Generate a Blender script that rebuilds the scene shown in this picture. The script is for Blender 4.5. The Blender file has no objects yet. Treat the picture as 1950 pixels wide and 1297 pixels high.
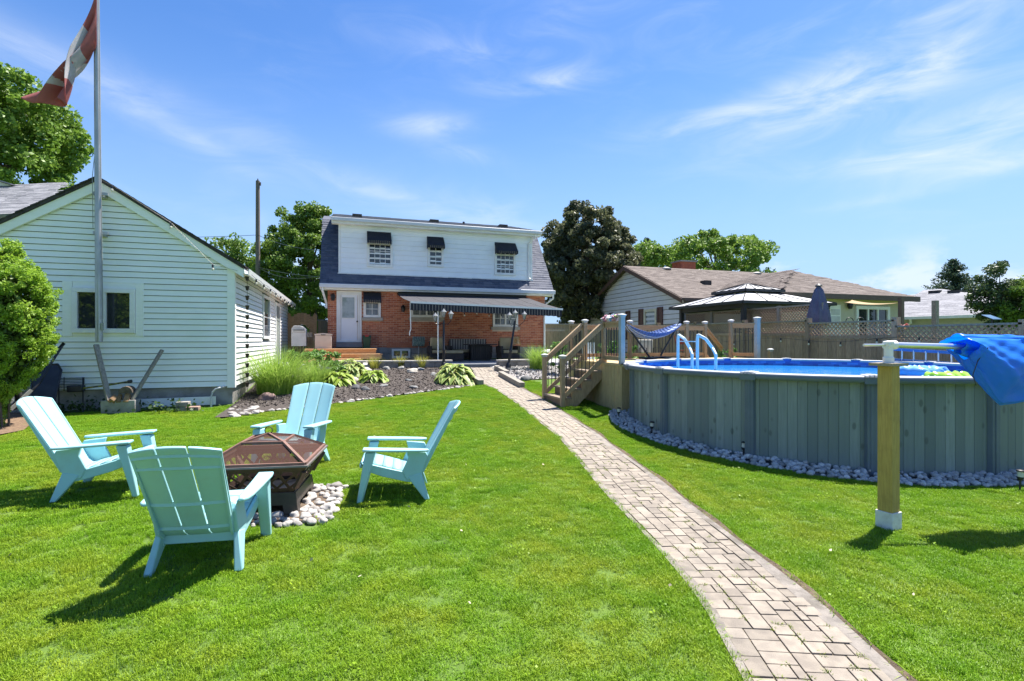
import bpy, bmesh, math, random
import numpy as np
from mathutils import Vector, Matrix

random.seed(7)
rng = np.random.default_rng(7)
sc = bpy.context.scene
C = sc.collection
R = math.radians
PI = math.pi

# ------------------------------------------------------------------ camera
CAM_H = 1.70
YAW = 18.0
FPX = 985.0            # focal length in photo pixels (photo 1950 x 1297)
cd = bpy.data.cameras.new('camera')
cd.sensor_width = 36.0
cd.lens = FPX / 1950.0 * 36.0
cd.clip_start = 0.05
cd.clip_end = 3000
cam = bpy.data.objects.new('camera', cd)
cam.location = (0, 0, CAM_H)
cam.rotation_euler = (R(90), 0, R(-YAW))
C.objects.link(cam)
sc.camera = cam

# ------------------------------------------------------------------ light, sky, exposure
SUN_EL, SUN_AZ = 66.0, 68.0        # azimuth from +Y towards +X
S = Vector((math.sin(R(SUN_AZ)) * math.cos(R(SUN_EL)), math.cos(R(SUN_AZ)) * math.cos(R(SUN_EL)), math.sin(R(SUN_EL))))
sd = bpy.data.lights.new('sun', 'SUN')
sd.energy = 4.1
sd.angle = R(0.53)
sd.color = (1.0, 0.95, 0.87)
so = bpy.data.objects.new('sun', sd)
so.rotation_euler = S.to_track_quat('Z', 'Y').to_euler()
so.location = (20, 10, 40)
C.objects.link(so)

sc.view_settings.view_transform = 'Standard'
sc.view_settings.look = 'None'
sc.view_settings.exposure = 1.70
sc.view_settings.gamma = 1.0
sc.view_settings.use_curve_mapping = False
sc.render.engine = 'CYCLES'
sc.cycles.use_denoising = True
sc.cycles.max_bounces = 8
sc.cycles.transparent_max_bounces = 12

W = bpy.data.worlds.new('World')
sc.world = W
W.use_nodes = True
wn, wl = W.node_tree.nodes, W.node_tree.links
wn.clear()
SKY_STRENGTH = 0.121


class NX:
    """tiny expression builder for shader math"""
    def __init__(self, tree):
        self.n, self.l = tree.nodes, tree.links

    def put(self, sock, v):
        if isinstance(v, (int, float)):
            sock.default_value = v
        else:
            self.l.new(v, sock)

    def m(self, op, a, b=0.0, c=0.0, clamp=False):
        nd = self.n.new('ShaderNodeMath')
        nd.operation = op
        nd.use_clamp = clamp
        for i, v in enumerate((a, b, c)):
            self.put(nd.inputs[i], v)
        return nd.outputs[0]

    def comb(self, x, y, z):
        nd = self.n.new('ShaderNodeCombineXYZ')
        for i, v in enumerate((x, y, z)):
            self.put(nd.inputs[i], v)
        return nd.outputs[0]

    def noise(self, vec, scale, detail=5, rough=0.55, dist=0.0):
        nd = self.n.new('ShaderNodeTexNoise')
        self.l.new(vec, nd.inputs['Vector'])
        nd.inputs['Scale'].default_value = scale
        nd.inputs['Detail'].default_value = detail
        nd.inputs['Roughness'].default_value = rough
        nd.inputs['Distortion'].default_value = dist
        return nd.outputs[0]

    def smooth(self, v, a, b):
        nd = self.n.new('ShaderNodeMapRange')
        nd.interpolation_type = 'SMOOTHSTEP'
        self.put(nd.inputs[0], v)
        nd.inputs[1].default_value = a
        nd.inputs[2].default_value = b
        return nd.outputs[0]

    def mix(self, f, a, b):
        nd = self.n.new('ShaderNodeMix')
        nd.data_type = 'RGBA'
        self.put(nd.inputs[0], f)
        for s, v in ((nd.inputs[6], a), (nd.inputs[7], b)):
            if isinstance(v, tuple):
                s.default_value = (v[0], v[1], v[2], 1)
            else:
                self.l.new(v, s)
        return nd.outputs[2]


x = NX(W.node_tree)
tc = wn.new('ShaderNodeTexCoord')
sep = wn.new('ShaderNodeSeparateXYZ')
wl.new(tc.outputs['Generated'], sep.inputs[0])
az = x.m('ARCTAN2', sep.outputs[0], sep.outputs[1])
el = x.m('ARCSINE', sep.outputs[2])
sky = wn.new('ShaderNodeTexSky')
sky.sky_type = 'NISHITA'
sky.sun_disc = False
sky.sun_elevation = R(SUN_EL)
sky.sun_rotation = R(SUN_AZ)
sky.altitude = 200
sky.air_density = 1.0
sky.dust_density = 0.35
sky.ozone_density = 2.2
hs = wn.new('ShaderNodeHueSaturation')
hs.inputs['Hue'].default_value = 0.508
hs.inputs['Saturation'].default_value = 1.27
hs.inputs['Value'].default_value = 0.55
wl.new(sky.outputs[0], hs.inputs['Color'])


def sky_ae(px, py):
    u, v = (px - 975.0) / FPX, (648.0 - py) / FPX
    return R(YAW) + math.atan(u), math.atan2(v, math.hypot(1, u))


# cirrus: a streaky noise over the whole sky, gathered in wisps
aev = x.comb(x.m('MULTIPLY', az, 2.2), x.m('MULTIPLY', el, 7.0), 0.0)
n1 = x.noise(aev, 2.2, 7, 0.6, 1.2)
n2 = x.noise(x.comb(x.m('MULTIPLY', az, 1.2), x.m('MULTIPLY', el, 2.6), 3.7), 1.6, 4, 0.5, 0.6)
tot = x.m('MULTIPLY', x.smooth(n1, 0.40, 0.86), x.smooth(n2, 0.34, 0.72))
tot = x.m('MULTIPLY', tot, 0.20)
wisps = [  # px, py, half length, half height, tilt (deg, up to the right), strength
    (1030, 152, 95, 17, 2, 1.15), (815, 238, 85, 20, 4, 1.0), (885, 292, 60, 15, -6, 0.6),
    (1400, 212, 165, 24, 8, 1.05), (1640, 165, 270, 55, 14, 0.85), (1790, 95, 150, 80, 38, 0.8),
    (1880, 235, 260, 75, 10, 1.1), (1760, 300, 260, 30, -4, 0.8), (1900, 318, 160, 24, 3, 0.8),
    (330, 245, 200, 22, -22, 0.5), (180, 165, 330, 60, -15, 0.32), (640, 335, 290, 26, -18, 0.42),
    (900, 405, 190, 30, -8, 0.5), (900, 100, 170, 18, -3, 0.45), (1650, 385, 120, 14, 3, 0.45),
    (40, 90, 200, 45, -8, 0.35), (1650, 90, 220, 60, 25, 0.45), (1060, 60, 240, 50, 20, 0.18),
]
for (px, py, hl, hh, tilt, st) in wisps:
    a0, e0 = sky_ae(px, py)
    k = math.cos(a0 - R(YAW)) ** 2 / FPX
    da = x.m('SUBTRACT', az, a0)
    de = x.m('SUBTRACT', el, e0)
    ct, s_ = math.cos(R(tilt)), math.sin(R(tilt))
    p = x.m('MULTIPLY', x.m('ADD', x.m('MULTIPLY', da, ct), x.m('MULTIPLY', de, s_)), 1.0 / (hl * k))
    q = x.m('MULTIPLY', x.m('SUBTRACT', x.m('MULTIPLY', de, ct), x.m('MULTIPLY', da, s_)), 1.0 / (hh * k))
    r2 = x.m('ADD', x.m('MULTIPLY', p, p), x.m('MULTIPLY', q, q))
    g = x.m('POWER', 2.718, x.m('MULTIPLY', r2, -1.0))
    tot = x.m('ADD', tot, x.m('MULTIPLY', g, x.m('MULTIPLY', x.smooth(n1, 0.20, 0.78), st * 0.66)))
# low cumulus along the horizon
n3 = x.noise(x.comb(x.m('MULTIPLY', az, 6.0), x.m('MULTIPLY', el, 13.0), 1.3), 1.15, 6, 0.55, 0.2)
band = x.m('MULTIPLY', x.smooth(el, 0.01, 0.05), x.m('SUBTRACT', 1.0, x.smooth(el, 0.10, 0.17)))
tot = x.m('ADD', tot, x.m('MULTIPLY', band, x.m('MULTIPLY', x.smooth(n3, 0.47, 0.60), 0.75)))
tot = x.m('MULTIPLY', tot, 0.85, clamp=True)
hzf = x.m('MULTIPLY', x.m('SUBTRACT', 1.0, x.smooth(el, -0.04, 0.52)), 0.94)   # pale air low down
low = x.mix(hzf, hs.outputs[0], (1.12, 1.72, 2.72))
colr = x.mix(tot, low, (2.45, 2.65, 2.95))
bg = wn.new('ShaderNodeBackground')
bg.inputs['Strength'].default_value = SKY_STRENGTH
wl.new(colr, bg.inputs['Color'])
wo = wn.new('ShaderNodeOutputWorld')
wl.new(bg.outputs[0], wo.inputs['Surface'])

# ------------------------------------------------------------------ measuring helpers
_f = Vector((math.sin(R(YAW)), math.cos(R(YAW)), 0))
_r = Vector((math.cos(R(YAW)), -math.sin(R(YAW)), 0))


def ray(px, py):
    return _f + _r * ((px - 975.0) / FPX) + Vector((0, 0, (648.0 - py) / FPX))


def at_d(px, py, d):           # point at depth d along the view axis
    return Vector((0, 0, CAM_H)) + ray(px, py) * d


def at_y(px, py, y):           # point on the plane Y = y
    v = ray(px, py)
    return Vector((0, 0, CAM_H)) + v * (y / v.y)


def at_x(px, py, xx):
    v = ray(px, py)
    return Vector((0, 0, CAM_H)) + v * (xx / v.x)


def c2w(X, Z):                 # camera plan coordinates -> world plan
    p = _r * X + _f * Z
    return p.x, p.y


TX = [-30, -6, -2, -0.5, 1.5, 6, 12, 60]
TY = [-60, 2, 5, 7, 9, 10.5, 12.3, 14, 17.4, 22, 90]
TZ = [[0, 0, .12, .22, .26, .28, .30, .42, .75, .93, 1.0],
      [0, 0, .12, .22, .26, .28, .30, .42, .75, .93, 1.0],
      [0, 0, .09, .24, .28, .30, .33, .46, .75, .93, 1.0],
      [0, 0, .05, .20, .26, .30, .36, .48, .76, .93, 1.0],
      [0, 0, .02, .10, .20, .29, .39, .50, .78, .93, 1.0],
      [-.06, -.06, -.03, .04, .17, .30, .39, .50, .78, .93, 1.0],
      [-.06, -.06, -.03, .04, .17, .30, .39, .50, .78, .93, 1.0],
      [-.06, -.06, -.03, .04, .17, .30, .39, .50, .78, .93, 1.0]]


def _tz(xx, yy):
    xx = min(max(xx, TX[0]), TX[-1] - 1e-6)
    yy = min(max(yy, TY[0]), TY[-1] - 1e-6)
    i = next(k for k in range(len(TX) - 1) if xx < TX[k + 1])
    j = next(k for k in range(len(TY) - 1) if yy < TY[k + 1])
    a = (xx - TX[i]) / (TX[i + 1] - TX[i])
    b = (yy - TY[j]) / (TY[j + 1] - TY[j])
    return (TZ[i][j] * (1 - a) + TZ[i + 1][j] * a) * (1 - b) + (TZ[i][j + 1] * (1 - a) + TZ[i + 1][j + 1] * a) * b


def tz(xx, yy):                # smoothed ground height
    s = 0.0
    for ox in (-.6, 0, .6):
        for oy in (-.6, 0, .6):
            s += _tz(xx + ox, yy + oy)
    return s / 9.0


def gnd(px, py):               # where a photo pixel meets the ground
    v = ray(px, py)
    t = 0.3
    while t < 80:
        p = Vector((0, 0, CAM_H)) + v * t
        if p.z <= tz(p.x, p.y):
            break
        t += 0.05
    for k in range(8):
        t0 = t - 0.05 / 2 ** k
        p = Vector((0, 0, CAM_H)) + v * t0
        if p.z <= tz(p.x, p.y):
            t = t0
    p = Vector((0, 0, CAM_H)) + v * t
    return Vector((p.x, p.y, tz(p.x, p.y)))


# ------------------------------------------------------------------ mesh helpers
LOC = {}


def finish(o, parent=None, label=None, cat=None, group=None, kind=None):
    C.objects.link(o)
    if parent is not None:
        o.parent = parent
    if label:
        o['label'] = label
    if cat:
        o['category'] = cat
    if group:
        o['group'] = group
    if kind:
        o['kind'] = kind
    return o


def thing(name, label, cat, loc=(0, 0, 0), rotz=0.0, group=None, kind=None):
    o = bpy.data.objects.new(name, None)
    o.empty_display_size = 0.2
    o.location = loc
    o.rotation_euler = (0, 0, rotz)
    LOC[o.name] = Vector(loc)
    return finish(o, None, label, cat, group, kind)


def root_loc(parent):
    while parent is not None:
        if parent.name in LOC:
            return LOC[parent.name]
        parent = parent.parent
    return Vector((0, 0, 0))


def basis(o, r, n):
    """point function: a along r, b outward along n, c up"""
    o, r, n = Vector(o), Vector(r).normalized(), Vector(n).normalized()

    def f(a, b, c):
        p = o + r * a + n * b
        return Vector((p.x, p.y, p.z + c))
    return f


IDF = lambda a, b, c: Vector((a, b, c))


class MB:
    def __init__(self):
        self.v, self.f, self.t = [], [], []
        self.tone = 0.5

    def face(self, pts):
        n = len(self.v)
        self.v += [tuple(p) for p in pts]
        self.f.append(tuple(range(n, n + len(pts))))
        self.t.append(self.tone)
        return self

    def hexa(self, p):   # 8 points: bottom ring 0-3, top ring 4-7
        n = len(self.v)
        self.v += [tuple(q) for q in p]
        for q in ((0, 3, 2, 1), (4, 5, 6, 7), (0, 1, 5, 4), (1, 2, 6, 5), (2, 3, 7, 6), (3, 0, 4, 7)):
            self.f.append(tuple(n + k for k in q))
            self.t.append(self.tone)
        return self

    def box(self, a0, a1, b0, b1, c0, c1, f=IDF):
        return self.hexa([f(a0, b0, c0), f(a1, b0, c0), f(a1, b1, c0), f(a0, b1, c0),
                          f(a0, b0, c1), f(a1, b0, c1), f(a1, b1, c1), f(a0, b1, c1)])

    def frame(self, a0, a1, c0, c1, w, b0, b1, f=IDF):
        """rectangular frame in the a/c plane, butted corners"""
        self.box(a0, a1, b0, b1, c1 - w, c1, f)
        self.box(a0, a1, b0, b1, c0, c0 + w, f)
        self.box(a0, a0 + w, b0, b1, c0 + w, c1 - w, f)
        self.box(a1 - w, a1, b0, b1, c0 + w, c1 - w, f)
        return self

    def beam(self, p0, p1, w, h, up=(0, 0, 1)):
        p0, p1 = Vector(p0), Vector(p1)
        d = (p1 - p0).normalized()
        s = d.cross(Vector(up))
        if s.length < 1e-4:
            s = d.cross(Vector((0, 1, 0)))
        s.normalize()
        t = s.cross(d).normalized()
        a, b = s * w / 2, t * h / 2
        return self.hexa([p0 - a - b, p0 + a - b, p1 + a - b, p1 - a - b, p0 - a + b, p0 + a + b, p1 + a + b, p1 - a + b])

    def tube(self, pts, r, n=8, cap=True):
        pts = [Vector(p) for p in pts]
        rs = r if isinstance(r, (list, tuple)) else [r] * len(pts)
        base = len(self.v)
        ref = Vector((0.13, 0.27, 0.95))
        for i, p in enumerate(pts):
            d = (pts[min(i + 1, len(pts) - 1)] - pts[max(i - 1, 0)])
            d.normalize()
            s = d.cross(ref)
            if s.length < 0.05:
                s = d.cross(Vector((1, 0, 0)))
            s.normalize()
            t = d.cross(s)
            for k in range(n):
                a = 2 * PI * k / n
                self.v.append(tuple(p + (s * math.cos(a) + t * math.sin(a)) * rs[i]))
        for i in range(len(pts) - 1):
            for k in range(n):
                a, b = base + i * n + k, base + i * n + (k + 1) % n
                self.f.append((a, b, b + n, a + n))
                self.t.append(self.tone)
        if cap:
            self.f.append(tuple(base + k for k in range(n))[::-1])
            self.f.append(tuple(base + (len(pts) - 1) * n + k for k in range(n)))
            self.t += [self.tone, self.tone]
        return self

    def lathe(self, prof, c=(0, 0, 0), n=12):
        """prof: (radius, z) list, closed at both ends"""
        base = len(self.v)
        for (r, z) in prof:
            for k in range(n):
                a = 2 * PI * k / n
                self.v.append((c[0] + r * math.cos(a), c[1] + r * math.sin(a), c[2] + z))
        for i in range(len(prof) - 1):
            for k in range(n):
                a, b = base + i * n + k, base + i * n + (k + 1) % n
                self.f.append((a, b, b + n, a + n))
                self.t.append(self.tone)
        self.f.append(tuple(base + k for k in range(n))[::-1])
        self.f.append(tuple(base + (len(prof) - 1) * n + k for k in range(n)))
        self.t += [self.tone, self.tone]
        return self

    def prism(self, poly, f, b0, b1):
        """poly in (a, c), extruded from b0 to b1"""
        n, base = len(poly), len(self.v)
        self.v += [tuple(f(a, b0, c)) for a, c in poly] + [tuple(f(a, b1, c)) for a, c in poly]
        self.f.append(tuple(base + k for k in range(n)))
        self.f.append(tuple(base + n + k for k in range(n))[::-1])
        self.t += [self.tone, self.tone]
        for k in range(n):
            j = (k + 1) % n
            self.f.append((base + k, base + n + k, base + n + j, base + j))
            self.t.append(self.tone)
        return self

    def grid(self, fn, nu, nv):
        base = len(self.v)
        for i in range(nu + 1):
            for j in range(nv + 1):
                self.v.append(tuple(fn(i / nu, j / nv)))
        for i in range(nu):
            for j in range(nv):
                a = base + i * (nv + 1) + j
                self.f.append((a, a + 1, a + nv + 2, a + nv + 1))
                self.t.append(self.tone)
        return self

    def build(self, name, mat, parent=None, smooth=True, fix=False, bevel=0.0, solid=0.0, tone=False, **kw):
        off = root_loc(parent)
        me = bpy.data.meshes.new(name)
        me.from_pydata([(a - off.x, b - off.y, c - off.z) for a, b, c in self.v], [], self.f)
        me.materials.append(mat)
        if tone:
            at = me.attributes.new('tone', 'FLOAT', 'FACE')
            at.data.foreach_set('value', self.t)
        if fix:
            bm = bmesh.new()
            bm.from_mesh(me)
            bmesh.ops.recalc_face_normals(bm, faces=bm.faces)
            bm.to_mesh(me)
            bm.free()
        if smooth:
            me.shade_smooth()
            me.set_sharp_from_angle(angle=0.65)
        o = bpy.data.objects.new(name, me)
        if solid:
            md = o.modifiers.new('thickness', 'SOLIDIFY')
            md.thickness = solid
            md.offset = 0
        if bevel:
            md = o.modifiers.new('bevel', 'BEVEL')
            md.width = bevel
            md.segments = 2
            md.limit_method = 'ANGLE'
        return finish(o, parent, **kw)


def np_build(name, V, Fc, mat, parent=None, tones=None, smooth=False, **kw):
    off = root_loc(parent)
    me = bpy.data.meshes.new(name)
    V = np.asarray(V) - np.array([off.x, off.y, off.z])
    me.from_pydata(V.tolist(), [], np.asarray(Fc).tolist())
    me.materials.append(mat)
    if tones is not None:
        at = me.attributes.new('tone', 'FLOAT', 'FACE')
        at.data.foreach_set('value', np.asarray(tones, dtype=np.float32))
    if smooth:
        me.shade_smooth()
    return finish(bpy.data.objects.new(name, me), parent, **kw)


def copy_tree(o, parent=None):
    c = o.copy()
    C.objects.link(c)
    c.parent = parent
    for ch in list(o.children):
        copy_tree(ch, c)
    return c


# ------------------------------------------------------------------ materials
MATS = {}


def M(name, c1, c2=None, scale=4.0, rough=0.6, bump=0.0, bs=60.0, metal=0.0, rand=0.0, stretch=(1, 1, 1), detail=4,
      spec=0.4, tone=None, trans=0.0, lo=0.35, hi=0.65, sheen=0.0, coat=0.0, dirt=None):
    if name in MATS:
        return MATS[name]
    m = bpy.data.materials.new(name)
    m.use_nodes = True
    nt = m.node_tree
    b = nt.nodes['Principled BSDF']
    out = nt.nodes['Material Output']
    e = NX(nt)
    geo = nt.nodes.new('ShaderNodeNewGeometry')
    mp = nt.nodes.new('ShaderNodeMapping')
    mp.inputs['Scale'].default_value = stretch
    nt.links.new(geo.outputs['Position'], mp.inputs['Vector'])
    pos = mp.outputs[0]
    c2 = c2 or tuple(min(1, k * 0.86) for k in c1)
    fac = e.smooth(e.noise(pos, scale, detail, 0.6), lo, hi)
    col = e.mix(fac, c1, c2)
    if tone:      # per-face tone attribute chooses towards a third colour
        at = nt.nodes.new('ShaderNodeAttribute')
        at.attribute_name = 'tone'
        col = e.mix(at.outputs['Fac'], col, tone)
    if dirt:      # broad weathering, its own shape
        dn = e.smooth(e.noise(geo.outputs['Position'], dirt[1], 5, 0.65), 0.45, 0.8)
        col = e.mix(e.m('MULTIPLY', dn, dirt[2]), col, dirt[0])
    if rand:
        oi = nt.nodes.new('ShaderNodeObjectInfo')
        hv = nt.nodes.new('ShaderNodeHueSaturation')
        e.l.new(e.m('MULTIPLY_ADD', oi.outputs['Random'], 2 * rand, 1 - rand), hv.inputs['Value'])
        e.l.new(col, hv.inputs['Color'])
        col = hv.outputs[0]
    nt.links.new(col, b.inputs['Base Color'])
    b.inputs['Roughness'].default_value = rough
    b.inputs['Metallic'].default_value = metal
    b.inputs['Specular IOR Level'].default_value = spec
    b.inputs['Coat Weight'].default_value = coat
    if bump:
        bn = nt.nodes.new('ShaderNodeBump')
        bn.inputs['Strength'].default_value = bump
        bn.inputs['Distance'].default_value = 0.01
        nt.links.new(e.noise(pos, bs, 5, 0.6), bn.inputs['Height'])
        nt.links.new(bn.outputs[0], b.inputs['Normal'])
    if trans:
        tr = nt.nodes.new('ShaderNodeBsdfTranslucent')
        nt.links.new(col, tr.inputs['Color'])
        mx = nt.nodes.new('ShaderNodeMixShader')
        mx.inputs[0].default_value = trans
        nt.links.new(b.outputs[0], mx.inputs[1])
        nt.links.new(tr.outputs[0], mx.inputs[2])
        nt.links.new(mx.outputs[0], out.inputs['Surface'])
    MATS[name] = m
    return m


white_trim = M('white trim', (.80, .80, .78), (.74, .74, .72), rough=.45, dirt=((.5, .48, .42), 2.2, .25))
vinyl = M('bounce tinted vinyl siding', (.85, .86, .81), (.81, .83, .77), 3.0, rough=.5, stretch=(1, 1, 6), rand=.03, dirt=((.60, .67, .52), 1.1, .30))  # white siding; green lawn bounce on the shaded front is tinted in
vinyl_house = M('white vinyl siding', (.84, .86, .87), (.80, .82, .84), 2.0, rough=.5, rand=.025)
vinyl_nb = M('lilac grey siding', (.62, .60, .66), (.57, .55, .62), 2.0, rough=.55, rand=.03)
shingle_blue = M('blue slate shingles', (.055, .064, .095), (.085, .094, .13), 9, rough=.85, bump=.5, bs=90, tone=(.125, .13, .16))
shingle_grey = M('grey shingles', (.17, .17, .19), (.24, .24, .26), 8, rough=.9, bump=.4, bs=90, tone=(.29, .29, .31))
shingle_brown = M('brown shingles', (.098, .078, .068), (.14, .112, .098), 8, rough=.9, bump=.4, bs=90, tone=(.175, .145, .128))
dark_edge = M('dark roof edge', (.03, .028, .028), (.06, .055, .05), 12, rough=.85, bump=.3)
brick_m = M('red brick', (.43, .125, .064), (.32, .088, .05), 6, rough=.85, bump=.5, bs=70, tone=(.60, .24, .13))
mortar = M('mortar', (.66, .56, .47), (.56, .47, .40), 12, rough=.95, bump=.3)
concrete = M('concrete', (.34, .325, .30), (.24, .23, .21), 3.5, rough=.9, bump=.4, bs=40, dirt=((.14, .135, .11), 2.0, .6))
stone_f = M('foundation stone', (.30, .29, .28), (.21, .20, .20), 3.0, rough=.9, bump=.4, bs=30)
glass_d = M('window glass', (.018, .022, .026), (.03, .035, .04), 2, rough=.04, spec=.8)
glass_l = M('curtained glass', (.20, .22, .22), (.08, .09, .10), 3.5, rough=.05, spec=.7, stretch=(3, 3, .6))
glass_t = M('door glass', (.16, .20, .18), (.32, .36, .36), 2.2, rough=.05, spec=.7)
awn_black = M('black awning canvas', (.012, .014, .022), (.02, .022, .032), 8, rough=.8)
awn_top = M('charcoal awning canvas', (.085, .085, .095), (.065, .065, .075), 5, rough=.85, trans=.3)
awn_cream = M('cream piping', (.62, .58, .48), rough=.8)
black_m = M('black painted metal', (.015, .016, .02), (.022, .023, .028), 8, rough=.4)
steel = M('galvanised steel', (.42, .43, .44), (.33, .34, .35), 9, rough=.45, metal=.6, stretch=(1, 1, .3))
alu = M('aluminium', (.74, .75, .76), (.66, .67, .68), 6, rough=.28, metal=.85)
wood_new = M('cedar boards', (.52, .30, .14), (.41, .225, .10), 7, rough=.7, bump=.3, bs=30, rand=.12, stretch=(1.2, 1.2, 6))
wood_deck = M('deck timber', (.40, .285, .165), (.30, .205, .115), 9, rough=.75, bump=.3, bs=30, rand=.12, stretch=(5, 5, .8), dirt=((.22, .2, .17), 3, .35))
wood_pale = M('pale treated pine', (.50, .385, .20), (.42, .31, .155), 8, rough=.75, bump=.25, bs=30, rand=.10, stretch=(7, 7, .7), dirt=((.30, .22, .11), 5, .45))
wood_grey = M('weathered cedar', (.40, .28, .20), (.28, .195, .138), 8, rough=.85, bump=.4, bs=30, rand=.16, stretch=(6, 6, .7), dirt=((.17, .13, .105), 2, .4))
wood_fence2 = M('tan fence boards', (.30, .235, .15), (.23, .18, .115), 8, rough=.85, bump=.3, rand=.14, stretch=(6, 6, .7))
wood_post = M('yellow treated post', (.47, .33, .085), (.38, .26, .065), 10, rough=.7, bump=.3, bs=25, stretch=(9, 9, .6), dirt=((.25, .16, .05), 6, .5))
grey_timber = M('grey weathered timber', (.30, .27, .23), (.21, .19, .165), 8, rough=.9, bump=.4, stretch=(5, 5, 2), rand=.1)
soil = M('bare soil', (.085, .06, .042), (.13, .095, .065), 14, rough=1, bump=1, bs=60)
lawn_m = M('lawn ground', (.07, .125, .018), (.095, .155, .022), 1.5, rough=1, bump=.8, bs=50)
chair_m = M('turquoise plastic', (.30, .535, .57), (.28, .51, .545), 2.0, rough=.45, spec=.4, dirt=((.28, .38, .36), 7, .35))
pool_grey = M('slate pool resin', (.125, .155, .19), (.105, .135, .165), 3, rough=.5)
pool_rail_m = M('grey pool top rail', (.36, .37, .39), (.31, .32, .34), 5, rough=.5)
rust_br = M('bronze steel', (.075, .05, .038), (.11, .065, .045), 12, rough=.5, metal=.5, bump=.2)

# ================================================================== SETTING
def axis(core0, core1, step, far):
    a = list(np.arange(core0, core1 + 1e-6, step))
    lo, hi, s = core0, core1, step
    left, right = [], []
    while lo > -far:
        s *= 1.5
        lo -= s
        left.append(lo)
    s = step
    while hi < far:
        s *= 1.5
        hi += s
        right.append(hi)
    return left[::-1] + a + right


gx, gy = axis(-14, 16, .25, 600), axis(-4, 26, .25, 600)
V = [(a, b, tz(a, b)) for a in gx for b in gy]
ny = len(gy)
Fq = [(i * ny + j, (i + 1) * ny + j, (i + 1) * ny + j + 1, i * ny + j + 1) for i in range(len(gx) - 1) for j in range(ny - 1)]
np_build('ground', V, Fq, lawn_m, smooth=True, kind='structure', label='mown green lawn sloping gently up towards the brick house')

# ---- path edges (measured), as functions of Y
L_px = [(1411, 1297), (1350, 1171), (1295, 1097), (1221, 1014), (1150, 940), (1127, 912), (1102, 880), (1063, 833), (1028, 806), (979, 766), (942, 741), (917, 731), (905, 716), (898, 702)]
R_px = [(1719, 1297), (1605, 1186), (1501, 1103), (1405, 1032), (1322, 968), (1260, 917), (1201, 875), (1147, 835), (1090, 802), (1038, 773), (979, 731), (958, 716), (940, 701)]
Lw = sorted([(gnd(*p).y, gnd(*p).x) for p in L_px])
Rw = sorted([(gnd(*p).y, gnd(*p).x) for p in R_px])
LY, LX = [p[0] for p in Lw], [p[1] for p in Lw]
RY, RX = [p[0] for p in Rw], [p[1] for p in Rw]


def ext(ys, xs, y):
    if y < ys[0]:
        return xs[0] + (xs[2] - xs[0]) / (ys[2] - ys[0]) * (y - ys[0])
    return float(np.interp(y, ys, xs))


def sm_edge(ys, xs, y):
    return sum(ext(ys, xs, y + d) for d in (-.3, -.15, 0, .15, .3)) / 5


PATH_Y1 = 17.3
_yt = np.arange(-3, PATH_Y1 + .11, .1)
_lt = [sm_edge(LY, LX, y) for y in _yt]
_rt = [max(sm_edge(RY, RX, y), sm_edge(LY, LX, y) + .75) for y in _yt]
xl = lambda y: float(np.interp(y, _yt, _lt))
xr = lambda y: float(np.interp(y, _yt, _rt))

path_soil = M('joint sand and soil', (.17, .135, .09), (.115, .10, .06), 18, rough=1, bump=.8, bs=80)
paver_m = M('concrete pavers', (.265, .228, .185), (.20, .172, .142), 9, rough=.9, bump=.5, bs=140, rand=.15, dirt=((.13, .12, .105), 1.7, .5))
border_m = M('weathered path border', (.23, .205, .18), (.15, .135, .12), 6, rough=.95, bump=.7, bs=70, dirt=((.10, .085, .06), 3, .75))
path = thing('path', 'curved grey paver path crossing the lawn to the patio', 'path', (2.6, 2.0, 0), kind='structure')
mb = MB()
ys = list(np.arange(-1.5, PATH_Y1 + .01, .2))
for a, b in zip(ys[:-1], ys[1:]):
    mb.face([(xl(a), a, tz(xl(a), a) + .012), (xr(a), a, tz(xr(a), a) + .012), (xr(b), b, tz(xr(b), b) + .012), (xl(b), b, tz(xl(b), b) + .012)])
mb.build('joint_bed', path_soil, path)
# smooth cement edging on either side
BW = .058
for side in (0, 1):
    mb = MB()
    for a, b in zip(ys[:-1], ys[1:]):
        for y0, y1 in ((a, b),):
            w0 = BW * (1 + .35 * math.sin(y0 * 2.7 + side)) * (1 + .55 * side)
            w1 = BW * (1 + .35 * math.sin(y1 * 2.7 + side)) * (1 + .55 * side)
            e0, e1 = (xl(y0), xl(y1)) if side == 0 else (xr(y0) - w0, xr(y1) - w1)
            p = [(e0, y0), (e0 + w0, y0), (e1 + w1, y1), (e1, y1)]
            mb.hexa([(u_, v_, tz(u_, v_) - .03) for u_, v_ in p] + [(u_, v_, tz(u_, v_) + .021) for u_, v_ in p])
    mb.build('border', border_m, path)
# soil cut along the right edge
mb = MB()
for a, b in zip(ys[:-1], ys[1:]):
    k0, k1 = .035 + .02 * math.sin(a * 5), .035 + .02 * math.sin(b * 5)
    mb.face([(xr(a), a, tz(xr(a), a) + .018), (xr(a) + k0, a, tz(xr(a), a) + .03), (xr(b) + k1, b, tz(xr(b), b) + .03), (xr(b), b, tz(xr(b), b) + .018)])
mb.build('soil_edge', soil, path)


def paver_mesh():
    bm = bmesh.new()
    bmesh.ops.create_cube(bm, size=1)
    bmesh.ops.bevel(bm, geom=[e for e in bm.edges], offset=.022, segments=1, affect='EDGES')
    me = bpy.data.meshes.new('paver')
    bm.to_mesh(me)
    bm.free()
    me.materials.append(paver_m)
    return me


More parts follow.
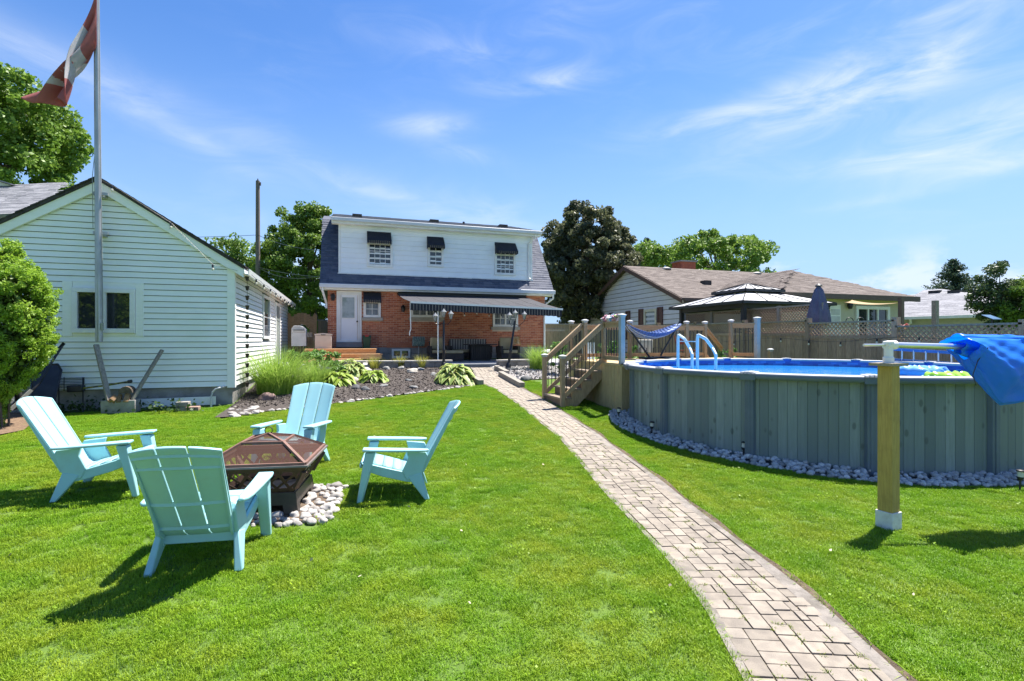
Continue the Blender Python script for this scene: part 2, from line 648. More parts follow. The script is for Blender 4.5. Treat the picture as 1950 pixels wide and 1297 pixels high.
pm = paver_mesh()
U = .056
NC = 12
nrows = int((PATH_Y1 + .5) / U)
occ = np.zeros((nrows + 4, NC), bool)
pieces = []
prng = random.Random(3)
for r_ in range(nrows):
    for c_ in range(NC):
        if occ[r_, c_]:
            continue
        opts = [(3, 2), (2, 3), (2, 2)]
        prng.shuffle(opts)
        if prng.random() < .35:
            opts.sort(key=lambda q: -q[0])
        for w_, h_ in opts + [(1, 2), (1, 1)]:
            if c_ + w_ <= NC and not occ[r_:r_ + h_, c_:c_ + w_].any():
                # avoid leaving a one-cell sliver at the end of the row
                rem = 0
                k = c_ + w_
                while k < NC and not occ[r_, k]:
                    rem += 1
                    k += 1
                if rem == 1 and w_ > 1 and (w_, h_) != (2, 2) and prng.random() < .8:
                    continue
                occ[r_:r_ + h_, c_:c_ + w_] = True
                pieces.append((r_, c_, h_, w_))
                break
# centre line of the path by arc length; pavers are laid square to it
_cy = np.arange(.6, PATH_Y1 + .01, .05)
_cx = np.array([(xl(y) + xr(y)) / 2 for y in _cy])
_cs = np.concatenate([[0], np.cumsum(np.hypot(np.diff(_cx), np.diff(_cy)))])


def centre(s_):
    return float(np.interp(s_, _cs, _cx)), float(np.interp(s_, _cs, _cy))


far_p = MB()
for k, (r_, c_, h_, w_) in enumerate(pieces):
    s_ = (r_ + h_ / 2) * U
    if s_ > _cs[-1] - .1:
        continue
    cx0, cy0 = centre(s_)
    (xa_, ya_), (xb_, yb_) = centre(max(0, s_ - .35)), centre(s_ + .35)
    ang = math.atan2(xb_ - xa_, yb_ - ya_)             # heading from +Y
    half = (xr(cy0) - xl(cy0)) / 2 * math.cos(ang)
    uw = (2 * half - BW * 2.1) / NC
    off = -half + BW * .85 + (c_ + w_ / 2) * uw
    X, y = cx0 + off * math.cos(ang), cy0 - off * math.sin(ang)
    g = .009
    z = tz(X, y) - .004 + prng.uniform(-.0035, .0035)
    sl = (tz(X, y + .2) - tz(X, y - .2)) / .4
    slx = (tz(X + .2, y) - tz(X - .2, y)) / .4
    if k < 300:
        o = bpy.data.objects.new('paver', pm)
        o.parent = path
        o.location = (X - LOC['path'].x, y - LOC['path'].y, z - LOC['path'].z)
        o.rotation_euler = (math.atan(sl) + prng.uniform(-.010, .010), -math.atan(slx) + prng.uniform(-.010, .010), -ang + prng.uniform(-.018, .018))
        o.scale = (w_ * uw - g, h_ * U - g, .05)
        C.objects.link(o)
    else:
        hx, hy = (w_ * uw - g) / 2, (h_ * U - g) / 2
        q = []
        for p0, p1 in ((-hx, -hy), (hx, -hy), (hx, hy), (-hx, hy)):
            dx_, dy_ = p0 * math.cos(ang) + p1 * math.sin(ang), -p0 * math.sin(ang) + p1 * math.cos(ang)
            q.append((X + dx_, y + dy_, z + sl * dy_))
        far_p.hexa([(p[0], p[1], p[2] - .02) for p in q] + [(p[0], p[1], p[2] + .025) for p in q])
far_p.build('paver', paver_m, path, kind='stuff')

# ---- garden bed (mulch) left of the path, and the gravelly bed right of it
bed_front = [gnd(*p) for p in [(440, 796), (500, 786), (560, 779), (650, 768), (760, 753), (830, 744), (880, 738), (906, 732)]]
mulch_m = M('bark mulch', (.045, .036, .031), (.072, .06, .053), 26, rough=1, bump=1.0, bs=55, dirt=((.06, .045, .04), 3, .5))
gravel_m = M('pale mixed gravel', (.30, .28, .27), (.17, .155, .15), 30, rough=.95, bump=1.0, bs=55)
bfy = [p.y for p in bed_front]
bfx = [p.x for p in bed_front]


def bed_y0(xx):
    o = np.argsort(bfx)
    return float(np.interp(xx, np.array(bfx)[o], np.array(bfy)[o]))


def in_bed(xx, yy):
    return xx > -2.25 and yy > bed_y0(xx) and yy < 17.5 and xx < xl(min(yy, 17.2))


def in_bed_r(xx, yy):
    return 14.25 + .12 * (xx - 4.5) < yy < 17.5 and xr(min(yy, 17.2)) < xx < 8.6


mb = MB()
for xx in np.arange(-2.2, 4.6, .1):
    y0, y1 = bed_y0(xx + .05), 17.5
    n = 24
    for k in range(n):
        ya, yb = y0 + (y1 - y0) * k / n, y0 + (y1 - y0) * (k + 1) / n
        x1 = xx + .1
        if xx > xl(min(ya, 17.2)) - .1:
            continue
        mb.face([(xx, ya, tz(xx, ya) + .03), (x1, ya, tz(x1, ya) + .03), (x1, yb, tz(x1, yb) + .03), (xx, yb, tz(xx, yb) + .03)])
bed = mb.build('garden_bed', mulch_m, kind='structure', label='bark mulch garden bed between garage and patio')
mb = MB()
for xx in np.arange(4.2, 8.6, .2):
    y0 = 14.25 + .12 * (xx - 4.4)
    for k in range(8):
        ya, yb = y0 + (17.5 - y0) * k / 8, y0 + (17.5 - y0) * (k + 1) / 8
        if xx < xr(min(ya, 17.2)) - .1:
            continue
        mb.face([(xx, ya, tz(xx, ya) + .03), (xx + .2, ya, tz(xx + .2, ya) + .03), (xx + .2, yb, tz(xx + .2, yb) + .03), (xx, yb, tz(xx, yb) + .03)])
mb.build('gravel_bed', gravel_m, kind='structure', label='pale gravel bed right of the path before the patio')
mulch_l = [gnd(*p) for p in [(-160, 860), (45, 822), (70, 800), (60, 788), (-220, 788)]]
mb = MB()
mb.face([(p.x, p.y, p.z + .03) for p in mulch_l])
mb.build('mulch_patch', M('old leaf mulch', (.19, .125, .075), (.11, .07, .045), 20, rough=1, bump=1, bs=50), kind='structure', label='brown leaf mulch under the cedar bush')

# chips of bark, loose
n = 9000
cx_ = rng.uniform(-2.2, 4.4, n)
cy_ = rng.uniform(11.5, 17.4, n)
keep = [k for k in range(n) if in_bed(cx_[k], cy_[k])]
P = np.array([(cx_[k], cy_[k], tz(cx_[k], cy_[k]) + .038) for k in keep])


def cards(P, size, wid, up=0.6, dirs=None):
    """rhombic cards at points P, normals random with an upward bias (or along dirs)"""
    n = len(P)
    N = rng.normal(size=(n, 3))
    N /= np.linalg.norm(N, axis=1)[:, None]
    if dirs is not None:
        N = N * (1 - up) + dirs * up
    else:
        N[:, 2] += up * 1.5
    N /= np.linalg.norm(N, axis=1)[:, None] + 1e-9
    T = np.cross(N, rng.normal(size=(n, 3)))
    T /= np.linalg.norm(T, axis=1)[:, None] + 1e-9
    B = np.cross(N, T)
    s = (size * rng.uniform(.6, 1.25, n))[:, None]
    w = s * wid
    V = np.stack([P - T * s / 2, P + B * w / 2 + T * s * .05, P + T * s / 2, P - B * w / 2 + T * s * .05], 1).reshape(-1, 3)
    Fc = np.arange(n * 4).reshape(-1, 4)
    return V, Fc


Vc, Fc = cards(P, .075, .4, .75)
chip_m = M('bark chips', (.05, .04, .035), (.085, .07, .062), 8, rough=1, tone=(.19, .165, .15))
np_build('bark_chips', Vc, Fc, chip_m, tones=rng.random(len(Fc)) ** 3, kind='stuff', label='loose bark chips strewn over the garden bed')

# ---- patio slab, dark step
patio_m = M('grey patio slabs', (.40, .40, .41), (.31, .315, .325), 2.5, rough=.85, bump=.2)
mb = MB()
mb.box(-2.2, 9.6, 17.46, 22.1, .3, .90)
mb.build('patio', patio_m, kind='structure', label='grey stone patio in the shade of the awning')

# ================================================================== BUILDINGS
def shingles(parent, mat, o, u, v, Wd, Ln, ex=.145, tab=.33, inside=None, name='shingles', lift=.0):
    o, u, v = Vector(o), Vector(u).normalized(), Vector(v).normalized()
    n = u.cross(v).normalized()
    if n.z < 0:
        n = -n
    mb = MB()
    r = random.Random(int(abs(o.x * 100) + abs(o.y * 37)))
    rows = int(Ln / ex)
    for i in range(rows):
        a = -r.random() * tab
        while a < Wd:
            w = tab * r.uniform(.55, 1.3)
            a0, a1 = max(0, a), min(Wd, a + w)
            a += w
            if a1 - a0 < .04:
                continue
            if inside and not inside((a0 + a1) / 2, (i + .5) * ex):
                continue
            mb.tone = r.random() ** 1.6
            p0 = o + v * (i * ex) + u * a0 + n * lift
            p1 = o + v * (i * ex) + u * a1 + n * lift
            q0, q1 = p0 + v * ex * 1.04, p1 + v * ex * 1.04
            t = r.uniform(.010, .02)
            mb.hexa([p0, p1, q1, q0, p0 + n * t, p1 + n * t, q1 + n * .004, q0 + n * .004])
    return mb.build(name, mat, parent, smooth=False, tone=True, kind='stuff')


def window(parent, f, a0, a1, c0, c1, cols, rows, fw=.06, proud=.05, glass=None, sashes=1, sill=None, frame_m=None, mw=.022):
    """framed window on a wall: frame part with pane, muntin, sill sub-parts"""
    frame_m = frame_m or white_trim
    glass = glass or glass_d
    w = MB().frame(a0, a1, c0, c1, fw, .002, proud, f).build('window', frame_m, parent, bevel=.004)
    sw = (a1 - a0 - 2 * fw) / sashes
    mu = MB()
    for s_ in range(sashes):
        b0, b1 = a0 + fw + s_ * sw, a0 + fw + (s_ + 1) * sw
        if sashes > 1 and s_ < sashes - 1:
            mu.box(b1 - .035, b1 + .035, .004, proud * .9, c0 + fw, c1 - fw, f)
        pw, ph = (b1 - b0) / cols, (c1 - c0 - 2 * fw) / rows
        for i in range(cols):
            for j in range(rows):
                m_ = mw / 2
                MB().box(b0 + i * pw + m_, b0 + (i + 1) * pw - m_, .003, .014 + .002 * ((i + j) % 2), c0 + fw + j * ph + m_, c0 + fw + (j + 1) * ph - m_, f).build('pane', glass, w, smooth=False)
        for i in range(1, cols):
            mu.box(b0 + i * pw - mw / 2, b0 + i * pw + mw / 2, .002, proud * .6, c0 + fw, c1 - fw, f)
        for j in range(1, rows):
            for i in range(cols):
                mu.box(b0 + i * pw + mw / 2, b0 + (i + 1) * pw - mw / 2, .002, proud * .58, c0 + fw + j * ph - mw / 2, c0 + fw + j * ph + mw / 2, f)
    if mu.v:
        mu.build('muntin', frame_m, w, smooth=False)
    if sill:
        MB().box(a0 - .08, a1 + .08, .002, .10, c0 - .14, c0 - .004, f).build('sill', sill, w, bevel=.006)
    return w


def lap(parent, mat, f, spans, c0, c1, ex, t=.018, name='siding_board', gap=.0):
    """lap siding: one board per course; spans(c) -> list of (a0, a1) or quads for sloped ends"""
    k = 0
    c = c0
    while c < c1 - .01:
        ct = min(c + ex, c1)
        for (l0, r0, l1, r1) in spans(c, ct):      # bottom left/right, top left/right
            if r0 - l0 < .03:
                continue
            mb = MB()
            cb_ = c + gap
            mb.hexa([f(l0, .0, cb_), f(r0, .0, cb_), f(r0, t, cb_), f(l0, t, cb_), f(l1, .0, ct), f(r1, .0, ct), f(r1, .003, ct), f(l1, .003, ct)])
            mb.build(name, mat, parent, smooth=False, fix=True)
        c = ct


# ------------------------------------------------------------------ garage
GY, GX1 = 12.3, -2.23
ap = at_y(186, 337, GY - .1)
GXC = ap.x                       # ridge line
GX0 = 2 * GXC - GX1
G_BOT, G_EAVE, G_TOP = .72, 3.28, ap.z
GYB = 23.4
gz = tz(-4, GY)
shade_sheath = M('shadow dark sheathing', (.16, .19, .165), (.12, .14, .12), 4, rough=.9)  # kept dark so the board gaps draw the shadow line under each lap
gar = thing('garage', 'pale sided garage with gable end and black roof edge', 'garage', (GXC, GY, gz))
ff = basis((0, GY, 0), (1, 0, 0), (0, -1, 0))
fs = basis((GX1, 0, 0), (0, 1, 0), (1, 0, 0))
gs = (G_TOP - .12 - (G_EAVE - .02)) / (GX1 - GXC)      # wall gable slope
MB().prism([(GX0, G_BOT), (GX1, G_BOT), (GX1, G_EAVE - .03), (GXC, G_TOP - .17), (GX0, G_EAVE - .03)], basis((0, GY + .005, 0), (1, 0, 0), (0, 1, 0)), 0, GYB - GY).build('wall', shade_sheath, gar, fix=True)
MB().box(GX0 + .03, GX1 - .03, GY + .04, GYB - .04, -.2, G_BOT + .0).build('foundation', concrete, gar)
gw = [at_y(120, 542, GY), at_y(274, 638, GY)]
gwx0, gwx1, gwz1, gwz0 = gw[0].x, gw[1].x, G_BOT + math.ceil((gw[0].z - G_BOT) / .118) * .118, G_BOT + math.floor((gw[1].z - G_BOT) / .118) * .118 + .001
gwz1 += .012


def gspan(c, ct):
    def half(z):
        return (GX1 - GXC) if z <= G_EAVE - .03 else max(0, (G_TOP - .17 - z) / (G_TOP - .17 - G_EAVE + .03) * (GX1 - GXC))
    h0, h1 = half(c), half(ct)
    l0, r0, l1, r1 = GXC - h0, GXC + h0 - (.12 if c < G_EAVE - .2 else 0), GXC - h1, GXC + h1 - (.12 if ct < G_EAVE - .2 else 0)
    if ct > gwz0 + .01 and c < gwz1 - .02:
        return [(l0, gwx0, l1, gwx0), (gwx1, r0, gwx1, r1)]
    return [(l0, r0, l1, r1)]


lap(gar, vinyl, ff, gspan, G_BOT, G_TOP - .2, .118, .026, gap=.013)
MB().box(GX1 - .12, GX1 + .022, -.0, .03, G_BOT - .02, G_EAVE - .02, ff).box(GY - .03, GY + .09, .023, .03, G_BOT - .02, G_EAVE - .02, fs).build('corner_trim', vinyl, gar, smooth=False)
# gable window with its two shutter strips
gi = [at_y(139, 547, GY), at_y(259, 634, GY)]
MB().box(gwx0, gi[0].x - .004, .0, .028, gwz0, gwz1, ff).build('shutter', vinyl, gar)
MB().box(gi[1].x + .004, gwx1, .0, .028, gwz0, gwz1, ff).build('shutter', vinyl, gar)
MB().box(gi[0].x, gi[1].x, .0, .02, gwz0, gi[1].z - .002, ff).build('window_apron', vinyl, gar)
MB().box(gi[0].x, gi[1].x, .0, .02, gi[0].z + .002, gwz1, ff).build('window_head', vinyl, gar)
window(gar, ff, gi[0].x, gi[1].x, gi[1].z, gi[0].z, 1, 1, .09, .07, glass_d, sashes=2)
# side wall (sunny): lap siding broken by a window and a door
sw = [at_x(499, 563, GX1), at_x(512, 645, GX1)]
sdr = [at_x(523, 0, GX1), at_x(531.5, 0, GX1)]


def sspan(c, ct):
    cuts = []
    if ct > 1.72 and c < 3.06:
        cuts.append((sw[0].y - .06, sw[1].y + .06))
    if c < 3.02:
        cuts.append((sdr[0].y, sdr[1].y))
    out, a = [], GY + .09
    for c0_, c1_ in cuts:
        out.append((a, c0_, a, c0_))
        a = c1_
    out.append((a, GYB, a, GYB))
    return out


vinyl_s = M('white vinyl garage side', (.77, .77, .74), (.72, .72, .69), 3.0, rough=.5, stretch=(1, 1, 6), rand=.03, dirt=((.45, .45, .42), 1.2, .35))
lap(gar, vinyl_s, fs, sspan, G_BOT, G_EAVE - .1, .118, .026, gap=.013)
window(gar, fs, sw[0].y, sw[1].y, 1.75, 3.03, 1, 2, .08, .05, glass_d)
dr = MB().box(sdr[0].y + .1, sdr[1].y - .1, .0, .03, gz + .45, 2.92, fs).build('door', M('grey green door', (.22, .25, .23), rough=.5), gar)
MB().frame(sdr[0].y + .005, sdr[1].y - .005, gz + .43, 3.0, .09, .0, .05, fs).build('frame', white_trim, dr)
# roof: two slabs with dark edge, soffits, rake boards, gutter
OVF, OVS = .12, .20
rs = (G_TOP - G_EAVE) / (GX1 + OVS - GXC)
for s_ in (-1, 1):
    xe = GXC + s_ * (GX1 + OVS - GXC)
    ptsb = [(GXC, G_TOP - .055), (xe, G_EAVE - .055), (xe, G_EAVE), (GXC, G_TOP)]
    MB().prism(ptsb if s_ > 0 else ptsb[::-1], basis((0, GY - OVF, 0), (1, 0, 0), (0, 1, 0)), 0, GYB - GY + 2 * OVF).build('roof', dark_edge, gar, fix=True)
    # rake board on the gable face, hanging under the roof edge
    pr = [(GXC, G_TOP - .06), (xe, G_EAVE - .06), (xe, G_EAVE - .24), (GXC, G_TOP - .25)]
    MB().prism(pr, basis((0, GY - .085, 0), (1, 0, 0), (0, 1, 0)), 0, .05).build('rake_board', vinyl, gar, fix=True)
MB().box(GY - .05, GYB + .1, .02, .19, G_EAVE - .10, G_EAVE - .07, fs).build('soffit', vinyl_s, gar)
gut = MB()
gp = [(.20, G_EAVE - .055), (.20, G_EAVE - .15), (.24, G_EAVE - .175), (.29, G_EAVE - .175), (.315, G_EAVE - .055), (.30, G_EAVE - .055), (.28, G_EAVE - .155), (.225, G_EAVE - .15), (.215, G_EAVE - .055)]
gut.prism(gp, lambda a, b, c: Vector((GX1 + a, GY - .08 + b, c)), 0, GYB - GY + .16)
gut.build('gutter', white_trim, gar, fix=True)
# ragged shingle ends on the rake
mb = MB()
r_ = random.Random(5)
for s_ in (-1, 1):
    L_ = math.hypot(GX1 + OVS - GXC, G_TOP - G_EAVE)
    d = Vector((s_ * (GX1 + OVS - GXC), 0, G_EAVE - G_TOP)).normalized()
    nrm = Vector((-d.z * s_, 0, abs(d.x))) if s_ > 0 else Vector((d.z, 0, abs(d.x)))
    a = 0
    while a < L_ - .1:
        w = r_.uniform(.13, .17)
        p = Vector((GXC, GY - OVF - r_.uniform(.005, .03), G_TOP)) + d * a
        q = p + d * w
        up = Vector((s_ * abs(d.z), 0, abs(d.x)))
        yb = Vector((0, .5, 0))
        mb.hexa([p, q, q + yb, p + yb, p + up * .018, q + up * .028, q + yb + up * .028, p + yb + up * .018])
        a += w
mb.build('shingle_edge', dark_edge, gar, smooth=False, fix=True, kind='stuff')

# ------------------------------------------------------------------ main house
HY = 22.0
HX0, HX1 = at_y(624, 600, HY).x, at_y(1038, 600, HY).x
HZ_BR, HZ_TOP, HZ_G = 1.42, 3.74, .90
hou = thing('brick_house', 'red brick house with blue shingled gambrel roof and white dormer', 'house', ((HX0 + HX1) / 2, HY, HZ_G))
hf = basis((0, HY, 0), (1, 0, 0), (0, -1, 0))
hx = lambda px: at_y(px, 600, HY).x


def hz(px, py, y=HY):
    return at_y(px, py, y).z


HYB = 30.4
wall = MB().box(HX0 + .012, HX1 - .012, HY + .012, HYB, HZ_BR, HZ_TOP).build('wall', mortar, hou)
MB().box(HX0 + .03, HX1 - .03, HY + .02, HYB - .02, HZ_G - .3, HZ_BR).build('foundation', stone_f, hou)
door_r = (hx(641), hx(688.5), 1.55, hz(664, 554))
w_small = (at_y(692, 579, HY).x, at_y(725, 603, HY).x, hz(708, 604), hz(708, 572))
w_mid = (hx(782), hx(842), hz(812, 604), hz(812, 572))
w_rt = (hx(938), hx(986), hz(962, 622), hz(962, 590))
openings = [door_r, (w_small[0], w_small[1], w_small[2] - .15, w_small[3]), (w_mid[0], w_mid[1], w_mid[2] - .15, w_mid[3]), (w_rt[0], w_rt[1], w_rt[2] - .15, w_rt[3])]
# bricks
mb = MB()
r_ = random.Random(11)
BH, BL, MJ = .0665, .215, .010
zc, row = HZ_BR, 0
while zc < HZ_TOP - .03:
    a = HX0 - (0 if row % 2 else (BL + MJ) / 2)
    while a < HX1:
        a0, a1 = max(a, HX0), min(a + BL, HX1)
        a += BL + MJ
        if a1 - a0 < .04:
            continue
        segs = [(a0, a1)]
        for (o0, o1, p0, p1) in openings:
            if zc + BH > p0 and zc < p1:
                ns = []
                for (b0, b1) in segs:
                    if b1 <= o0 or b0 >= o1:
                        ns.append((b0, b1))
                    else:
                        if b0 < o0 - .03:
                            ns.append((b0, o0 - .005))
                        if b1 > o1 + .03:
                            ns.append((o1 + .005, b1))
                segs = ns
        for (b0, b1) in segs:
            mb.tone = min(1, max(0, r_.gauss(.42, .30)))
            d = r_.uniform(-.002, .002)
            mb.hexa([hf(b0, -.02, zc), hf(b1, -.02, zc), hf(b1, d, zc), hf(b0, d, zc), hf(b0, -.02, zc + BH), hf(b1, -.02, zc + BH), hf(b1, d, zc + BH), hf(b0, d, zc + BH)])
    zc += BH + MJ
    row += 1
mb.build('brick', brick_m, wall, smooth=False, tone=True, kind='stuff')
# soldier bricks under the mid wall
for k in range(22):
    a0 = hx(737) + k * .078
    MB().box(a0, a0 + .068, -.01, .012, HZ_BR - .02, HZ_BR + .19, hf).build('brick', brick_m, wall, smooth=False, tone=True)
# foundation stones
mb = MB()
a = HX0 + .05
r_ = random.Random(4)
for rowz in (HZ_G - .02, HZ_G + .255):
    a = HX0 + .05
    while a < HX1 - .1:
        w = r_.uniform(.35, .6)
        a1 = min(a + w - .012, HX1 - .04)
        MB().box(a, a1, -.03, .004 + r_.uniform(0, .012), rowz, rowz + .262, hf).build('stone_block', stone_f, hou, bevel=.01)
        a += w
# door: white storm door with glass, frame, knob, sill
dx0, dx1, dz0, dz1 = door_r
dr = MB().box(dx0 + .17, dx1 - .17, .0, .05, dz0 + .13, dz1 - .11, hf).build('door', M('white door', (.76, .78, .82), (.72, .74, .79), 2, rough=.4), hou, bevel=.006)
MB().frame(dx0, dx1, dz0 + .08, dz1, .09, .0, .055, hf).build('frame', white_trim, dr)
MB().frame(dx0 + .095, dx1 - .095, dz0 + .09, dz1 - .095, .06, .0, .09, hf).build('storm_frame', white_trim, dr)
gdz0, gdz1 = hz(664, 605), hz(664, 566)
MB().box(hx(651.5), hx(675), .05, .056, gdz0, gdz1, hf).build('glass', glass_t, dr, smooth=False)
MB().frame(hx(651.5) - .03, hx(675) + .03, gdz0 - .03, gdz1 + .03, .03, .05, .068, hf).build('glass_frame', white_trim, dr, smooth=False)
kb = hf(hx(680), .05, hz(680, 612))
MB().lathe([(.02, 0), (.02, .03), (.034, .04), (.034, .06), (.015, .075)], (0, 0, 0), 10)
k_ = MB()
k_.tube([hf(hx(680), .05, hz(680, 612)), hf(hx(680), .14, hz(680, 612))], [.02, .036], 10)
k_.build('knob', black_m, dr)
MB().box(dx0 - .02, dx1 + .02, .0, .32, dz0 - .12, dz0 + .075, hf).build('door_step', M('grey step', (.22, .22, .23), rough=.8), hou, bevel=.01)
# ground floor windows
limestone = M('limestone sill', (.42, .38, .32), (.36, .33, .28), 5, rough=.9)
window(hou, hf, *w_small[:2], w_small[2], w_small[3], 2, 2, .10, .06, glass_l, sill=limestone)
window(hou, hf, *w_mid[:2], w_mid[2], w_mid[3], 2, 2, .10, .06, glass_l, sashes=2, sill=limestone)
window(hou, hf, *w_rt[:2], w_rt[2], w_rt[3], 2, 2, .10, .06, glass_l, sashes=2, sill=limestone)
window(hou, hf, hx(746), hx(781), hz(763, 682) + .02, hz(763, 664), 1, 1, .08, .045, glass_d, sashes=2)
# lower steep roof
RX0, RX1 = HX0 - .28, HX1 + .30
EY, EZ = HY - .34, 3.93
KY, KZ = 24.0, 7.02
RYD, RZD = 26.2, 7.66
v_low = Vector((0, KY - EY, KZ - EZ))
prof = [(EY, EZ), (KY, KZ), (RYD, RZD), (2 * RYD - KY, KZ), (2 * RYD - EY, EZ)]
core = [(y, z) for y, z in prof]
under = [(y, z - .10) for y, z in prof][::-1]
side = basis((0, 0, 0), (0, 1, 0), (1, 0, 0))
roof = MB().prism([(EY, EZ - .02), (KY, KZ - .02), (RYD, RZD - .02), (2 * RYD - KY, KZ - .02), (2 * RYD - EY, EZ - .02)], lambda a, b, c: Vector((b, a, c)), RX0, RX1).build('roof', shingle_blue, hou, smooth=False, fix=True)
DX0, DX1 = at_y(645, 500, 22.05).x, at_y(1013, 500, 22.05).x
DYF, DZ0, DZ1 = 22.05, 4.44, 6.38


def in_low(a, s_):
    X = RX0 + a
    z = EZ + s_ * v_low.normalized().z
    return not (DX0 + .1 < X < DX1 - .1 and z > DZ0 + .15)


shingles(roof, shingle_blue, (RX0, EY, EZ), (1, 0, 0), v_low, RX1 - RX0, v_low.length, .14, .30, in_low)
# dormer
df = basis((0, DYF, 0), (1, 0, 0), (0, -1, 0))
dor = MB().box(DX0, DX1, DYF + .002, 27.0, DZ0 - .6, DZ1).build('dormer', vinyl_house, hou)


def dspan(c, ct):
    return [(DX0, DX1, DX0, DX1)]


lap(hou, vinyl_house, df, dspan, DZ0, DZ1, .205, .02, gap=.006)
MB().box(DX0 - .01, DX0 + .09, .018, .03, DZ0, DZ1, df).build('corner_trim', white_trim, hou, smooth=False)
MB().box(DX1 - .09, DX1 + .01, .018, .03, DZ0, DZ1, df).build('corner_trim', white_trim, hou, smooth=False)
MB().box(DX0 - .04, DX1 + .04, .0, .05, DZ0 - .06, DZ0 - .002, df).build('flashing', white_trim, hou, smooth=False)
DE_Y, DE_Z = 21.72, 6.58
mb = MB()
mb.prism([(DE_Y, DE_Z - .03), (RYD, RZD + .03), (RYD, RZD + .10), (DE_Y, DE_Z + .03)], lambda a, b, c: Vector((b, a, c)), DX0 - .28, DX1 + .33)
drf = mb.build('dormer_roof', shingle_grey, hou, smooth=False, fix=True)
vd = Vector((0, RYD - DE_Y, RZD + .10 - DE_Z - .03))
shingles(drf, shingle_grey, (DX0 - .28, DE_Y, DE_Z + .03), (1, 0, 0), vd, DX1 - DX0 + .61, vd.length, .14, .3)
gm = M('pale grey gutter', (.62, .63, .65), (.57, .58, .60), 3, rough=.45)
MB().box(DX0 - .29, DX1 + .34, -.42, -.31, 0, .13, basis((0, DYF - .75, DE_Z - .12), (1, 0, 0), (0, 1, 0))).build('dormer_gutter', gm, hou, smooth=False) if False else None
MB().box(DX0 - .30, DX1 + .35, DE_Y - .10, DE_Y - .002, DE_Z - .12, DE_Z + .025).build('gutter', gm, hou, bevel=.02)
MB().box(DX0 - .27, DX1 + .32, DE_Y, DYF, DZ1 - .0, DZ1 + .04).build('soffit', white_trim, hou, smooth=False)
MB().box(DX0 - .275, DX1 + .325, DE_Y + .002, DE_Y + .03, DZ1 + .042, DE_Z - .03).build('fascia', white_trim, hou, smooth=False)
# main gutter and soffit over the brick
MB().box(RX0 - .02, RX1 + .03, EY - .11, EY - .002, EZ - .15, EZ + .02).build('gutter', gm, hou, bevel=.02)
MB().box(RX0, RX1, EY, HY + .2, HZ_TOP - .02, HZ_TOP + .03).build('soffit', white_trim, hou, smooth=False)
MB().box(RX0, RX1, EY + .002, EY + .03, HZ_TOP + .032, EZ - .03).build('fascia', white_trim, hou, smooth=False)
# downspouts
p = Vector((RX1 - .06, EY - .05, EZ - .15))
MB().tube([p, p + Vector((0, .02, -.18)), Vector((HX1 - .06, HY - .06, HZ_TOP - .45)), Vector((HX1 - .06, HY - .06, HZ_G + .05))], .045, 8).build('downspout', white_trim, hou)
p = Vector((RX0 + .1, EY - .05, EZ - .15))
MB().tube([p, p + Vector((0, .02, -.12)), Vector((HX0 - .05, HY + .06, HZ_TOP - .55)), Vector((HX0 - .05, HY + .06, HZ_TOP - .75))], .045, 8).build('downspout', white_trim, hou)
p = Vector((DX1 + .05, DE_Y - .05, DE_Z - .12))
MB().tube([p, p + Vector((-.0, .1, -.15)), Vector((DX1 - .18, DYF - .06, DZ1 - .3)), Vector((DX1 - .18, DYF - .06, DZ0 + .1)), Vector((DX1 - .12, DYF - .16, DZ0 + .02))], .045, 8).build('downspout', white_trim, hou)
# roof vents and pipe
for px, py in ((680, 416), (826, 432), (957, 442)):
    q = at_y(px, py, 23.6)
    zz = DE_Z + (q.y - DE_Y) * (RZD - DE_Z) / (RYD - DE_Y)
    MB().box(q.x - .2, q.x + .2, q.y - .2, q.y + .2, zz + .02, zz + .16).box(q.x - .17, q.x + .17, q.y - .207, q.y - .202, zz + .05, zz + .11).build('roof_vent', dark_edge, hou, bevel=.02)
q = at_y(883, 438, 24.6)
MB().tube([(q.x, q.y, 7.1), (q.x, q.y, at_y(883, 422, 24.6).z)], .055, 10).build('vent_pipe', black_m, hou)


def win_awning(f, a0, a1, ztop, drop, out, name='window_awning'):
    """little canvas awning, hipped sides and scalloped valance"""
    zb = ztop - drop
    mb = MB()
    mb.face([f(a0, .02, ztop), f(a1, .02, ztop), f(a1, out, zb), f(a0, out, zb)])
    mb.face([f(a0, .02, ztop), f(a0, out, zb), f(a0, .02, zb)])
    mb.face([f(a1, .02, ztop), f(a1, .02, zb), f(a1, out, zb)])
    aw = mb.build(name, awn_black, hou, smooth=False, solid=.012)
    n = max(6, int((a1 - a0) / .085))
    v = MB()
    st = MB()
    for k in range(n):
        b0, b1 = a0 + (a1 - a0) * k / n, a0 + (a1 - a0) * (k + 1) / n
        m_ = (b0 + b1) / 2
        v.prism([(b0, zb), (b1, zb), (b1, zb - .10), (m_, zb - .135), (b0, zb - .10)], f, out, out + .006)
        if k:
            st.box(b0 - .006, b0 + .006, out + .0065, out + .009, zb - .115, zb - .01, f)
    for a_ in (a0, a1):
        for k in range(4):
            b0, b1 = .02 + (out - .02) * k / 4, .02 + (out - .02) * (k + 1) / 4
            v.hexa([f(a_ - .003, b0, zb - .11), f(a_ + .003, b0, zb - .11), f(a_ + .003, b1, zb - .11), f(a_ - .003, b1, zb - .11), f(a_ - .003, b0, zb), f(a_ + .003, b0, zb), f(a_ + .003, b1, zb), f(a_ - .003, b1, zb)])
    v.build('valance', awn_black, aw, smooth=False, fix=True)
    st.build('stripe', M('tan stripe', (.30, .25, .16), rough=.8), aw, smooth=False)
    return aw


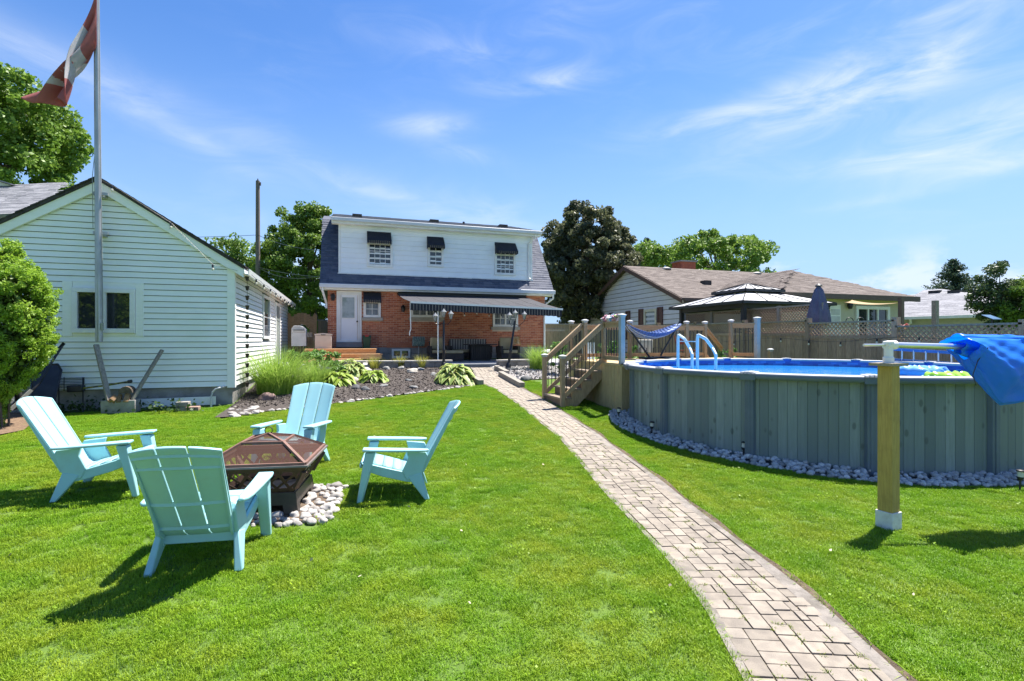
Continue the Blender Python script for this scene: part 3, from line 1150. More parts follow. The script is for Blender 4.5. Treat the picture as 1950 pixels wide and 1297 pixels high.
for (px0, px1, yt, yb, g0, g1, gt, gb, cols) in ((699, 748, 440, 458, 704, 743, 463, 503, 4), (813, 848, 450, 470, 819, 840, 474, 503, 2), (942, 985, 461, 480, 946, 977, 482, 519, 4)):
    a0, a1 = at_y(px0, 500, DYF).x, at_y(px1 - 4, 500, DYF).x
    w0, w1 = at_y(g0, 500, DYF).x, at_y(g1, 500, DYF).x
    window(hou, df, w0 - .11, w1 + .11, at_y(g0, gb, DYF).z - .1, at_y(g0, gt, DYF).z + .34, cols, 4 if cols == 4 else 3, .10, .07, glass_d, mw=.019)
    zt = at_y(px0, yt, DYF).z
    win_awning(df, a0, a1, zt, .42 if cols == 4 else .42, .42)
win_awning(hf, hx(692), hx(725), hz(708, 556) - .0, .33, .36)
# wall lanterns
for px, py in ((634, 566), (767, 588)):
    c_ = hf(hx(px), .0, hz(px, py))
    l = MB().box(-.06, .06, .0, .03, -.12, .12, basis(c_, (1, 0, 0), (0, -1, 0))).build('wall_lantern', black_m, hou)
    MB().lathe([(.05, -.14), (.085, -.02), (.085, .06), (.11, .08), (.02, .16)], (c_.x, c_.y - .14, c_.z), 8).build('lantern_glass', black_m, l)

# ------------------------------------------------------------------ patio awning
bl, br = Vector((hx(757), HY - .05, hz(757, 561))), Vector((hx(1001), HY - .05, hz(1001, 566)))
fl, fr = Vector((bl.x + .05, 18.05, 3.04)), Vector((7.82, 18.05, 2.90))
awn = thing('patio_awning', 'large charcoal retractable awning with cream edged valance over patio', 'awning', (bl.x, HY, bl.z))
mb = MB()
NS = 9
for k in range(NS):
    t0, t1 = k / NS, (k + 1) / NS
    p = [bl.lerp(br, t0), bl.lerp(br, t1), fl.lerp(fr, t1), fl.lerp(fr, t0)]
    mid = [(p[0] + p[3]) / 2, (p[1] + p[2]) / 2]
    for q in mid:
        q.z -= .03
    mb.face([p[0], p[1], mid[1], mid[0]])
    mb.face([mid[0], mid[1], p[2], p[3]])
mb.build('canopy', awn_top, awn, smooth=False, solid=.01)
mb = MB()
for k in range(1, NS):
    t = k / NS
    a_, b_ = bl.lerp(br, t), fl.lerp(fr, t)
    m_ = (a_ + b_) / 2 - Vector((0, 0, .03))
    mb.beam(a_ + Vector((0, 0, .008)), m_ + Vector((0, 0, .008)), .03, .006)
    mb.beam(m_ + Vector((0, 0, .008)), b_ + Vector((0, 0, .008)), .03, .006)
mb.build('seam', M('seam', (.055, .055, .06), rough=.8), awn)
MB().beam(fl + Vector((0, -.03, -.02)), fr + Vector((.05, -.03, -.02)), .06, .07).build('front_bar', white_trim, awn)
MB().beam(bl + Vector((0, .0, .04)), br + Vector((0, .0, .04)), .16, .15).build('roller_case', black_m, awn, bevel=.03)
v = MB()
st = MB()
n = 52
for k in range(n):
    t0, t1 = k / n, (k + 1) / n
    p, q = fl.lerp(fr, t0), fl.lerp(fr, t1)
    o_ = Vector((0, -.066, -.055))
    y_ = Vector((0, .006, 0))
    d0, d1 = .23 + .015 * (k % 2), .23 + .015 * ((k + 1) % 2)
    p, q = p + o_, q + o_
    P = [p, q, q - Vector((0, 0, d1)), p - Vector((0, 0, d0))]
    v.hexa([P[3], P[2], P[2] + y_, P[3] + y_, P[0], P[1], P[1] + y_, P[0] + y_])
    st.hexa([p + Vector((-.008, -.004, -d0 + .01)), p + Vector((.008, -.004, -d0 + .01)), p + Vector((.008, -.001, -d0 + .01)), p + Vector((-.008, -.001, -d0 + .01)), p + Vector((-.008, -.004, -.01)), p + Vector((.008, -.004, -.01)), p + Vector((.008, -.001, -.01)), p + Vector((-.008, -.001, -.01))])
v.build('valance', awn_black, awn, smooth=False, fix=True)
st.build('piping', M('grey piping', (.28, .27, .24), rough=.8), awn, smooth=False)
for t in (.17, .98):
    p = fl.lerp(fr, t)
    if t < .5:
        MB().tube([(p.x, p.y, .9), (p.x, p.y, p.z - .05)], .022, 8).build('support_pole', white_trim, awn)
    MB().tube([bl.lerp(br, t) + Vector((0, 0, -.08)), (bl.lerp(br, t) + fl.lerp(fr, t)) / 2 + Vector((.6 if t < .5 else -.6, 0, -.12)), p + Vector((0, .05, -.05))], .03, 8).build('folding_arm', white_trim, awn)
p = fl + Vector((.0, .02, -.05))
MB().tube([p, p + Vector((.02, 0, -.9)), p + Vector((-.02, .0, -1.0)), p + Vector((-.02, 0, -1.12))], .018, 8).build('crank_rod', white_trim, awn)

# ------------------------------------------------------------------ neighbour with the lilac gable
NX_ = 16.0
nl, nr, na = at_x(1118, 592, NX_), at_x(1311, 566, NX_), at_x(1198, 506, NX_)
NE = (nl.z + nr.z) / 2
NY0, NY1, NYC = nr.y, nl.y, (nr.y + nl.y) / 2
NZT = na.z
nb = thing('neighbour_house', 'low lilac grey sided house with brown gable roof past the fence', 'house', (NX_, NYC, .95))
nf = basis((NX_, 0, 0), (0, -1, 0), (-1, 0, 0))     # a = -y
ov = .35
MB().prism([(NY0 + ov, .6), (NY1 - ov, .6), (NY1 - ov, NE + .02), (NYC, NZT - .2), (NY0 + ov, NE + .02)], lambda a, b, c: Vector((NX_ + b, a, c)), .005, 12).build('wall', M('shadow grey sheathing', (.2, .19, .21), rough=.9), nb, fix=True)  # dark tone behind the gapped boards paints their lap shadows


def nspan(c, ct):
    def half(z):
        h = (NY1 - NY0) / 2 - ov
        return h if z < NE + .02 else max(0, (NZT - .2 - z) / (NZT - .22 - NE) * h)
    h0, h1 = half(c), half(ct)
    return [(-NYC - h0, -NYC + h0, -NYC - h1, -NYC + h1)]


lap(nb, vinyl_nb, nf, nspan, 1.0, NZT - .3, .255, .035, gap=.03)
for s_ in (-1, 1):
    ye = NYC + s_ * (NY1 - NYC)
    pr = [(NYC, NZT - .1), (ye, NE - .1), (ye, NE), (NYC, NZT)]
    rf = MB().prism(pr, lambda a, b, c: Vector((NX_ - .35 + b, a, c)), 0, 13.5).build('roof', shingle_brown, nb, smooth=False, fix=True)
    MB().prism([(NYC, NZT - .02), (ye, NE - .02), (ye, NE - .24), (NYC, NZT - .26)], lambda a, b, c: Vector((NX_ - .40 + b, a, c)), 0, .045).build('rake_board', M('brown trim', (.10, .05, .04), rough=.6), nb, fix=True)
    if s_ < 0:
        vv = Vector((0, NYC - ye, NZT - NE))
        shingles(rf, shingle_brown, (NX_ - .36, ye, NE + .004), (1, 0, 0), vv, 13.5, vv.length, .16, .4)
MB().box(NX_ - .3, NX_ + 12, NY0 - .12, NY0 - .01, NE - .16, NE - .02).build('gutter', M('brown gutter', (.13, .085, .065), rough=.5), nb)
shut = M('maroon shutter', (.10, .035, .035), rough=.5)
for (p0, p1, t_, b_) in ((1170, 1192, 595, 634), (1228, 1252, 588, 632)):
    a0, a1 = at_x(p0, 0, NX_).y, at_x(p1, 0, NX_).y
    zt, zb = at_x((p0 + p1) / 2, t_, NX_).z, at_x((p0 + p1) / 2, b_, NX_).z - .4
    window(nb, nf, -a0, -a1, zb, zt, 1, 2, .14, .09, glass_l, frame_m=M('cream window trim', (.62, .56, .47), rough=.5))
    for (q0, q1) in ((-a0 - .55, -a0 - .08), (-a1 + .08, -a1 + .55)):
        sh = MB().frame(q0, q1, zb, zt + .05, .06, .03, .09, nf).build('shutter', shut, nb, smooth=False)
        MB().box(q0 + .055, q1 - .055, .03, .045, zb + .05, zt, nf).build('back_panel', shut, sh, smooth=False)
        for k in range(9):
            zz = zb + .08 + (zt - zb - .1) * k / 9
            MB().box(q0 + .06, q1 - .06, .046, .07, zz, zz + .10, nf).build('slat', shut, sh, smooth=False)
# chimney, vents
q = at_y(1303, 500, NYC + 1.0)
ch = MB().box(q.x - .55, q.x + .55, NYC + .6, NYC + 1.5, NZT - .6, at_y(1303, 500, NYC + 1).z).build('chimney', brick_m, nb, smooth=False)
MB().box(q.x - .62, q.x + .62, NYC + .53, NYC + 1.57, at_y(1303, 500, NYC + 1).z, at_y(1303, 500, NYC + 1).z + .09).build('cap', concrete, ch)
for px, py in ((1269, 513), (1441, 522)):
    q = at_y(px, py, NYC - .3)
    MB().lathe([(.16, -.3), (.16, .02), (.30, .05), (.30, .12), (.1, .2)], (q.x, q.y, q.z - .05), 10).build('roof_vent', M('vent grey', (.35, .33, .3), rough=.6), nb)
q = at_y(1344, 536, NY0 + 2.5)
MB().box(q.x - .22, q.x + .22, q.y - .2, q.y + .2, q.z - .2, q.z + .05).build('roof_vent', dark_edge, nb)
# hip-roofed wing
WY = 17.0
wl_, wr_ = at_y(1482, 556, WY - .4), at_y(1747, 566, WY - .4)
WE = (wl_.z + wr_.z) / 2
apx = at_y(1501, 514, 21.4)
cream = M('cream siding', (.50, .46, .36), (.46, .42, .33), 3, rough=.6)
wg = MB().box(wl_.x + .5, wr_.x - .6, WY, 25, .6, WE - .05).build('wing_wall', cream, nb)
mb = MB()
c0, c1, c2, c3 = (wl_.x, WY - .4, WE), (wr_.x, WY - .4, WE), (wr_.x, 26, WE), (wl_.x, 26, WE)
a0_, a1_ = (apx.x, apx.y, apx.z), (apx.x, 23.5, apx.z)
mb.face([c0, c1, a0_]).face([c1, c2, a1_, a0_]).face([c2, c3, a1_]).face([c3, c0, a0_, a1_])
mb.face([c3, c2, c1, c0])
wrf = mb.build('wing_roof', shingle_brown, nb, smooth=False)
o_ = Vector(c0)
u_ = (Vector(c1) - o_).normalized()
Wd = (Vector(c1) - o_).length
foot = o_ + u_ * ((Vector(a0_) - o_).dot(u_))
v_ = Vector(a0_) - foot
fa = (Vector(a0_) - o_).dot(u_)
shingles(wrf, shingle_brown, o_ + Vector((0, 0, .01)), u_, v_, Wd, v_.length, .17, .4, lambda a, s_: fa * s_ / v_.length < a < Wd - (Wd - fa) * s_ / v_.length)
o2 = Vector(c3)
u2 = (Vector(c0) - o2).normalized()
W2 = (Vector(c0) - o2).length
foot2 = Vector((wl_.x, apx.y, WE))
v2 = Vector(a0_) - foot2
shingles(wrf, shingle_brown, o2 + Vector((0, 0, .01)), u2, v2, W2, v2.length, .17, .4, lambda a, s_: (W2 - a) > 4.3 * s_ / v2.length and a > 2.5 * s_ / v2.length)
MB().box(wl_.x - .05, wr_.x + .05, WY - .5, WY - .402, WE - .2, WE + .02).build('gutter', M('brown gutter', (.13, .085, .065)), nb)
MB().box(wl_.x, wr_.x, WY - .4, WY - .002, WE - .12, WE - .06).build('soffit', M('tan soffit', (.35, .27, .18), rough=.7), nb)
wf = basis((0, WY, 0), (1, 0, 0), (0, -1, 0))
dd = at_y(1579, 600, WY).x, at_y(1599, 600, WY).x
d_ = MB().box(dd[0], dd[1], .0, .05, 1.0, at_y(1590, 580, WY).z, wf).build('door', white_trim, nb)
for k in range(6):
    MB().box(dd[0] + .05, dd[1] - .05, .05, .06, 1.3 + k * .3, 1.55 + k * .3, wf).build('panel', M('pale door panel', (.55, .55, .56)), d_)
window(nb, wf, at_y(1628, 600, WY).x, at_y(1692, 600, WY).x, 1.1, at_y(1660, 583, WY).z, 1, 1, .14, .08, glass_d, sashes=3)
for px in (1570, 1613):
    c_ = at_y(px, 583, WY)
    MB().lathe([(.07, -.12), (.11, .0), (.11, .1), (.03, .2)], (c_.x, c_.y - .15, c_.z), 8).build('wall_lantern', black_m, nb)

# ------------------------------------------------------------------ farther houses
g0, g1 = at_d(1668, 596, 29), at_d(2060, 606, 22.5)
h3 = thing('grey_roofed_house', 'low house with pale grey shingle roof beyond the fence', 'house', (26, 13, .9))
ez = 2.95
e0, e1 = Vector((g0.x, g0.y, ez)), Vector((g1.x, g1.y, ez))
ru = (e1 - e0).normalized()
rn = Vector((-ru.y, ru.x, 0))
if rn.dot(Vector((1, 1, 0))) < 0:
    rn = -rn
depth_ = 5.0
r0 = at_d(1690, 548, 33)
t0 = e0 + ru * .6 + rn * depth_
t0.z = 4.75
t1 = e0 + ru * 1.5 + rn * depth_
t1.z = 4.75
b0_, b1_ = e0 + rn * 2 * depth_, e1 + rn * 2 * depth_
mb = MB()
mb.face([e0, e1, t1, t0]).face([e1, b1_, t1]).face([b1_, b0_, t0, t1]).face([b0_, e0, t0]).face([e0, b0_, b1_, e1])
rf = mb.build('roof', shingle_grey, h3, smooth=False)
vv = (t0 - e0) - ru * ((t0 - e0).dot(ru))
Lr = (e1 - e0).length
shingles(rf, shingle_grey, e0, ru, vv, Lr, vv.length, .2, .5, lambda a, s_: .6 * s_ / vv.length < a < Lr - (Lr - 1.5) * s_ / vv.length)
wm = M('pale stucco', (.50, .50, .46), rough=.8)
i0, i1 = e0 + ru * .4 + rn * .5, e1 - ru * .4 + rn * .5
mb = MB()
mb.hexa([(p.x, p.y, z) for z in (.6, ez) for p in (i0, i1, i1 + rn * 8, i0 + rn * 8)])
mb.build('wall', wm, h3, fix=True)
MB().beam(e0 + Vector((0, 0, -.05)), e1 + Vector((0, 0, -.05)), .12, .14).build('gutter', white_trim, h3)
for k in range(4):
    p = t0 - vv.normalized() * .7 + ru * (.5 + .95 * k) - vv.normalized() * .22 * k
    MB().beam(p, p + ru * .55, .35, .22).build('roof_vent', dark_edge, h3)
p = e0 + ru * 1.6
MB().tube([p + Vector((0, 0, -.1)), p + Vector((0, 0, -.3)) + rn * .1, p - ru * .5 + rn * .4 + Vector((0, 0, -.6)), p - ru * .5 + rn * .4 + Vector((0, 0, -1.6))], .06, 8).build('downspout', white_trim, h3)
wq = basis(i0, ru, -rn)
for k in range(3):
    window(h3, wq, 8.0 + k * .95, 8.8 + k * .95, 1.65, 2.55, 2, 1, .08, .06, glass_d)

h4 = thing('brown_roofed_house', 'distant house with brown roof and small dormer behind grey roof', 'house', tuple(at_d(1830, 620, 48)))
c_ = at_d(1835, 648, 48)
zr, ze = 1.7 + 95 * 48 / FPX, 1.7 + 40 * 48 / FPX
qb = basis((c_.x, c_.y, 0), tuple(_r), tuple(-_f))
MB().prism([(-4.2, ze), (7, ze), (5.0, zr), (-2.2, zr)], qb, -.2, .2).build('gable', shingle_brown, h4, fix=True)
mb = MB()
mb.face([qb(-4.2, .3, ze), qb(7, .3, ze), qb(5.0, -3, zr), qb(-2.0, -3, zr)]).face([qb(-4.2, -6, ze), qb(-4.2, .3, ze), qb(-2.0, -3, zr)]).face([qb(7, .3, ze), qb(7, -6, ze), qb(5, -3, zr)])
r4 = mb.build('roof', shingle_brown, h4, smooth=False)
MB().box(-3.9, 6.7, -6, .0, 0, ze, qb).build('wall', M('tan brick far', (.30, .22, .17), rough=.9), h4)
mb = MB()
mb.face([qb(-1.6, .5, ze + 1.2), qb(-.6, .5, zr), qb(-.1, -2.5, zr), qb(-1.6, -2.5, ze + 1.2)])
mb.face([qb(-1.6, .5, ze + 1.2), qb(.0, .5, ze + 1.2), qb(-.6, .5, zr)])
mb.build('dormer', dark_edge, r4, smooth=False)

# neighbour's roof glimpsed left of the garage
h5 = thing('shingled_house', 'grey shingled roof corner showing behind the garage at far left', 'house', tuple(at_d(0, 660, 17.5)))
p = [at_d(-260, 425, 15), at_d(100, 405, 16.0), at_d(92, 369, 19), at_d(-260, 366, 19)]
mb = MB()
mb.face(p)
r5 = mb.build('roof', shingle_grey, h5, smooth=False, solid=.06)
u5 = (p[1] - p[0])
v5 = (p[3] - p[0]) - u5.normalized() * ((p[3] - p[0]).dot(u5.normalized()))
L5 = u5.length
shingles(r5, shingle_grey, p[0] + Vector((0, 0, .04)), u5, v5, L5, v5.length, .15, .35, lambda a, s_: a < L5 - .1 + ((p[2] - p[0]).dot(u5.normalized()) - L5) * s_ / v5.length)
q = [at_d(-260, 560, 16), at_d(60, 560, 16.6), at_d(60, 700, 16.6), at_d(-260, 700, 16)]
MB().beam(at_d(-260, 520, 17.2), at_d(60, 520, 17.2), 2.5, 3.6).build('wall', M('beige siding', (.5, .48, .42), rough=.7), h5)
# upper storey with white rake
a_, b_ = at_d(-60, 332, 20), at_d(42, 363, 20)
MB().beam(a_, b_, .5, .16).build('rake_board', white_trim, h5)
MB().beam(a_ + Vector((0, .3, -.30)), b_ + Vector((0, .3, -.30)), .3, .42).build('gable_wall', M('dark gable', (.05, .05, .055)), h5)
MB().beam(a_ + Vector((0, 0, .1)), b_ + Vector((.1, 0, .1)), 1.2, .04).build('upper_roof', shingle_grey, h5)

# ------------------------------------------------------------------ fences
def lattice(f, a0, a1, c0, c1, name, mat, parent, sp=.085, w=.032):
    mb = MB()
    H = c1 - c0
    for s_ in (1, -1):
        a = a0 - H
        while a < a1 + H:
            p0, p1 = (a, c0), (a + s_ * H, c1)
            # clip to [a0, a1]
            lo, hi = 0.0, 1.0
            dx_ = p1[0] - p0[0]
            t_a, t_b = sorted([(a0 - p0[0]) / dx_, (a1 - p0[0]) / dx_])
            lo, hi = max(0, t_a), min(1, t_b)
            if hi - lo > .05:
                q0 = (p0[0] + dx_ * lo, c0 + H * lo)
                q1 = (p0[0] + dx_ * hi, c0 + H * hi)
                off = .006 * s_
                k = w * .7
                mb.face([f(q0[0] - k, off, q0[1]), f(q0[0] + k, off, q0[1]), f(q1[0] + k, off, q1[1]), f(q1[0] - k, off, q1[1])])
            a += sp * 1.414
    return mb.build(name, mat, parent, smooth=False, solid=.008, kind='stuff')


FX = 12.8
FPY = [4.1, 6.6, 9.1, 11.6, 14.1, 16.6, 19.1, 21.6]
FTOP = [2.0, 2.06, 2.21, 2.29, 2.33, 2.36, 2.40]
fq = basis((FX, 0, 0), (0, -1, 0), (-1, 0, 0))
names_ = ['nearest', 'second nearest', 'third', 'fourth', 'fifth', 'sixth', 'seventh']
for k in range(7):
    y0, y1, zt = FPY[k], FPY[k + 1], FTOP[k]
    zb = tz(FX, (y0 + y1) / 2)
    pos_ = ['at the right edge of the frame', 'behind the pool floats', 'next towards the house past the floats', 'behind the tall grey deck post', 'behind the pool ladder handles', 'behind the hammock', 'last before the back fence'][k]
    t = thing('fence_panel', 'weathered brown fence panel with lattice top, ' + pos_, 'fence', (FX, (y0 + y1) / 2, zb), group='weathered lattice topped fence panels beside the pool')
    MB().box(-y0 - .065, -y0 + .065, -.07, .07, zb - .2, zt + .06, fq).build('post', wood_grey, t)
    nbd = 17
    wv = (y1 - y0 - .13) / nbd
    zl = zt - .46
    for i in range(nbd):
        a_ = -y1 + .065 + i * wv
        MB().box(a_ + .003, a_ + wv - .003, -.012, .012 + .004 * (i % 2), zb + .03, zl, fq).build('board', wood_grey, t, smooth=False)
    MB().box(-y1 + .065, -y0 - .065, -.04, .04, zl + .003, zl + .09, fq).build('rail', wood_grey, t)
    MB().box(-y1 + .03, -y0 + .0, -.07, .07, zt - .04, zt, fq).build('cap_rail', grey_timber, t)
    lattice(fq, -y1 + .065, -y0 - .065, zl + .09, zt - .04, 'lattice', wood_grey, t)
# the taller lattice screen on the neighbour's side
t = thing('lattice_screen', 'tall grey lattice privacy screen in front of gazebo', 'fence', (14.6, 14, .9))
SX = 13.6
fq2 = basis((SX, 0, 0), (0, -1, 0), (-1, 0, 0))
s0, s1 = at_x(1566, 577, SX), at_x(1306, 597, SX)
for k in range(4):
    ya, yb = s0.y + (s1.y - s0.y) * k / 4, s0.y + (s1.y - s0.y) * (k + 1) / 4
    za = s0.z + (s1.z - s0.z) * k / 4
    lattice(fq2, -yb, -ya, 2.0, za - .05, 'lattice', wood_grey, t, .08)
    MB().box(-ya - .05, -ya + .05, -.05, .05, .8, za + .02, fq2).build('post', grey_timber, t)
    MB().box(-yb, -ya, -.04, .04, za - .05, za, fq2).build('cap_rail', grey_timber, t)
    MB().box(-yb, -ya, -.015, .015, .8, 2.0, fq2).build('board', wood_grey, t)
# fence behind the house corner
t = thing('back_fence', 'tan board fence between brick house and neighbour', 'fence', (11, 22.4, .93))
bq = basis((0, 22.4, 0), (1, 0, 0), (0, -1, 0))
for i in range(28):
    a_ = HX1 + .1 + i * .145
    MB().box(a_ + .003, a_ + .142, -.01, .012 + .003 * (i % 2), .95, 2.15, bq).build('board', wood_fence2, t, smooth=False)
MB().box(HX1 + .1, FX, -.04, .04, 2.155, 2.24, bq).build('rail', wood_fence2, t)
MB().box(HX1 + .1, FX, -.012, .012, 2.243, 2.44, bq).build('top_board', wood_fence2, t)
MB().box(HX1 + .1, FX, -.06, .06, 2.443, 2.49, bq).build('cap_rail', grey_timber, t)

# ------------------------------------------------------------------ gate by the garage
gq = basis((0, 23.3, 0), (1, 0, 0), (0, -1, 0))
ga0, ga1 = at_y(550, 640, 23.3).x, at_y(600, 640, 23.3).x
gzt = at_y(575, 599, 23.3).z
t = thing('garden_gate', 'cedar garden gate with arched top and diamond opening', 'gate', ((ga0 + ga1) / 2, 23.3, 1.0))
for a_ in (ga0, ga1):
    MB().box(a_ - .07, a_ + .07, -.07, .07, .9, gzt - .02, gq).build('post', wood_new, t)
    MB().prism([(a_ - .09, gzt - .02), (a_ + .09, gzt - .02), (a_, gzt + .08)], gq, -.09, .09).build('post_cap', wood_new, t, fix=True)
mid = (ga0 + ga1) / 2
hw = (ga1 - ga0) / 2 - .07
nb_ = 7
dcz = at_y(575, 628, 23.3).z
for i in range(nb_):
    a_ = mid - hw + 2 * hw * i / nb_
    b_ = a_ + 2 * hw / nb_ - .006
    m_ = (a_ + b_) / 2 - mid
    top = gzt - .12 + .20 * (1 - (m_ / hw) ** 2)
    d = .36 - abs(m_)
    if d > .02:
        MB().box(a_, b_, -.01, .012, dcz + d, top, gq).build('board', wood_new, t, smooth=False)
        MB().box(a_, b_, -.01, .012, 1.0, dcz - d, gq).build('board', wood_new, t, smooth=False)
    else:
        MB().box(a_, b_, -.01, .012, 1.0, top, gq).build('board', wood_new, t, smooth=False)
MB().box(mid - hw, mid + hw, .013, .04, gzt - .42, gzt - .30, gq).build('rail', wood_new, t)
MB().prism([(mid - .38, dcz), (mid, dcz + .38), (mid + .38, dcz), (mid, dcz - .38), (mid - .38, dcz), (mid - .32, dcz), (mid, dcz - .32), (mid + .32, dcz), (mid, dcz + .32), (mid - .32, dcz)], gq, .013, .035).build('diamond_trim', wood_new, t)
t = thing('side_fence', 'low tan board fence between gate and brick house', 'fence', ((ga1 + HX0) / 2, 23.4, 1.0))
q_ = basis((0, 23.45, 0), (1, 0, 0), (0, -1, 0))
z_ = at_y(612, 608, 23.4).z
for i in range(8):
    a_ = ga1 + .1 + i * .13
    MB().box(a_ + .003, a_ + .127, -.01, .012, .9, z_ - .06, q_).build('board', wood_fence2, t, smooth=False)
MB().box(ga1 + .08, ga1 + 1.15, -.05, .05, z_ - .055, z_, q_).build('cap_rail', grey_timber, t)

# ------------------------------------------------------------------ wooden steps to the house door
st_ = thing('door_steps', 'orange cedar platform and steps below white door', 'steps', (0, 20, .9))
x0, x1 = -1.35, 1.28
for k, (yf, zt, xe) in enumerate(((20.0, 1.39, 1.15), (19.55, 1.21, 1.32), (19.1, 1.05, .55))):
    MB().box(x0, xe, yf + .03, yf + .06, zt - .185, zt - .042).build('riser', wood_new, st_)
    yb = 22.0 if k == 0 else yf + .5
    nbd = int((yb - yf) / .14)
    for i in range(max(3, nbd)):
        ya = yf + i * .142
        MB().box(x0, xe + .03, ya, ya + .138, zt - .038, zt).build('deck_board', wood_new, st_, smooth=False)
    MB().box(xe - .04, xe, yf + .062, yb - .05, zt - .185, zt - .042).build('stringer', wood_new, st_)

# ------------------------------------------------------------------ patio retaining walls of blocks
def block_wall(name, label, pts, z0, z1, cap=True):
    t = thing(name, label, 'wall', (pts[0][0], pts[0][1], z0), group='patio retaining walls')
    bm_ = M('grey wall block', (.26, .235, .22), (.19, .175, .165), 5, rough=.95, bump=.6, bs=40, rand=.12)
    cm_ = M('pale cap stone', (.46, .43, .39), (.38, .355, .325), 5, rough=.9, bump=.4, rand=.06)
    for (xa, ya), (xb, yb) in zip(pts[:-1], pts[1:]):
        d = Vector((xb - xa, yb - ya, 0))
        L_ = d.length
        f = basis((xa, ya, 0), d, (d.y, -d.x, 0))
        n_ = max(1, round(L_ / .42))
        w = L_ / n_
        for i in range(n_):
            for j, (za, zb) in enumerate(((z0, (z0 + z1 - .06) / 2 - .004), ((z0 + z1 - .06) / 2 + .004, z1 - .063))):
                o_ = w * .5 * (j % 2)
                a0_, a1_ = max(0, i * w - o_), min(L_, (i + 1) * w - o_)
                MB().box(a0_ + .004, a1_ - .004, -.12, .10 + random.uniform(-.006, .006), za, zb, f).build('block', bm_, t, bevel=.012)
            MB().box(i * w + .003, (i + 1) * w - .003, -.14, .12, z1 - .06, z1, f).build('cap_stone', cm_, t, bevel=.01)
    return t


wl0 = at_y(637, 690, 17.9)
block_wall('retaining_wall', 'low block wall behind the bed, left of the path opening', [(at_y(636, 690, 18.0).x, 18.0), (at_y(700, 690, 17.6).x, 17.6), (at_y(770, 690, 17.45).x, 17.45), (at_y(861, 690, 17.4).x, 17.4)], .60, 1.04)
block_wall('retaining_wall', 'low block wall right of the path opening beside lamp', [(at_y(948, 690, 17.3).x, 17.3), (at_y(1015, 690, 17.6).x, 17.6)], .62, 1.03)
MB().box(at_y(863, 690, 17.3).x, at_y(947, 690, 17.3).x, 17.25, 17.5, .6, .885).build('stone_step', M('blue grey step', (.15, .17, .20), (.11, .125, .15), 4, rough=.85), label='dark blue grey step where path meets patio', cat='step')

# timbers edging the path head
for (p0, p1, lab) in (((890, 722), (912, 734), 'short timber edging the path below the large hosta'),
                      ((950, 716), (990, 739), 'long timber edging right side of the path'),
                      ((942, 704), (962, 715), 'upper timber edging right side of path near patio')):
    a_, b_ = gnd(*p0), gnd(*p1)
    MB().beam(a_ + Vector((.06, 0, .07)), b_ + Vector((.06, 0, .07)), .16, .17).build('edging_timber', grey_timber, label=lab, cat='timber', group='timbers edging the path', bevel=.012)

# ================================================================== POOL
pcx, pcy = c2w(5.6, 9.75)
PR = 3.4
RIM = 1.25


def pol(r, a):
    return pcx + r * math.cos(a), pcy + r * math.sin(a)


# upright angles: solve for the pixel columns seen in the photo, then carry the spacing round
def ang_at(px):
    best = None
    v = ray(px, 648)
    for k in range(3600):
        a = 2 * PI * k / 3600
        X, Y = pol(PR, a)
        if X * math.cos(a) + Y * math.sin(a) - (pcx * math.cos(a) + pcy * math.sin(a)) <= 0:
            pass
        # front-facing only
        nx_, ny_ = math.cos(a), math.sin(a)
        if nx_ * (0 - X) + ny_ * (0 - Y) < 0:
            continue
        d = abs(X * v.y - Y * v.x) / math.hypot(v.x, v.y)
        if best is None or d < best[0]:
            best = (d, a)
    return best[1]


seen = [ang_at(p) for p in (1196, 1257, 1424, 1664, 1905)]
UP = list(seen)
stp = (seen[-1] - seen[1]) / 3
a = seen[-1] + stp
while a < seen[0] + 2 * PI - stp * .6:
    UP.append(a)
    a += stp
UP.sort()
pool = thing('swimming_pool', 'round above ground pool with grey green wood grain wall', 'swimming pool', (pcx, pcy, 0))
# printed wood-grain steel wall
pw = bpy.data.materials.new('wood grain pool wall')
pw.use_nodes = True
e = NX(pw.node_tree)
b = pw.node_tree.nodes['Principled BSDF']
at = pw.node_tree.nodes.new('ShaderNodeAttribute')
at.attribute_name = 'tone'
geo = pw.node_tree.nodes.new('ShaderNodeNewGeometry')
mp = pw.node_tree.nodes.new('ShaderNodeMapping')
mp.inputs['Scale'].default_value = (14, 14, .9)
e.l.new(geo.outputs['Position'], mp.inputs['Vector'])
gr = e.smooth(e.noise(mp.outputs[0], 3.0, 6, .65, .6), .3, .7)
col = e.mix(at.outputs['Fac'], (.125, .16, .165), (.26, .305, .30))
col = e.mix(e.m('MULTIPLY', gr, .5), col, (.13, .16, .162))
mp2 = pw.node_tree.nodes.new('ShaderNodeMapping')
mp2.inputs['Scale'].default_value = (7, 7, 3.4)
e.l.new(geo.outputs['Position'], mp2.inputs['Vector'])
vo = pw.node_tree.nodes.new('ShaderNodeTexVoronoi')
vo.inputs['Scale'].default_value = 1.0
vo.inputs['Randomness'].default_value = 1.0
e.l.new(mp2.outputs[0], vo.inputs['Vector'])
kn = e.m('SUBTRACT', 1.0, e.smooth(vo.outputs['Distance'], .10, .22))
col = e.mix(e.m('MULTIPLY', kn, .7), col, (.07, .085, .085))
e.l.new(col, b.inputs['Base Color'])
b.inputs['Roughness'].default_value = .55
pr_ = random.Random(9)
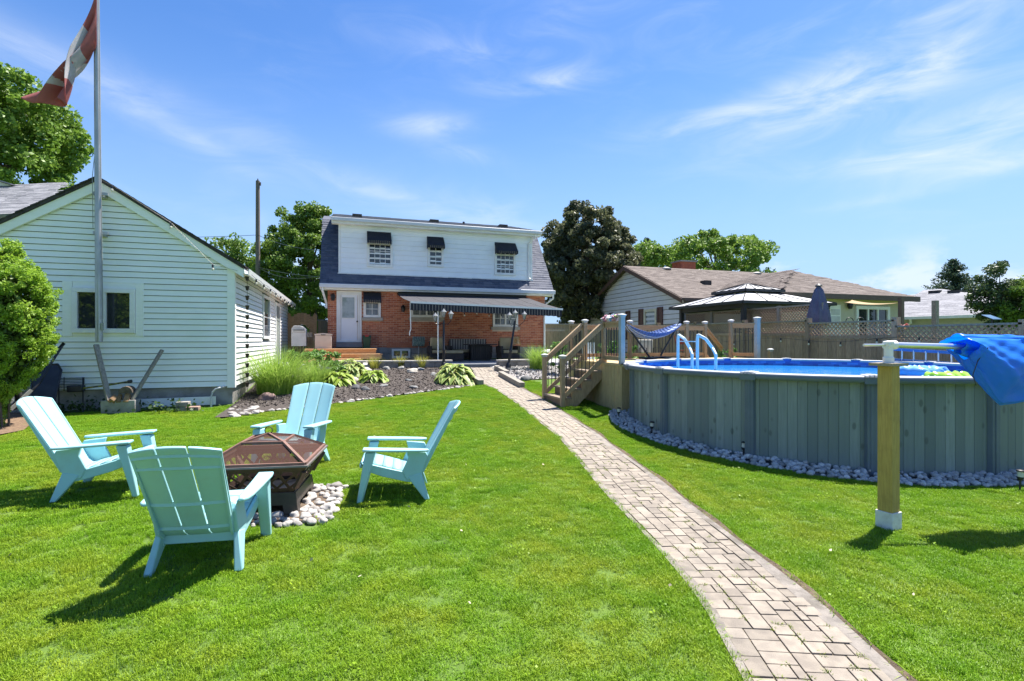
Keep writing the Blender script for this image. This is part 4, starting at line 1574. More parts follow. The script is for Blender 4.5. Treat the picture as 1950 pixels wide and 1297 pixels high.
for i in range(len(UP)):
    a0 = UP[i]
    a1 = UP[(i + 1) % len(UP)] + (2 * PI if i == len(UP) - 1 else 0)
    mb = MB()
    npl = max(2, round((a1 - a0) * PR / .125))
    for k in range(npl):
        b0, b1 = a0 + (a1 - a0) * k / npl, a0 + (a1 - a0) * (k + 1) / npl
        mb.tone = pr_.random()
        rr = PR - .10
        gvv = .004 / rr
        pts = [pol(rr - .006, b0), pol(rr, b0 + gvv), pol(rr, b1 - gvv), pol(rr - .006, b1)]
        for q in range(3):
            (xa, ya), (xb, yb) = pts[q], pts[q + 1]
            mb.face([(xa, ya, -.15), (xb, yb, -.15), (xb, yb, RIM - .03), (xa, ya, RIM - .03)])
    mb.build('wall_panel', pw, pool, smooth=False, tone=True)
    # upright
    f = basis((*pol(PR - .10, a0), 0), (-math.sin(a0), math.cos(a0), 0), (math.cos(a0), math.sin(a0), 0))
    MB().prism([(-.075, -.0), (.075, .0), (.055, .06), (-.055, .06)], lambda a_, b_, c_: f(a_, c_, b_), -.15, RIM - .055).box(-.02, .02, .058, .07, -.15, RIM - .06, f).build('upright', pool_grey, pool, fix=True, bevel=.006)
    # top rail (pale flat top, dark rolled lip) and cap over the joint
    ns = 10
    c0_, c1_ = a0 + .026, a1 - .026

    def sweep(prof_):
        return MB().grid(lambda u, v: (*pol(PR - .03 + prof_[min(len(prof_) - 1, int(round(u * (len(prof_) - 1))))][0], c0_ + (c1_ - c0_) * v), RIM + prof_[min(len(prof_) - 1, int(round(u * (len(prof_) - 1))))][1]), len(prof_) - 1, ns)
    tr_ = sweep([(-.16, -.05), (-.16, -.01), (-.14, 0), (.028, 0), (.046, -.008)]).build('top_rail', pool_rail_m, pool)
    sweep([(.0465, -.009), (.058, -.022), (.062, -.045), (.058, -.072), (.045, -.085), (-.02, -.085)]).build('rail_lip', pool_grey, tr_)
    mb = MB()
    for k in range(4):
        t0, t1 = a0 - .030 + .060 * k / 4, a0 - .030 + .060 * (k + 1) / 4
        h0, h1 = .022 - .010 * abs(k - 2) / 2, .022 - .010 * abs(k - 1) / 2
        mb.hexa([(*pol(PR - .20, t0), RIM - .01), (*pol(PR + .038, t0), RIM - .018), (*pol(PR + .038, t1), RIM - .018), (*pol(PR - .20, t1), RIM - .01),
                 (*pol(PR - .19, t0), RIM + h0), (*pol(PR + .018, t0), RIM + h0), (*pol(PR + .018, t1), RIM + h1), (*pol(PR - .19, t1), RIM + h1)])
    rc_ = mb.build('rail_cap', pool_rail_m, pool, bevel=.008)
    mb = MB()
    for k in range(4):
        t0, t1 = a0 - .030 + .060 * k / 4, a0 - .030 + .060 * (k + 1) / 4
        mb.hexa([(*pol(PR + .0, t0), RIM - .10), (*pol(PR + .036, t0), RIM - .10), (*pol(PR + .036, t1), RIM - .10), (*pol(PR + .0, t1), RIM - .10),
                 (*pol(PR + .0, t0), RIM - .0185), (*pol(PR + .040, t0), RIM - .0185), (*pol(PR + .040, t1), RIM - .0185), (*pol(PR + .0, t1), RIM - .0185)])
    mb.build('cap_face', pool_grey, rc_)
# liner with mosaic tile print
lm = bpy.data.materials.new('blue mosaic liner')
lm.use_nodes = True
e = NX(lm.node_tree)
b = lm.node_tree.nodes['Principled BSDF']
at = lm.node_tree.nodes.new('ShaderNodeAttribute')
at.attribute_name = 'tone'
col = e.mix(at.outputs['Fac'], (.012, .085, .42), (.06, .27, .75))
e.l.new(col, b.inputs['Base Color'])
b.inputs['Roughness'].default_value = .3
mb = MB()
nt_ = 190
for row, (z0_, z1_) in enumerate(((.3, 1.0), (1.0, 1.045), (1.045, 1.09), (1.09, 1.135), (1.135, 1.18), (1.18, 1.235))):
    for k in range(nt_):
        t0, t1 = 2 * PI * k / nt_, 2 * PI * (k + 1) / nt_
        o_ = (row % 2) * PI / nt_
        mb.tone = (pr_.random() ** 1.4 if 0 < row < 5 else (.25 if row == 0 else .12))
        rr = PR - .135
        mb.face([(*pol(rr, t0 + o_), z0_), (*pol(rr, t0 + o_), z1_), (*pol(rr, t1 + o_), z1_), (*pol(rr, t1 + o_), z0_)])
mb.build('liner', lm, pool, smooth=False, tone=True)
wm_ = bpy.data.materials.new('pool water')
wm_.use_nodes = True
e = NX(wm_.node_tree)
b = wm_.node_tree.nodes['Principled BSDF']
geo = wm_.node_tree.nodes.new('ShaderNodeNewGeometry')
b.inputs['Base Color'].default_value = (.03, .28, .72, 1)
b.inputs['Roughness'].default_value = .04
bn = wm_.node_tree.nodes.new('ShaderNodeBump')
bn.inputs['Strength'].default_value = .35
bn.inputs['Distance'].default_value = .02
e.l.new(e.noise(geo.outputs['Position'], 5, 3, .5, .4), bn.inputs['Height'])
e.l.new(bn.outputs[0], b.inputs['Normal'])
mb = MB()
mb.face([(*pol(PR - .14, 2 * PI * k / 64), 1.085) for k in range(64)])
mb.build('water', wm_, pool, smooth=False)

# stones round the pool foot
def rock_mesh(name, seed, mat, sub=1, sq=.6, amp=.16):
    bm = bmesh.new()
    bmesh.ops.create_icosphere(bm, subdivisions=sub + 1 if sub > 1 else 2, radius=.5)
    r = random.Random(seed)
    ph = [r.uniform(0, 6) for _ in range(6)]
    ex, ey = r.uniform(.8, 1.1), r.uniform(.65, .95)
    for v in bm.verts:
        p = v.co.normalized()
        d = 1 + amp * (math.sin(p.x * 3 + ph[0]) * math.sin(p.y * 3.3 + ph[1]) + .7 * math.sin(p.z * 4 + ph[2] + p.x * 2)) + amp * .4 * math.sin(p.x * 9 + ph[3]) * math.sin(p.y * 8 + ph[4]) + r.uniform(-.03, .03)
        v.co = Vector((p.x * d * .5 * ex, p.y * d * .5 * ey, p.z * d * .5 * sq))
    me = bpy.data.meshes.new(name)
    bm.to_mesh(me)
    bm.free()
    me.materials.append(mat)
    me.shade_smooth()
    return me


riv = M('grey white river stone', (.46, .45, .435), (.34, .335, .325), 12, rough=.8, rand=.38, bump=.2)
rvs = [rock_mesh('river_stone', 20 + k, riv, 1, .7, .10) for k in range(8)]
ring = thing('river_stone_border', 'grey white river stones ringing the pool foot', 'stones', (pcx, pcy, 0), kind='structure')
mb = MB()
angs = np.linspace(PI * .78, PI * 1.95, 60)
RO = lambda a_: PR + .26 + .05 * math.sin(a_ * 5)
for t0, t1 in zip(angs[:-1], angs[1:]):
    q = [pol(PR - .12, t0), pol(RO(t0), t0), pol(RO(t1), t1), pol(PR - .12, t1)]
    mb.face([(p0, p1, tz(p0, p1) + .02) for p0, p1 in q])
mb.build('stone_bed', M('dark gravel base', (.12, .12, .12), (.07, .07, .07), 20, rough=1, bump=.8), ring)
cand = []
sr = random.Random(12)
while len(cand) < 1150:
    a_ = sr.uniform(PI * .78, PI * 1.95)
    r_ = sr.uniform(PR - .10, RO(a_))
    X, Y = pol(r_, a_)
    s_ = sr.uniform(.055, .105)
    if any((X - c[0]) ** 2 + (Y - c[1]) ** 2 < (.30 * (s_ + c[3])) ** 2 for c in cand):
        if sr.random() < .72:
            continue
    cand.append((X, Y, tz(X, Y) + .02 + .016 * sr.random() + .05 * max(0, 1 - (r_ - PR + .1) / .3), s_))
cand.sort(key=lambda c: c[0] ** 2 + c[1] ** 2)
restV, restF, nv0 = [], [], 0
for k, (X, Y, z, s_) in enumerate(cand):
    me = rvs[k % 8]
    rot = (sr.uniform(-.4, .4), sr.uniform(-.4, .4), sr.uniform(0, 6.3))
    if k < 300:
        o = bpy.data.objects.new('stone', me)
        o.location = (X - pcx, Y - pcy, z)
        o.rotation_euler = rot
        o.scale = (s_, s_, s_)
        finish(o, ring)
    else:
        m_ = Matrix.Translation((X, Y, z)) @ Matrix.Rotation(rot[2], 4, 'Z') @ Matrix.Scale(s_, 4)
        restV += [tuple(m_ @ v.co) for v in me.vertices]
        restF += [tuple(i + nv0 for i in p.vertices) for p in me.polygons]
        nv0 += len(me.vertices)
np_build('stone', restV, restF, riv, ring, smooth=True, kind='stuff') if False else None
mm = bpy.data.meshes.new('stone')
mm.from_pydata([(p[0] - pcx, p[1] - pcy, p[2]) for p in restV], [], restF)
mm.materials.append(M('grey white river stones', (.47, .46, .445), (.29, .285, .28), 14, rough=.8, bump=.2))
mm.shade_smooth()
finish(bpy.data.objects.new('stone', mm), ring, kind='stuff')

# solar stake lights
for (px, py, lab) in ((1178, 800, 'small solar stake light at the deck corner of the pool'), (1241, 830, 'solar stake light by the second pool upright from the deck'),
                      (1414, 874, 'leaning solar stake light midway along the pool foot'), (1942, 935, 'solar stake light at the right edge of the photo')):
    g = gnd(px, py)
    t = thing('solar_light', lab, 'garden light', tuple(g), group='solar stake lights round the pool')
    lean = .12 if px == 1414 else (.05 if px == 1942 else .03)
    f = lambda z, k=0: g + Vector((lean * z * 1.2 + k, 0, z))
    MB().tube([f(-.02), f(.13)], .010, 6).build('stake', black_m, t)
    MB().tube([f(.13), f(.16), f(.165)], [.02, .035, .035], 10).build('base', black_m, t)
    MB().tube([f(.166), f(.225)], .032, 10).build('lens', M('frosted lens', (.55, .55, .5), rough=.3), t)
    MB().tube([f(.2255), f(.24), f(.25)], [.042, .042, .02], 10).build('cap', black_m, t)

# ------------------------------------------------------------------ deck
DXL, DYN, DYB, DXR, DZT = 5.38, 9.35, 11.95, 10.3, 1.225
deck = thing('pool_deck', 'raised pine deck with black baluster railing joining the pool', 'deck', (7.5, 11.2, .3))
dkb = thing_z = None
for i in range(18):
    ya, yb = DYN + .02 + i * .145, DYN + .02 + i * .145 + .14
    if ya > DYB:
        break
    # stop the boards at the pool wall
    xs_ = DXR
    def hit(y):
        d = PR * PR - (y - pcy) ** 2
        return pcx - math.sqrt(d) - .04 if d > 0 else None
    h = [hit(y) for y in (ya, yb)]
    if h[0] is not None and ya < pcy + PR + .02:
        xe = min([q for q in h if q is not None])
        if xe > DXL + .05:
            MB().box(DXL, xe, ya, yb, DZT - .04, DZT).build('deck_board', wood_pale, deck, smooth=False)
        d = PR * PR - (ya - pcy) ** 2
        xs2 = pcx + math.sqrt(d) + .04
        if xs2 < DXR:
            MB().box(xs2, DXR, ya, yb, DZT - .04, DZT).build('deck_board', wood_pale, deck, smooth=False)
    else:
        MB().box(DXL, DXR, ya, yb, DZT - .04, DZT).build('deck_board', wood_pale, deck, smooth=False)
# skirt on the left side
y = DYN
k = 0
while y < DYB:
    g = tz(DXL, y)
    MB().box(DXL + .003, DXL + .022 + .003 * (k % 2), y + .004, y + .133, g - .05, DZT - .045).build('skirt_board', wood_pale, deck, smooth=False)
    y += .138
    k += 1
MB().box(DXL + .003, DXL + .4, DYN - .024, DYN - .002, tz(DXL, DYN) - .05, DZT - .045).build('skirt_board', wood_pale, deck, smooth=False)
MB().box(DXL - .02, DXL + .0, DYN, DYB, DZT - .05, DZT + .002).build('fascia', wood_pale, deck)
cap_m = M('grey post cap', (.42, .43, .44), (.36, .37, .38), 4, rough=.5)


def post(t, x_, y_, zb, zt, mat=None, w=.09):
    p = MB().box(x_ - w / 2, x_ + w / 2, y_ - w / 2, y_ + w / 2, zb, zt).build('post', mat or wood_deck, t, bevel=.005)
    MB().lathe([(w * .80, .0), (w * .98, .012), (w * .98, .024), (w * .55, .042), (w * .1, .05)], (x_, y_, zt), 12).box(x_ - w * .56, x_ + w * .56, y_ - w * .56, y_ + w * .56, zt - .03, zt).build('cap', cap_m, p, bevel=.004)


def railing(t, p0, p1, zb0, zb1, h=.86, wood=None, n=None, zl=.10, gap=.045):
    """rail between two posts with round black balusters"""
    wood = wood or wood_deck
    a_, b_ = Vector((*p0, zb0)), Vector((*p1, zb1))
    d = (b_ - a_)
    dd = d.normalized() * gap
    MB().beam(a_ + dd + Vector((0, 0, h)), b_ - dd + Vector((0, 0, h)), .09, .04).build('top_rail', wood, t)
    MB().beam(a_ + dd + Vector((0, 0, h - .065)), b_ - dd + Vector((0, 0, h - .065)), .036, .088).build('rail', wood, t)
    MB().beam(a_ + dd + Vector((0, 0, zl)), b_ - dd + Vector((0, 0, zl)), .036, .088).build('bottom_rail', wood, t)
    n = n or max(2, int(d.length / .105))
    for i in range(1, n):
        q = a_.lerp(b_, i / n)
        MB().tube([q + Vector((0, 0, zl + .05)), q + Vector((0, 0, h - .115))], .0095, 6, cap=False).build('baluster', black_m, t)


SY0, SY1 = 10.17, 11.12
SXB = 4.42
ptop = DZT + .93
grey_post = M('painted blue grey post', (.34, .39, .40), (.29, .34, .35), 5, rough=.6)
post(deck, DXL + .05, DYN + .06, DZT, ptop + .05, grey_post, .10)
post(deck, DXL + .05, SY0, DZT - .02, ptop)
post(deck, DXL + .05, SY1, DZT - .02, ptop)
post(deck, DXL + .05, DYB - .05, DZT - .02, ptop)
railing(deck, (DXL + .05, DYN + .06), (DXL + .05, SY0), DZT, DZT)
railing(deck, (DXL + .05, SY1), (DXL + .05, DYB - .05), DZT, DZT)
bp = [DXL + .05, 7.1, 8.85, 9.45]
for q in bp[1:]:
    post(deck, q, DYB - .05, DZT - .02, ptop + .03)
for q0, q1 in zip(bp[:-1], bp[1:]):
    railing(deck, (q0, DYB - .05), (q1, DYB - .05), DZT, DZT, wood=M('orange cedar rail', (.44, .27, .135), (.36, .205, .10), 8, rough=.7, rand=.08, stretch=(1, 5, 5)))
pa, pb = at_y(1392, 640, 11.55), at_y(1442, 640, 10.95)
post(deck, pa.x, 11.55, DZT, DZT + 1.0)
post(deck, pb.x, 10.95, DZT - .3, DZT + 1.05, grey_post, .11)
railing(deck, (pa.x, 11.55), (pb.x, 10.95), DZT, DZT, .92, wood=MATS['orange cedar rail'])
# far steps' sloping rail
railing(deck, (9.45, DYB - .05), (pa.x + .35, DYB + .35), DZT, DZT - .62, wood=MATS['orange cedar rail'], n=12)
q = at_y(1467, 672, 11.2)
post(deck, q.x, 11.2, .8, q.z + .08)
# legs under the deck
for X, Y in ((DXL + .2, DYB - .1), (7.1, DYB - .1), (9.4, DYB - .1)):
    MB().box(X - .05, X + .05, Y - .05, Y + .05, tz(X, Y) - .1, DZT - .042).build('support', wood_deck, deck)
# stairs
stairs = thing('deck_stairs', 'wooden stairs with black balusters climbing from lawn to deck', 'stairs', (SXB, (SY0 + SY1) / 2, tz(SXB, 10.6)))
gz0 = tz(SXB, SY0)
NR = 5
rise = (DZT - gz0 - .02) / NR
run = (DXL - SXB) / (NR - 1)
for k in range(NR - 1):
    zt = gz0 + .02 + rise * (k + 1)
    xa = SXB - .02 + run * k
    for b_ in range(2):
        MB().box(xa - .02 + b_ * (run / 2 + .012), xa + run / 2 - .012 + b_ * (run / 2 + .022), SY0 + .0, SY1 + .0, zt - .038, zt).build('tread', M('grey brown tread', (.28, .22, .165), (.21, .165, .125), 9, rough=.8, rand=.1, stretch=(5, 1, 5)), stairs, smooth=False)
    MB().box(xa + .005, xa + .02, SY0 + .045, SY1 - .045, zt - rise + .002, zt - .041).build('riser', M('dark riser', (.16, .115, .08), rough=.85, rand=.1), stairs, smooth=False)
for yy in (SY0 + .0, SY1 - .04):
    poly = [(SXB, gz0 - .05)]
    for k in range(NR - 1):
        zt = gz0 + .02 + rise * (k + 1) - .04
        poly += [(SXB + run * k, zt), (SXB + run * (k + 1) - .002, zt)]
    poly += [(DXL - .002, DZT - .36), (SXB + .30, gz0 - .05)]
    MB().prism(poly, lambda a_, b_, c_: Vector((a_, yy + b_, c_)), 0, .038).build('stringer', wood_deck, stairs, fix=True)
for yy in (SY0 - .045, SY1 + .045):
    post(stairs, SXB + .0, yy, tz(SXB, yy) - .1, gz0 + 1.08)
    a_, b_ = (SXB, yy), (DXL + .03, yy)
    za, zb = gz0 + .13, DZT + .02
    railing(stairs, a_, b_, za, zb, .88, zl=.08, n=11)

# ------------------------------------------------------------------ hammock and stand
hm = thing('hammock', 'blue striped hammock on dark stand across the deck', 'hammock', (7.7, 11.4, DZT))
h0, h1 = at_y(1192, 617, 11.35), at_y(1292, 615, 11.35)
hb = M('hammock blue', (.07, .12, .30), (.05, .09, .24), 5, rough=.9, tone=(.36, .42, .55))
mb = MB()
ns, nw = 22, 14
hr = random.Random(2)
tones = [hr.choice([0, .15, .9, .5, 0, .8]) for _ in range(nw)]


def hp(s_, w_):
    p = h0.lerp(h1, s_)
    sag = .34 * (1 - (2 * s_ - 1) ** 2) ** 1.0 if s_ < .999 else 0
    sag = .30 * 4 * s_ * (1 - s_) * (1.15 - .5 * s_)
    wid = .12 + .30 * math.sin(PI * min(1, max(0, s_))) ** .7
    an = (w_ - .5) * PI * .95
    return Vector((p.x, p.y + math.sin(an) * wid, p.z - sag * .75 - math.cos(an) * .16 * math.sin(PI * s_) ** .6 - .02))


for i in range(ns):
    for j in range(nw):
        mb.tone = tones[j]
        mb.face([hp(i / ns, j / nw), hp((i + 1) / ns, j / nw), hp((i + 1) / ns, (j + 1) / nw), hp(i / ns, (j + 1) / nw)])
mb.build('cloth', hb, hm, tone=True, solid=.012)
MB().tube([h1 + Vector((.05, 0, .05)), at_y(1258, 677, 11.35)], .025, 8).build('stand_arm', black_m, hm)
MB().tube([h0 + Vector((-.05, 0, .05)), h0 + Vector((.7, 0, -.85))], .025, 8).build('stand_arm', black_m, hm)
MB().tube([h0 + Vector((.55, 0, -.87)), h1 + Vector((-.4, 0, -.87))], .025, 8).build('stand_beam', black_m, hm)
for X in (h0.x + .6, h1.x - .45):
    MB().tube([(X, 11.05, DZT + .03), (X, 11.7, DZT + .03)], .025, 8).build('stand_foot', black_m, hm)
# paper flower garland on the rail
fg = thing('flower_garland', 'pink and pale blue flower garland on deck rail', 'garland', (DXL + .05, 9.8, DZT + .9))
fr_ = random.Random(8)
for k, cc in enumerate(((.72, .35, .42), (.75, .70, .68), (.25, .45, .62), (.72, .40, .45), (.22, .36, .10), (.78, .5, .55))):
    yy = SY0 - .12 - k * .115
    mb = MB()
    for _ in range(9):
        o_ = Vector((DXL + .05 + fr_.uniform(-.05, .05), yy + fr_.uniform(-.05, .05), DZT + .92 + fr_.uniform(-.03, .09)))
        mb.tube([o_, o_ + Vector((fr_.uniform(-.03, .03), fr_.uniform(-.03, .03), .03))], [.05, .012], 7)
    mb.build('flower', M('flower %d' % k, cc, rough=.7), fg)

# ------------------------------------------------------------------ pool ladder (white blue plastic)
lad = thing('pool_ladder', 'pale blue plastic pool ladder with curved handrails', 'ladder', (*c2w(3.6, 11.0), 1.1))
lp = M('pale blue plastic', (.58, .68, .69), (.54, .64, .65), 3, rough=.4)
for (xa, xb, D) in ((1291, 1319, 11.5), (1328, 1364, 11.0)):
    D2 = D - .25
    pts = [at_d(xa, 702, D), at_d(xa, 645, D), at_d(xa + 1, 637, D), at_d(xa + (xb - xa) * .45, 645, (D + D2) / 2), at_d(xa + (xb - xa) * .8, 662, (D + D2) / 2), at_d(xb - 1, 675, D2), at_d(xb - 1, 704, D2)]
    mb = MB()
    for p0, p1 in zip(pts[:-1], pts[1:]):
        mb.beam(p0, p1 + (p1 - p0).normalized() * .012, .06, .045, up=(0, 1, .2))
    mb.build('handrail', lp, lad, bevel=.012)
a_, b_ = at_d(1291, 701, 11.5), at_d(1328, 702, 11.0)
for k in range(3):
    MB().beam(a_ + Vector((.12 * k, -.08 * k, -.22 * k - .1)), b_ + Vector((.12 * k, -.08 * k, -.22 * k - .1)), .2, .04).build('tread', lp, lad)
MB().beam(at_d(1295, 649.5, 11.45), at_d(1328, 650, 11.0), .02, .02).build('cross_bar', lp, lad)

# extension ladder lying beside the fence
xl_ = thing('metal_ladder', 'aluminium ladder with blue rails lying behind the pool', 'ladder', tuple(at_d(1760, 690, 10.6)))
a_, b_ = at_d(1690, 664, 11.6), at_d(1830, 672, 10.4)
a2, b2 = at_d(1690, 684, 11.6), at_d(1830, 693, 10.4)
MB().beam(a_, b_, .03, .06).build('rail', M('blue ladder rail', (.06, .16, .42), rough=.4), xl_)
MB().beam(a2, b2, .03, .06).build('rail', MATS['blue ladder rail'], xl_)
for k in range(6):
    t_ = (k + .3) / 6
    MB().tube([a_.lerp(b_, t_), a2.lerp(b2, t_)], .018, 8).build('rung', alu, xl_)

# floats
def blob_float(name, label, px, py, D, L_, Wd, H, mat, rot=0.0, n=5):
    g = at_d(px, py, D)
    t = thing(name, label, 'pool float', (g.x, g.y, 1.09), rot, group=None)
    for k in range(n):
        mb = MB()
        xx = (k - (n - 1) / 2) * L_ / n
        pts = []
        rr = []
        for j in range(9):
            s_ = j / 8 * 2 - 1
            pts.append((xx + .01 * math.sin(j * 2 + k), s_ * Wd / 2, H * .55 + .02 * math.sin(j * 3 + k)))
            rr.append(max(.01, (L_ / n) * .56 * (1 - abs(s_) ** 4) ** .5))
        mb.tube(pts, rr, 10)
        o = mb.build('air_chamber', mat, None)
        o.parent = t
    return t


blob_float('inflatable_raft', 'pale blue inflatable raft floating in the pool', 1752, 700, 8.9, .85, .6, .14, M('pale blue vinyl', (.16, .36, .66), (.12, .30, .6), 4, rough=.25), .2)
blob_float('inflatable_ring', 'lime green inflatable floating beside the blue raft', 1812, 708, 7.9, .62, .5, .08, M('lime vinyl', (.30, .55, .05), (.24, .48, .04), 4, rough=.25), -.1, 4)
blob_float('inflatable_noodle', 'small pale green float before the blue raft', 1765, 712, 7.6, .34, .3, .03, M('mint vinyl', (.35, .6, .45), rough=.25), .4, 3)

# ------------------------------------------------------------------ cover reel: post, bracket, tube; cover hung on it
rp = gnd(1692, 1006)
reel = thing('cover_reel', 'yellow treated post with white foot carrying an aluminium cover tube', 'cover reel', tuple(rp))
rw = .125
rd = math.hypot(rp.x, rp.y) and (rp.x * _f.x + rp.y * _f.y)
ztop = CAM_H - 44 * rd / FPX
rf_ = basis(rp, _r * math.cos(.45) + _f * math.sin(.45), -_f * math.cos(.45) + _r * math.sin(.45))
MB().box(-rw / 2, rw / 2, -rw / 2, rw / 2, .13, ztop - rp.z - .02, rf_).build('post', wood_post, reel, bevel=.004)
MB().box(-rw / 2 - .012, rw / 2 + .012, -rw / 2 - .012, rw / 2 + .012, -.03, .165, rf_).build('post_foot', M('white pvc sleeve', (.70, .70, .68), (.62, .61, .58), 6, rough=.5, dirt=((.3, .22, .12), 9, .5)), reel, bevel=.004)
MB().box(-.13, .13, -.10, .10, ztop - rp.z - .019, ztop - rp.z + .006, rf_).build('top_plate', M('plate wood', (.33, .27, .19), rough=.8), reel)
bz = ztop + .006
bxp = Vector((rp.x, rp.y, 0))
MB().lathe([(.045, 0), (.045, .05), (.037, .06), (.037, .16), (.045, .17), (.045, .195), (.02, .205)], (rp.x, rp.y, bz), 16).build('bracket', white_trim, reel)
tdir = (_r * math.cos(R(9)) + _f * math.sin(R(9)))
tz0 = bz + .165
ta = Vector((rp.x, rp.y, tz0))
tb = ta + tdir * 4.4 + Vector((0, 0, -.10))
MB().tube([ta + tdir * .02, ta + tdir * 1.2 + Vector((0, 0, -.028)), tb], .027, 16).build('tube', alu, reel)
MB().tube([ta - tdir * .03, ta + tdir * .07], .042, 16).build('hub', white_trim, reel)
MB().tube([ta - tdir * .26 + Vector((0, 0, -.0)), ta - tdir * .02], .012, 8).build('crank_handle', alu, reel)
# blue bubble cover
cov_m = bpy.data.materials.new('blue bubble cover')
cov_m.use_nodes = True
e = NX(cov_m.node_tree)
b = cov_m.node_tree.nodes['Principled BSDF']
geo = cov_m.node_tree.nodes.new('ShaderNodeNewGeometry')
b.inputs['Base Color'].default_value = (.05, .32, .88, 1)
b.inputs['Roughness'].default_value = .32
bn = cov_m.node_tree.nodes.new('ShaderNodeBump')
bn.inputs['Strength'].default_value = .35
bn.inputs['Distance'].default_value = .01
vb = cov_m.node_tree.nodes.new('ShaderNodeTexVoronoi')
vb.inputs['Scale'].default_value = 70
e.l.new(geo.outputs['Position'], vb.inputs['Vector'])
e.l.new(e.m('ADD', e.noise(geo.outputs['Position'], 16, 4, .6, .8), e.m('MULTIPLY', vb.outputs['Distance'], -.35)), bn.inputs['Height'])
e.l.new(bn.outputs[0], b.inputs['Normal'])
tr = cov_m.node_tree.nodes.new('ShaderNodeBsdfTranslucent')
tr.inputs['Color'].default_value = (.05, .50, 1.0, 1)
mx = cov_m.node_tree.nodes.new('ShaderNodeMixShader')
mx.inputs[0].default_value = .55
e.l.new(b.outputs[0], mx.inputs[1])
e.l.new(tr.outputs[0], mx.inputs[2])
e.l.new(mx.outputs[0], cov_m.node_tree.nodes['Material Output'].inputs['Surface'])
cover = thing('pool_cover', 'crumpled blue plastic pool cover draped on the reel tube', 'pool cover', tuple(ta + tdir * 1.2 + Vector((0, 0, -.4))))
perp = Vector((-tdir.y, tdir.x, 0))
def _wob(u, v):
    return math.sin(u * 9.0 + v * 5) * .5 + math.sin(u * 17 - v * 11 + 1.3) * .3 + math.sin(u * 31 + v * 23) * .2


def roll(u, v):     # layers wrapped loosely round the tube
    s_ = .74 + u * 2.6
    a_ = v * 2 * PI * 1.0
    r_ = .060 + .030 * u ** .3 + .018 * math.sin(a_ * 3 + u * 14) + .012 * math.sin(a_ * 5 - u * 31) + .015 * _wob(u * 2, v)
    c = ta + tdir * s_ + Vector((0, 0, -.022 * s_ - .01))
    return c + perp * math.cos(a_) * r_ + Vector((0, 0, math.sin(a_) * r_))


MB().grid(roll, 70, 36).build('rolled_layers', cov_m, cover, solid=.003)


def drape(u, v, side=-1):   # the loose sheet hanging over the near side like a pouch
    s_ = .72 + u * 2.6
    dep = .10 + .42 * min(1, (u / .16)) ** .8 * (1 - .22 * max(0, u - .16)) if u < .9 else .4
    dep *= 1 + .05 * math.sin(u * 13)
    c = ta + tdir * (s_ + .10 * v * (1 - u) * math.sin(v * 2)) + Vector((0, 0, -.022 * s_))
    top = .085
    an = v
    bulge = (.10 + .05 * math.sin(u * 11 + 1)) * math.sin(min(1, an * 1.15) * PI) + .045 * math.sin(u * 23 + an * 7) * an + .024 * _wob(u * 2.6, an * 2.0)
    z = top - (dep + top) * an
    return c + perp * (side * (.075 + bulge) * (1 - .45 * an ** 3)) + Vector((0, 0, z))


MB().grid(lambda u, v: drape(u, v, -1), 80, 30).build('near_drape', cov_m, cover, solid=.003)
MB().grid(lambda u, v: drape(u, v * .93, .8), 80, 26).build('far_drape', cov_m, cover, solid=.003)


def lip(u, v):
    a_ = drape(u, 1.0, -1)
    b_ = drape(u, .93, .8)
    p = a_.lerp(b_, v)
    p.z -= .03 * math.sin(PI * v)
    return p


MB().grid(lip, 80, 6).build('bottom_fold', cov_m, cover, solid=.003)


def topf(u, v):
    a_ = drape(u, 0.0, -1)
    b_ = drape(u, 0.0, .8)
    p = a_.lerp(b_, v)
    p.z += .035 * math.sin(PI * v) + .01 * _wob(u * 3, v)
    return p


MB().grid(topf, 80, 6).build('top_fold', cov_m, cover, solid=.003)
cpt = drape(.02, .5, -1)
MB().tube([drape(.03, .3, -1) + perp * -.01, drape(.02, .8, -1) + perp * -.01, drape(.015, 1.0, -1) + Vector((0, 0, -.10)), drape(.02, 1, -1) + Vector((.03, 0, -.18))], .004, 5).build('tie_cord', black_m, cover)

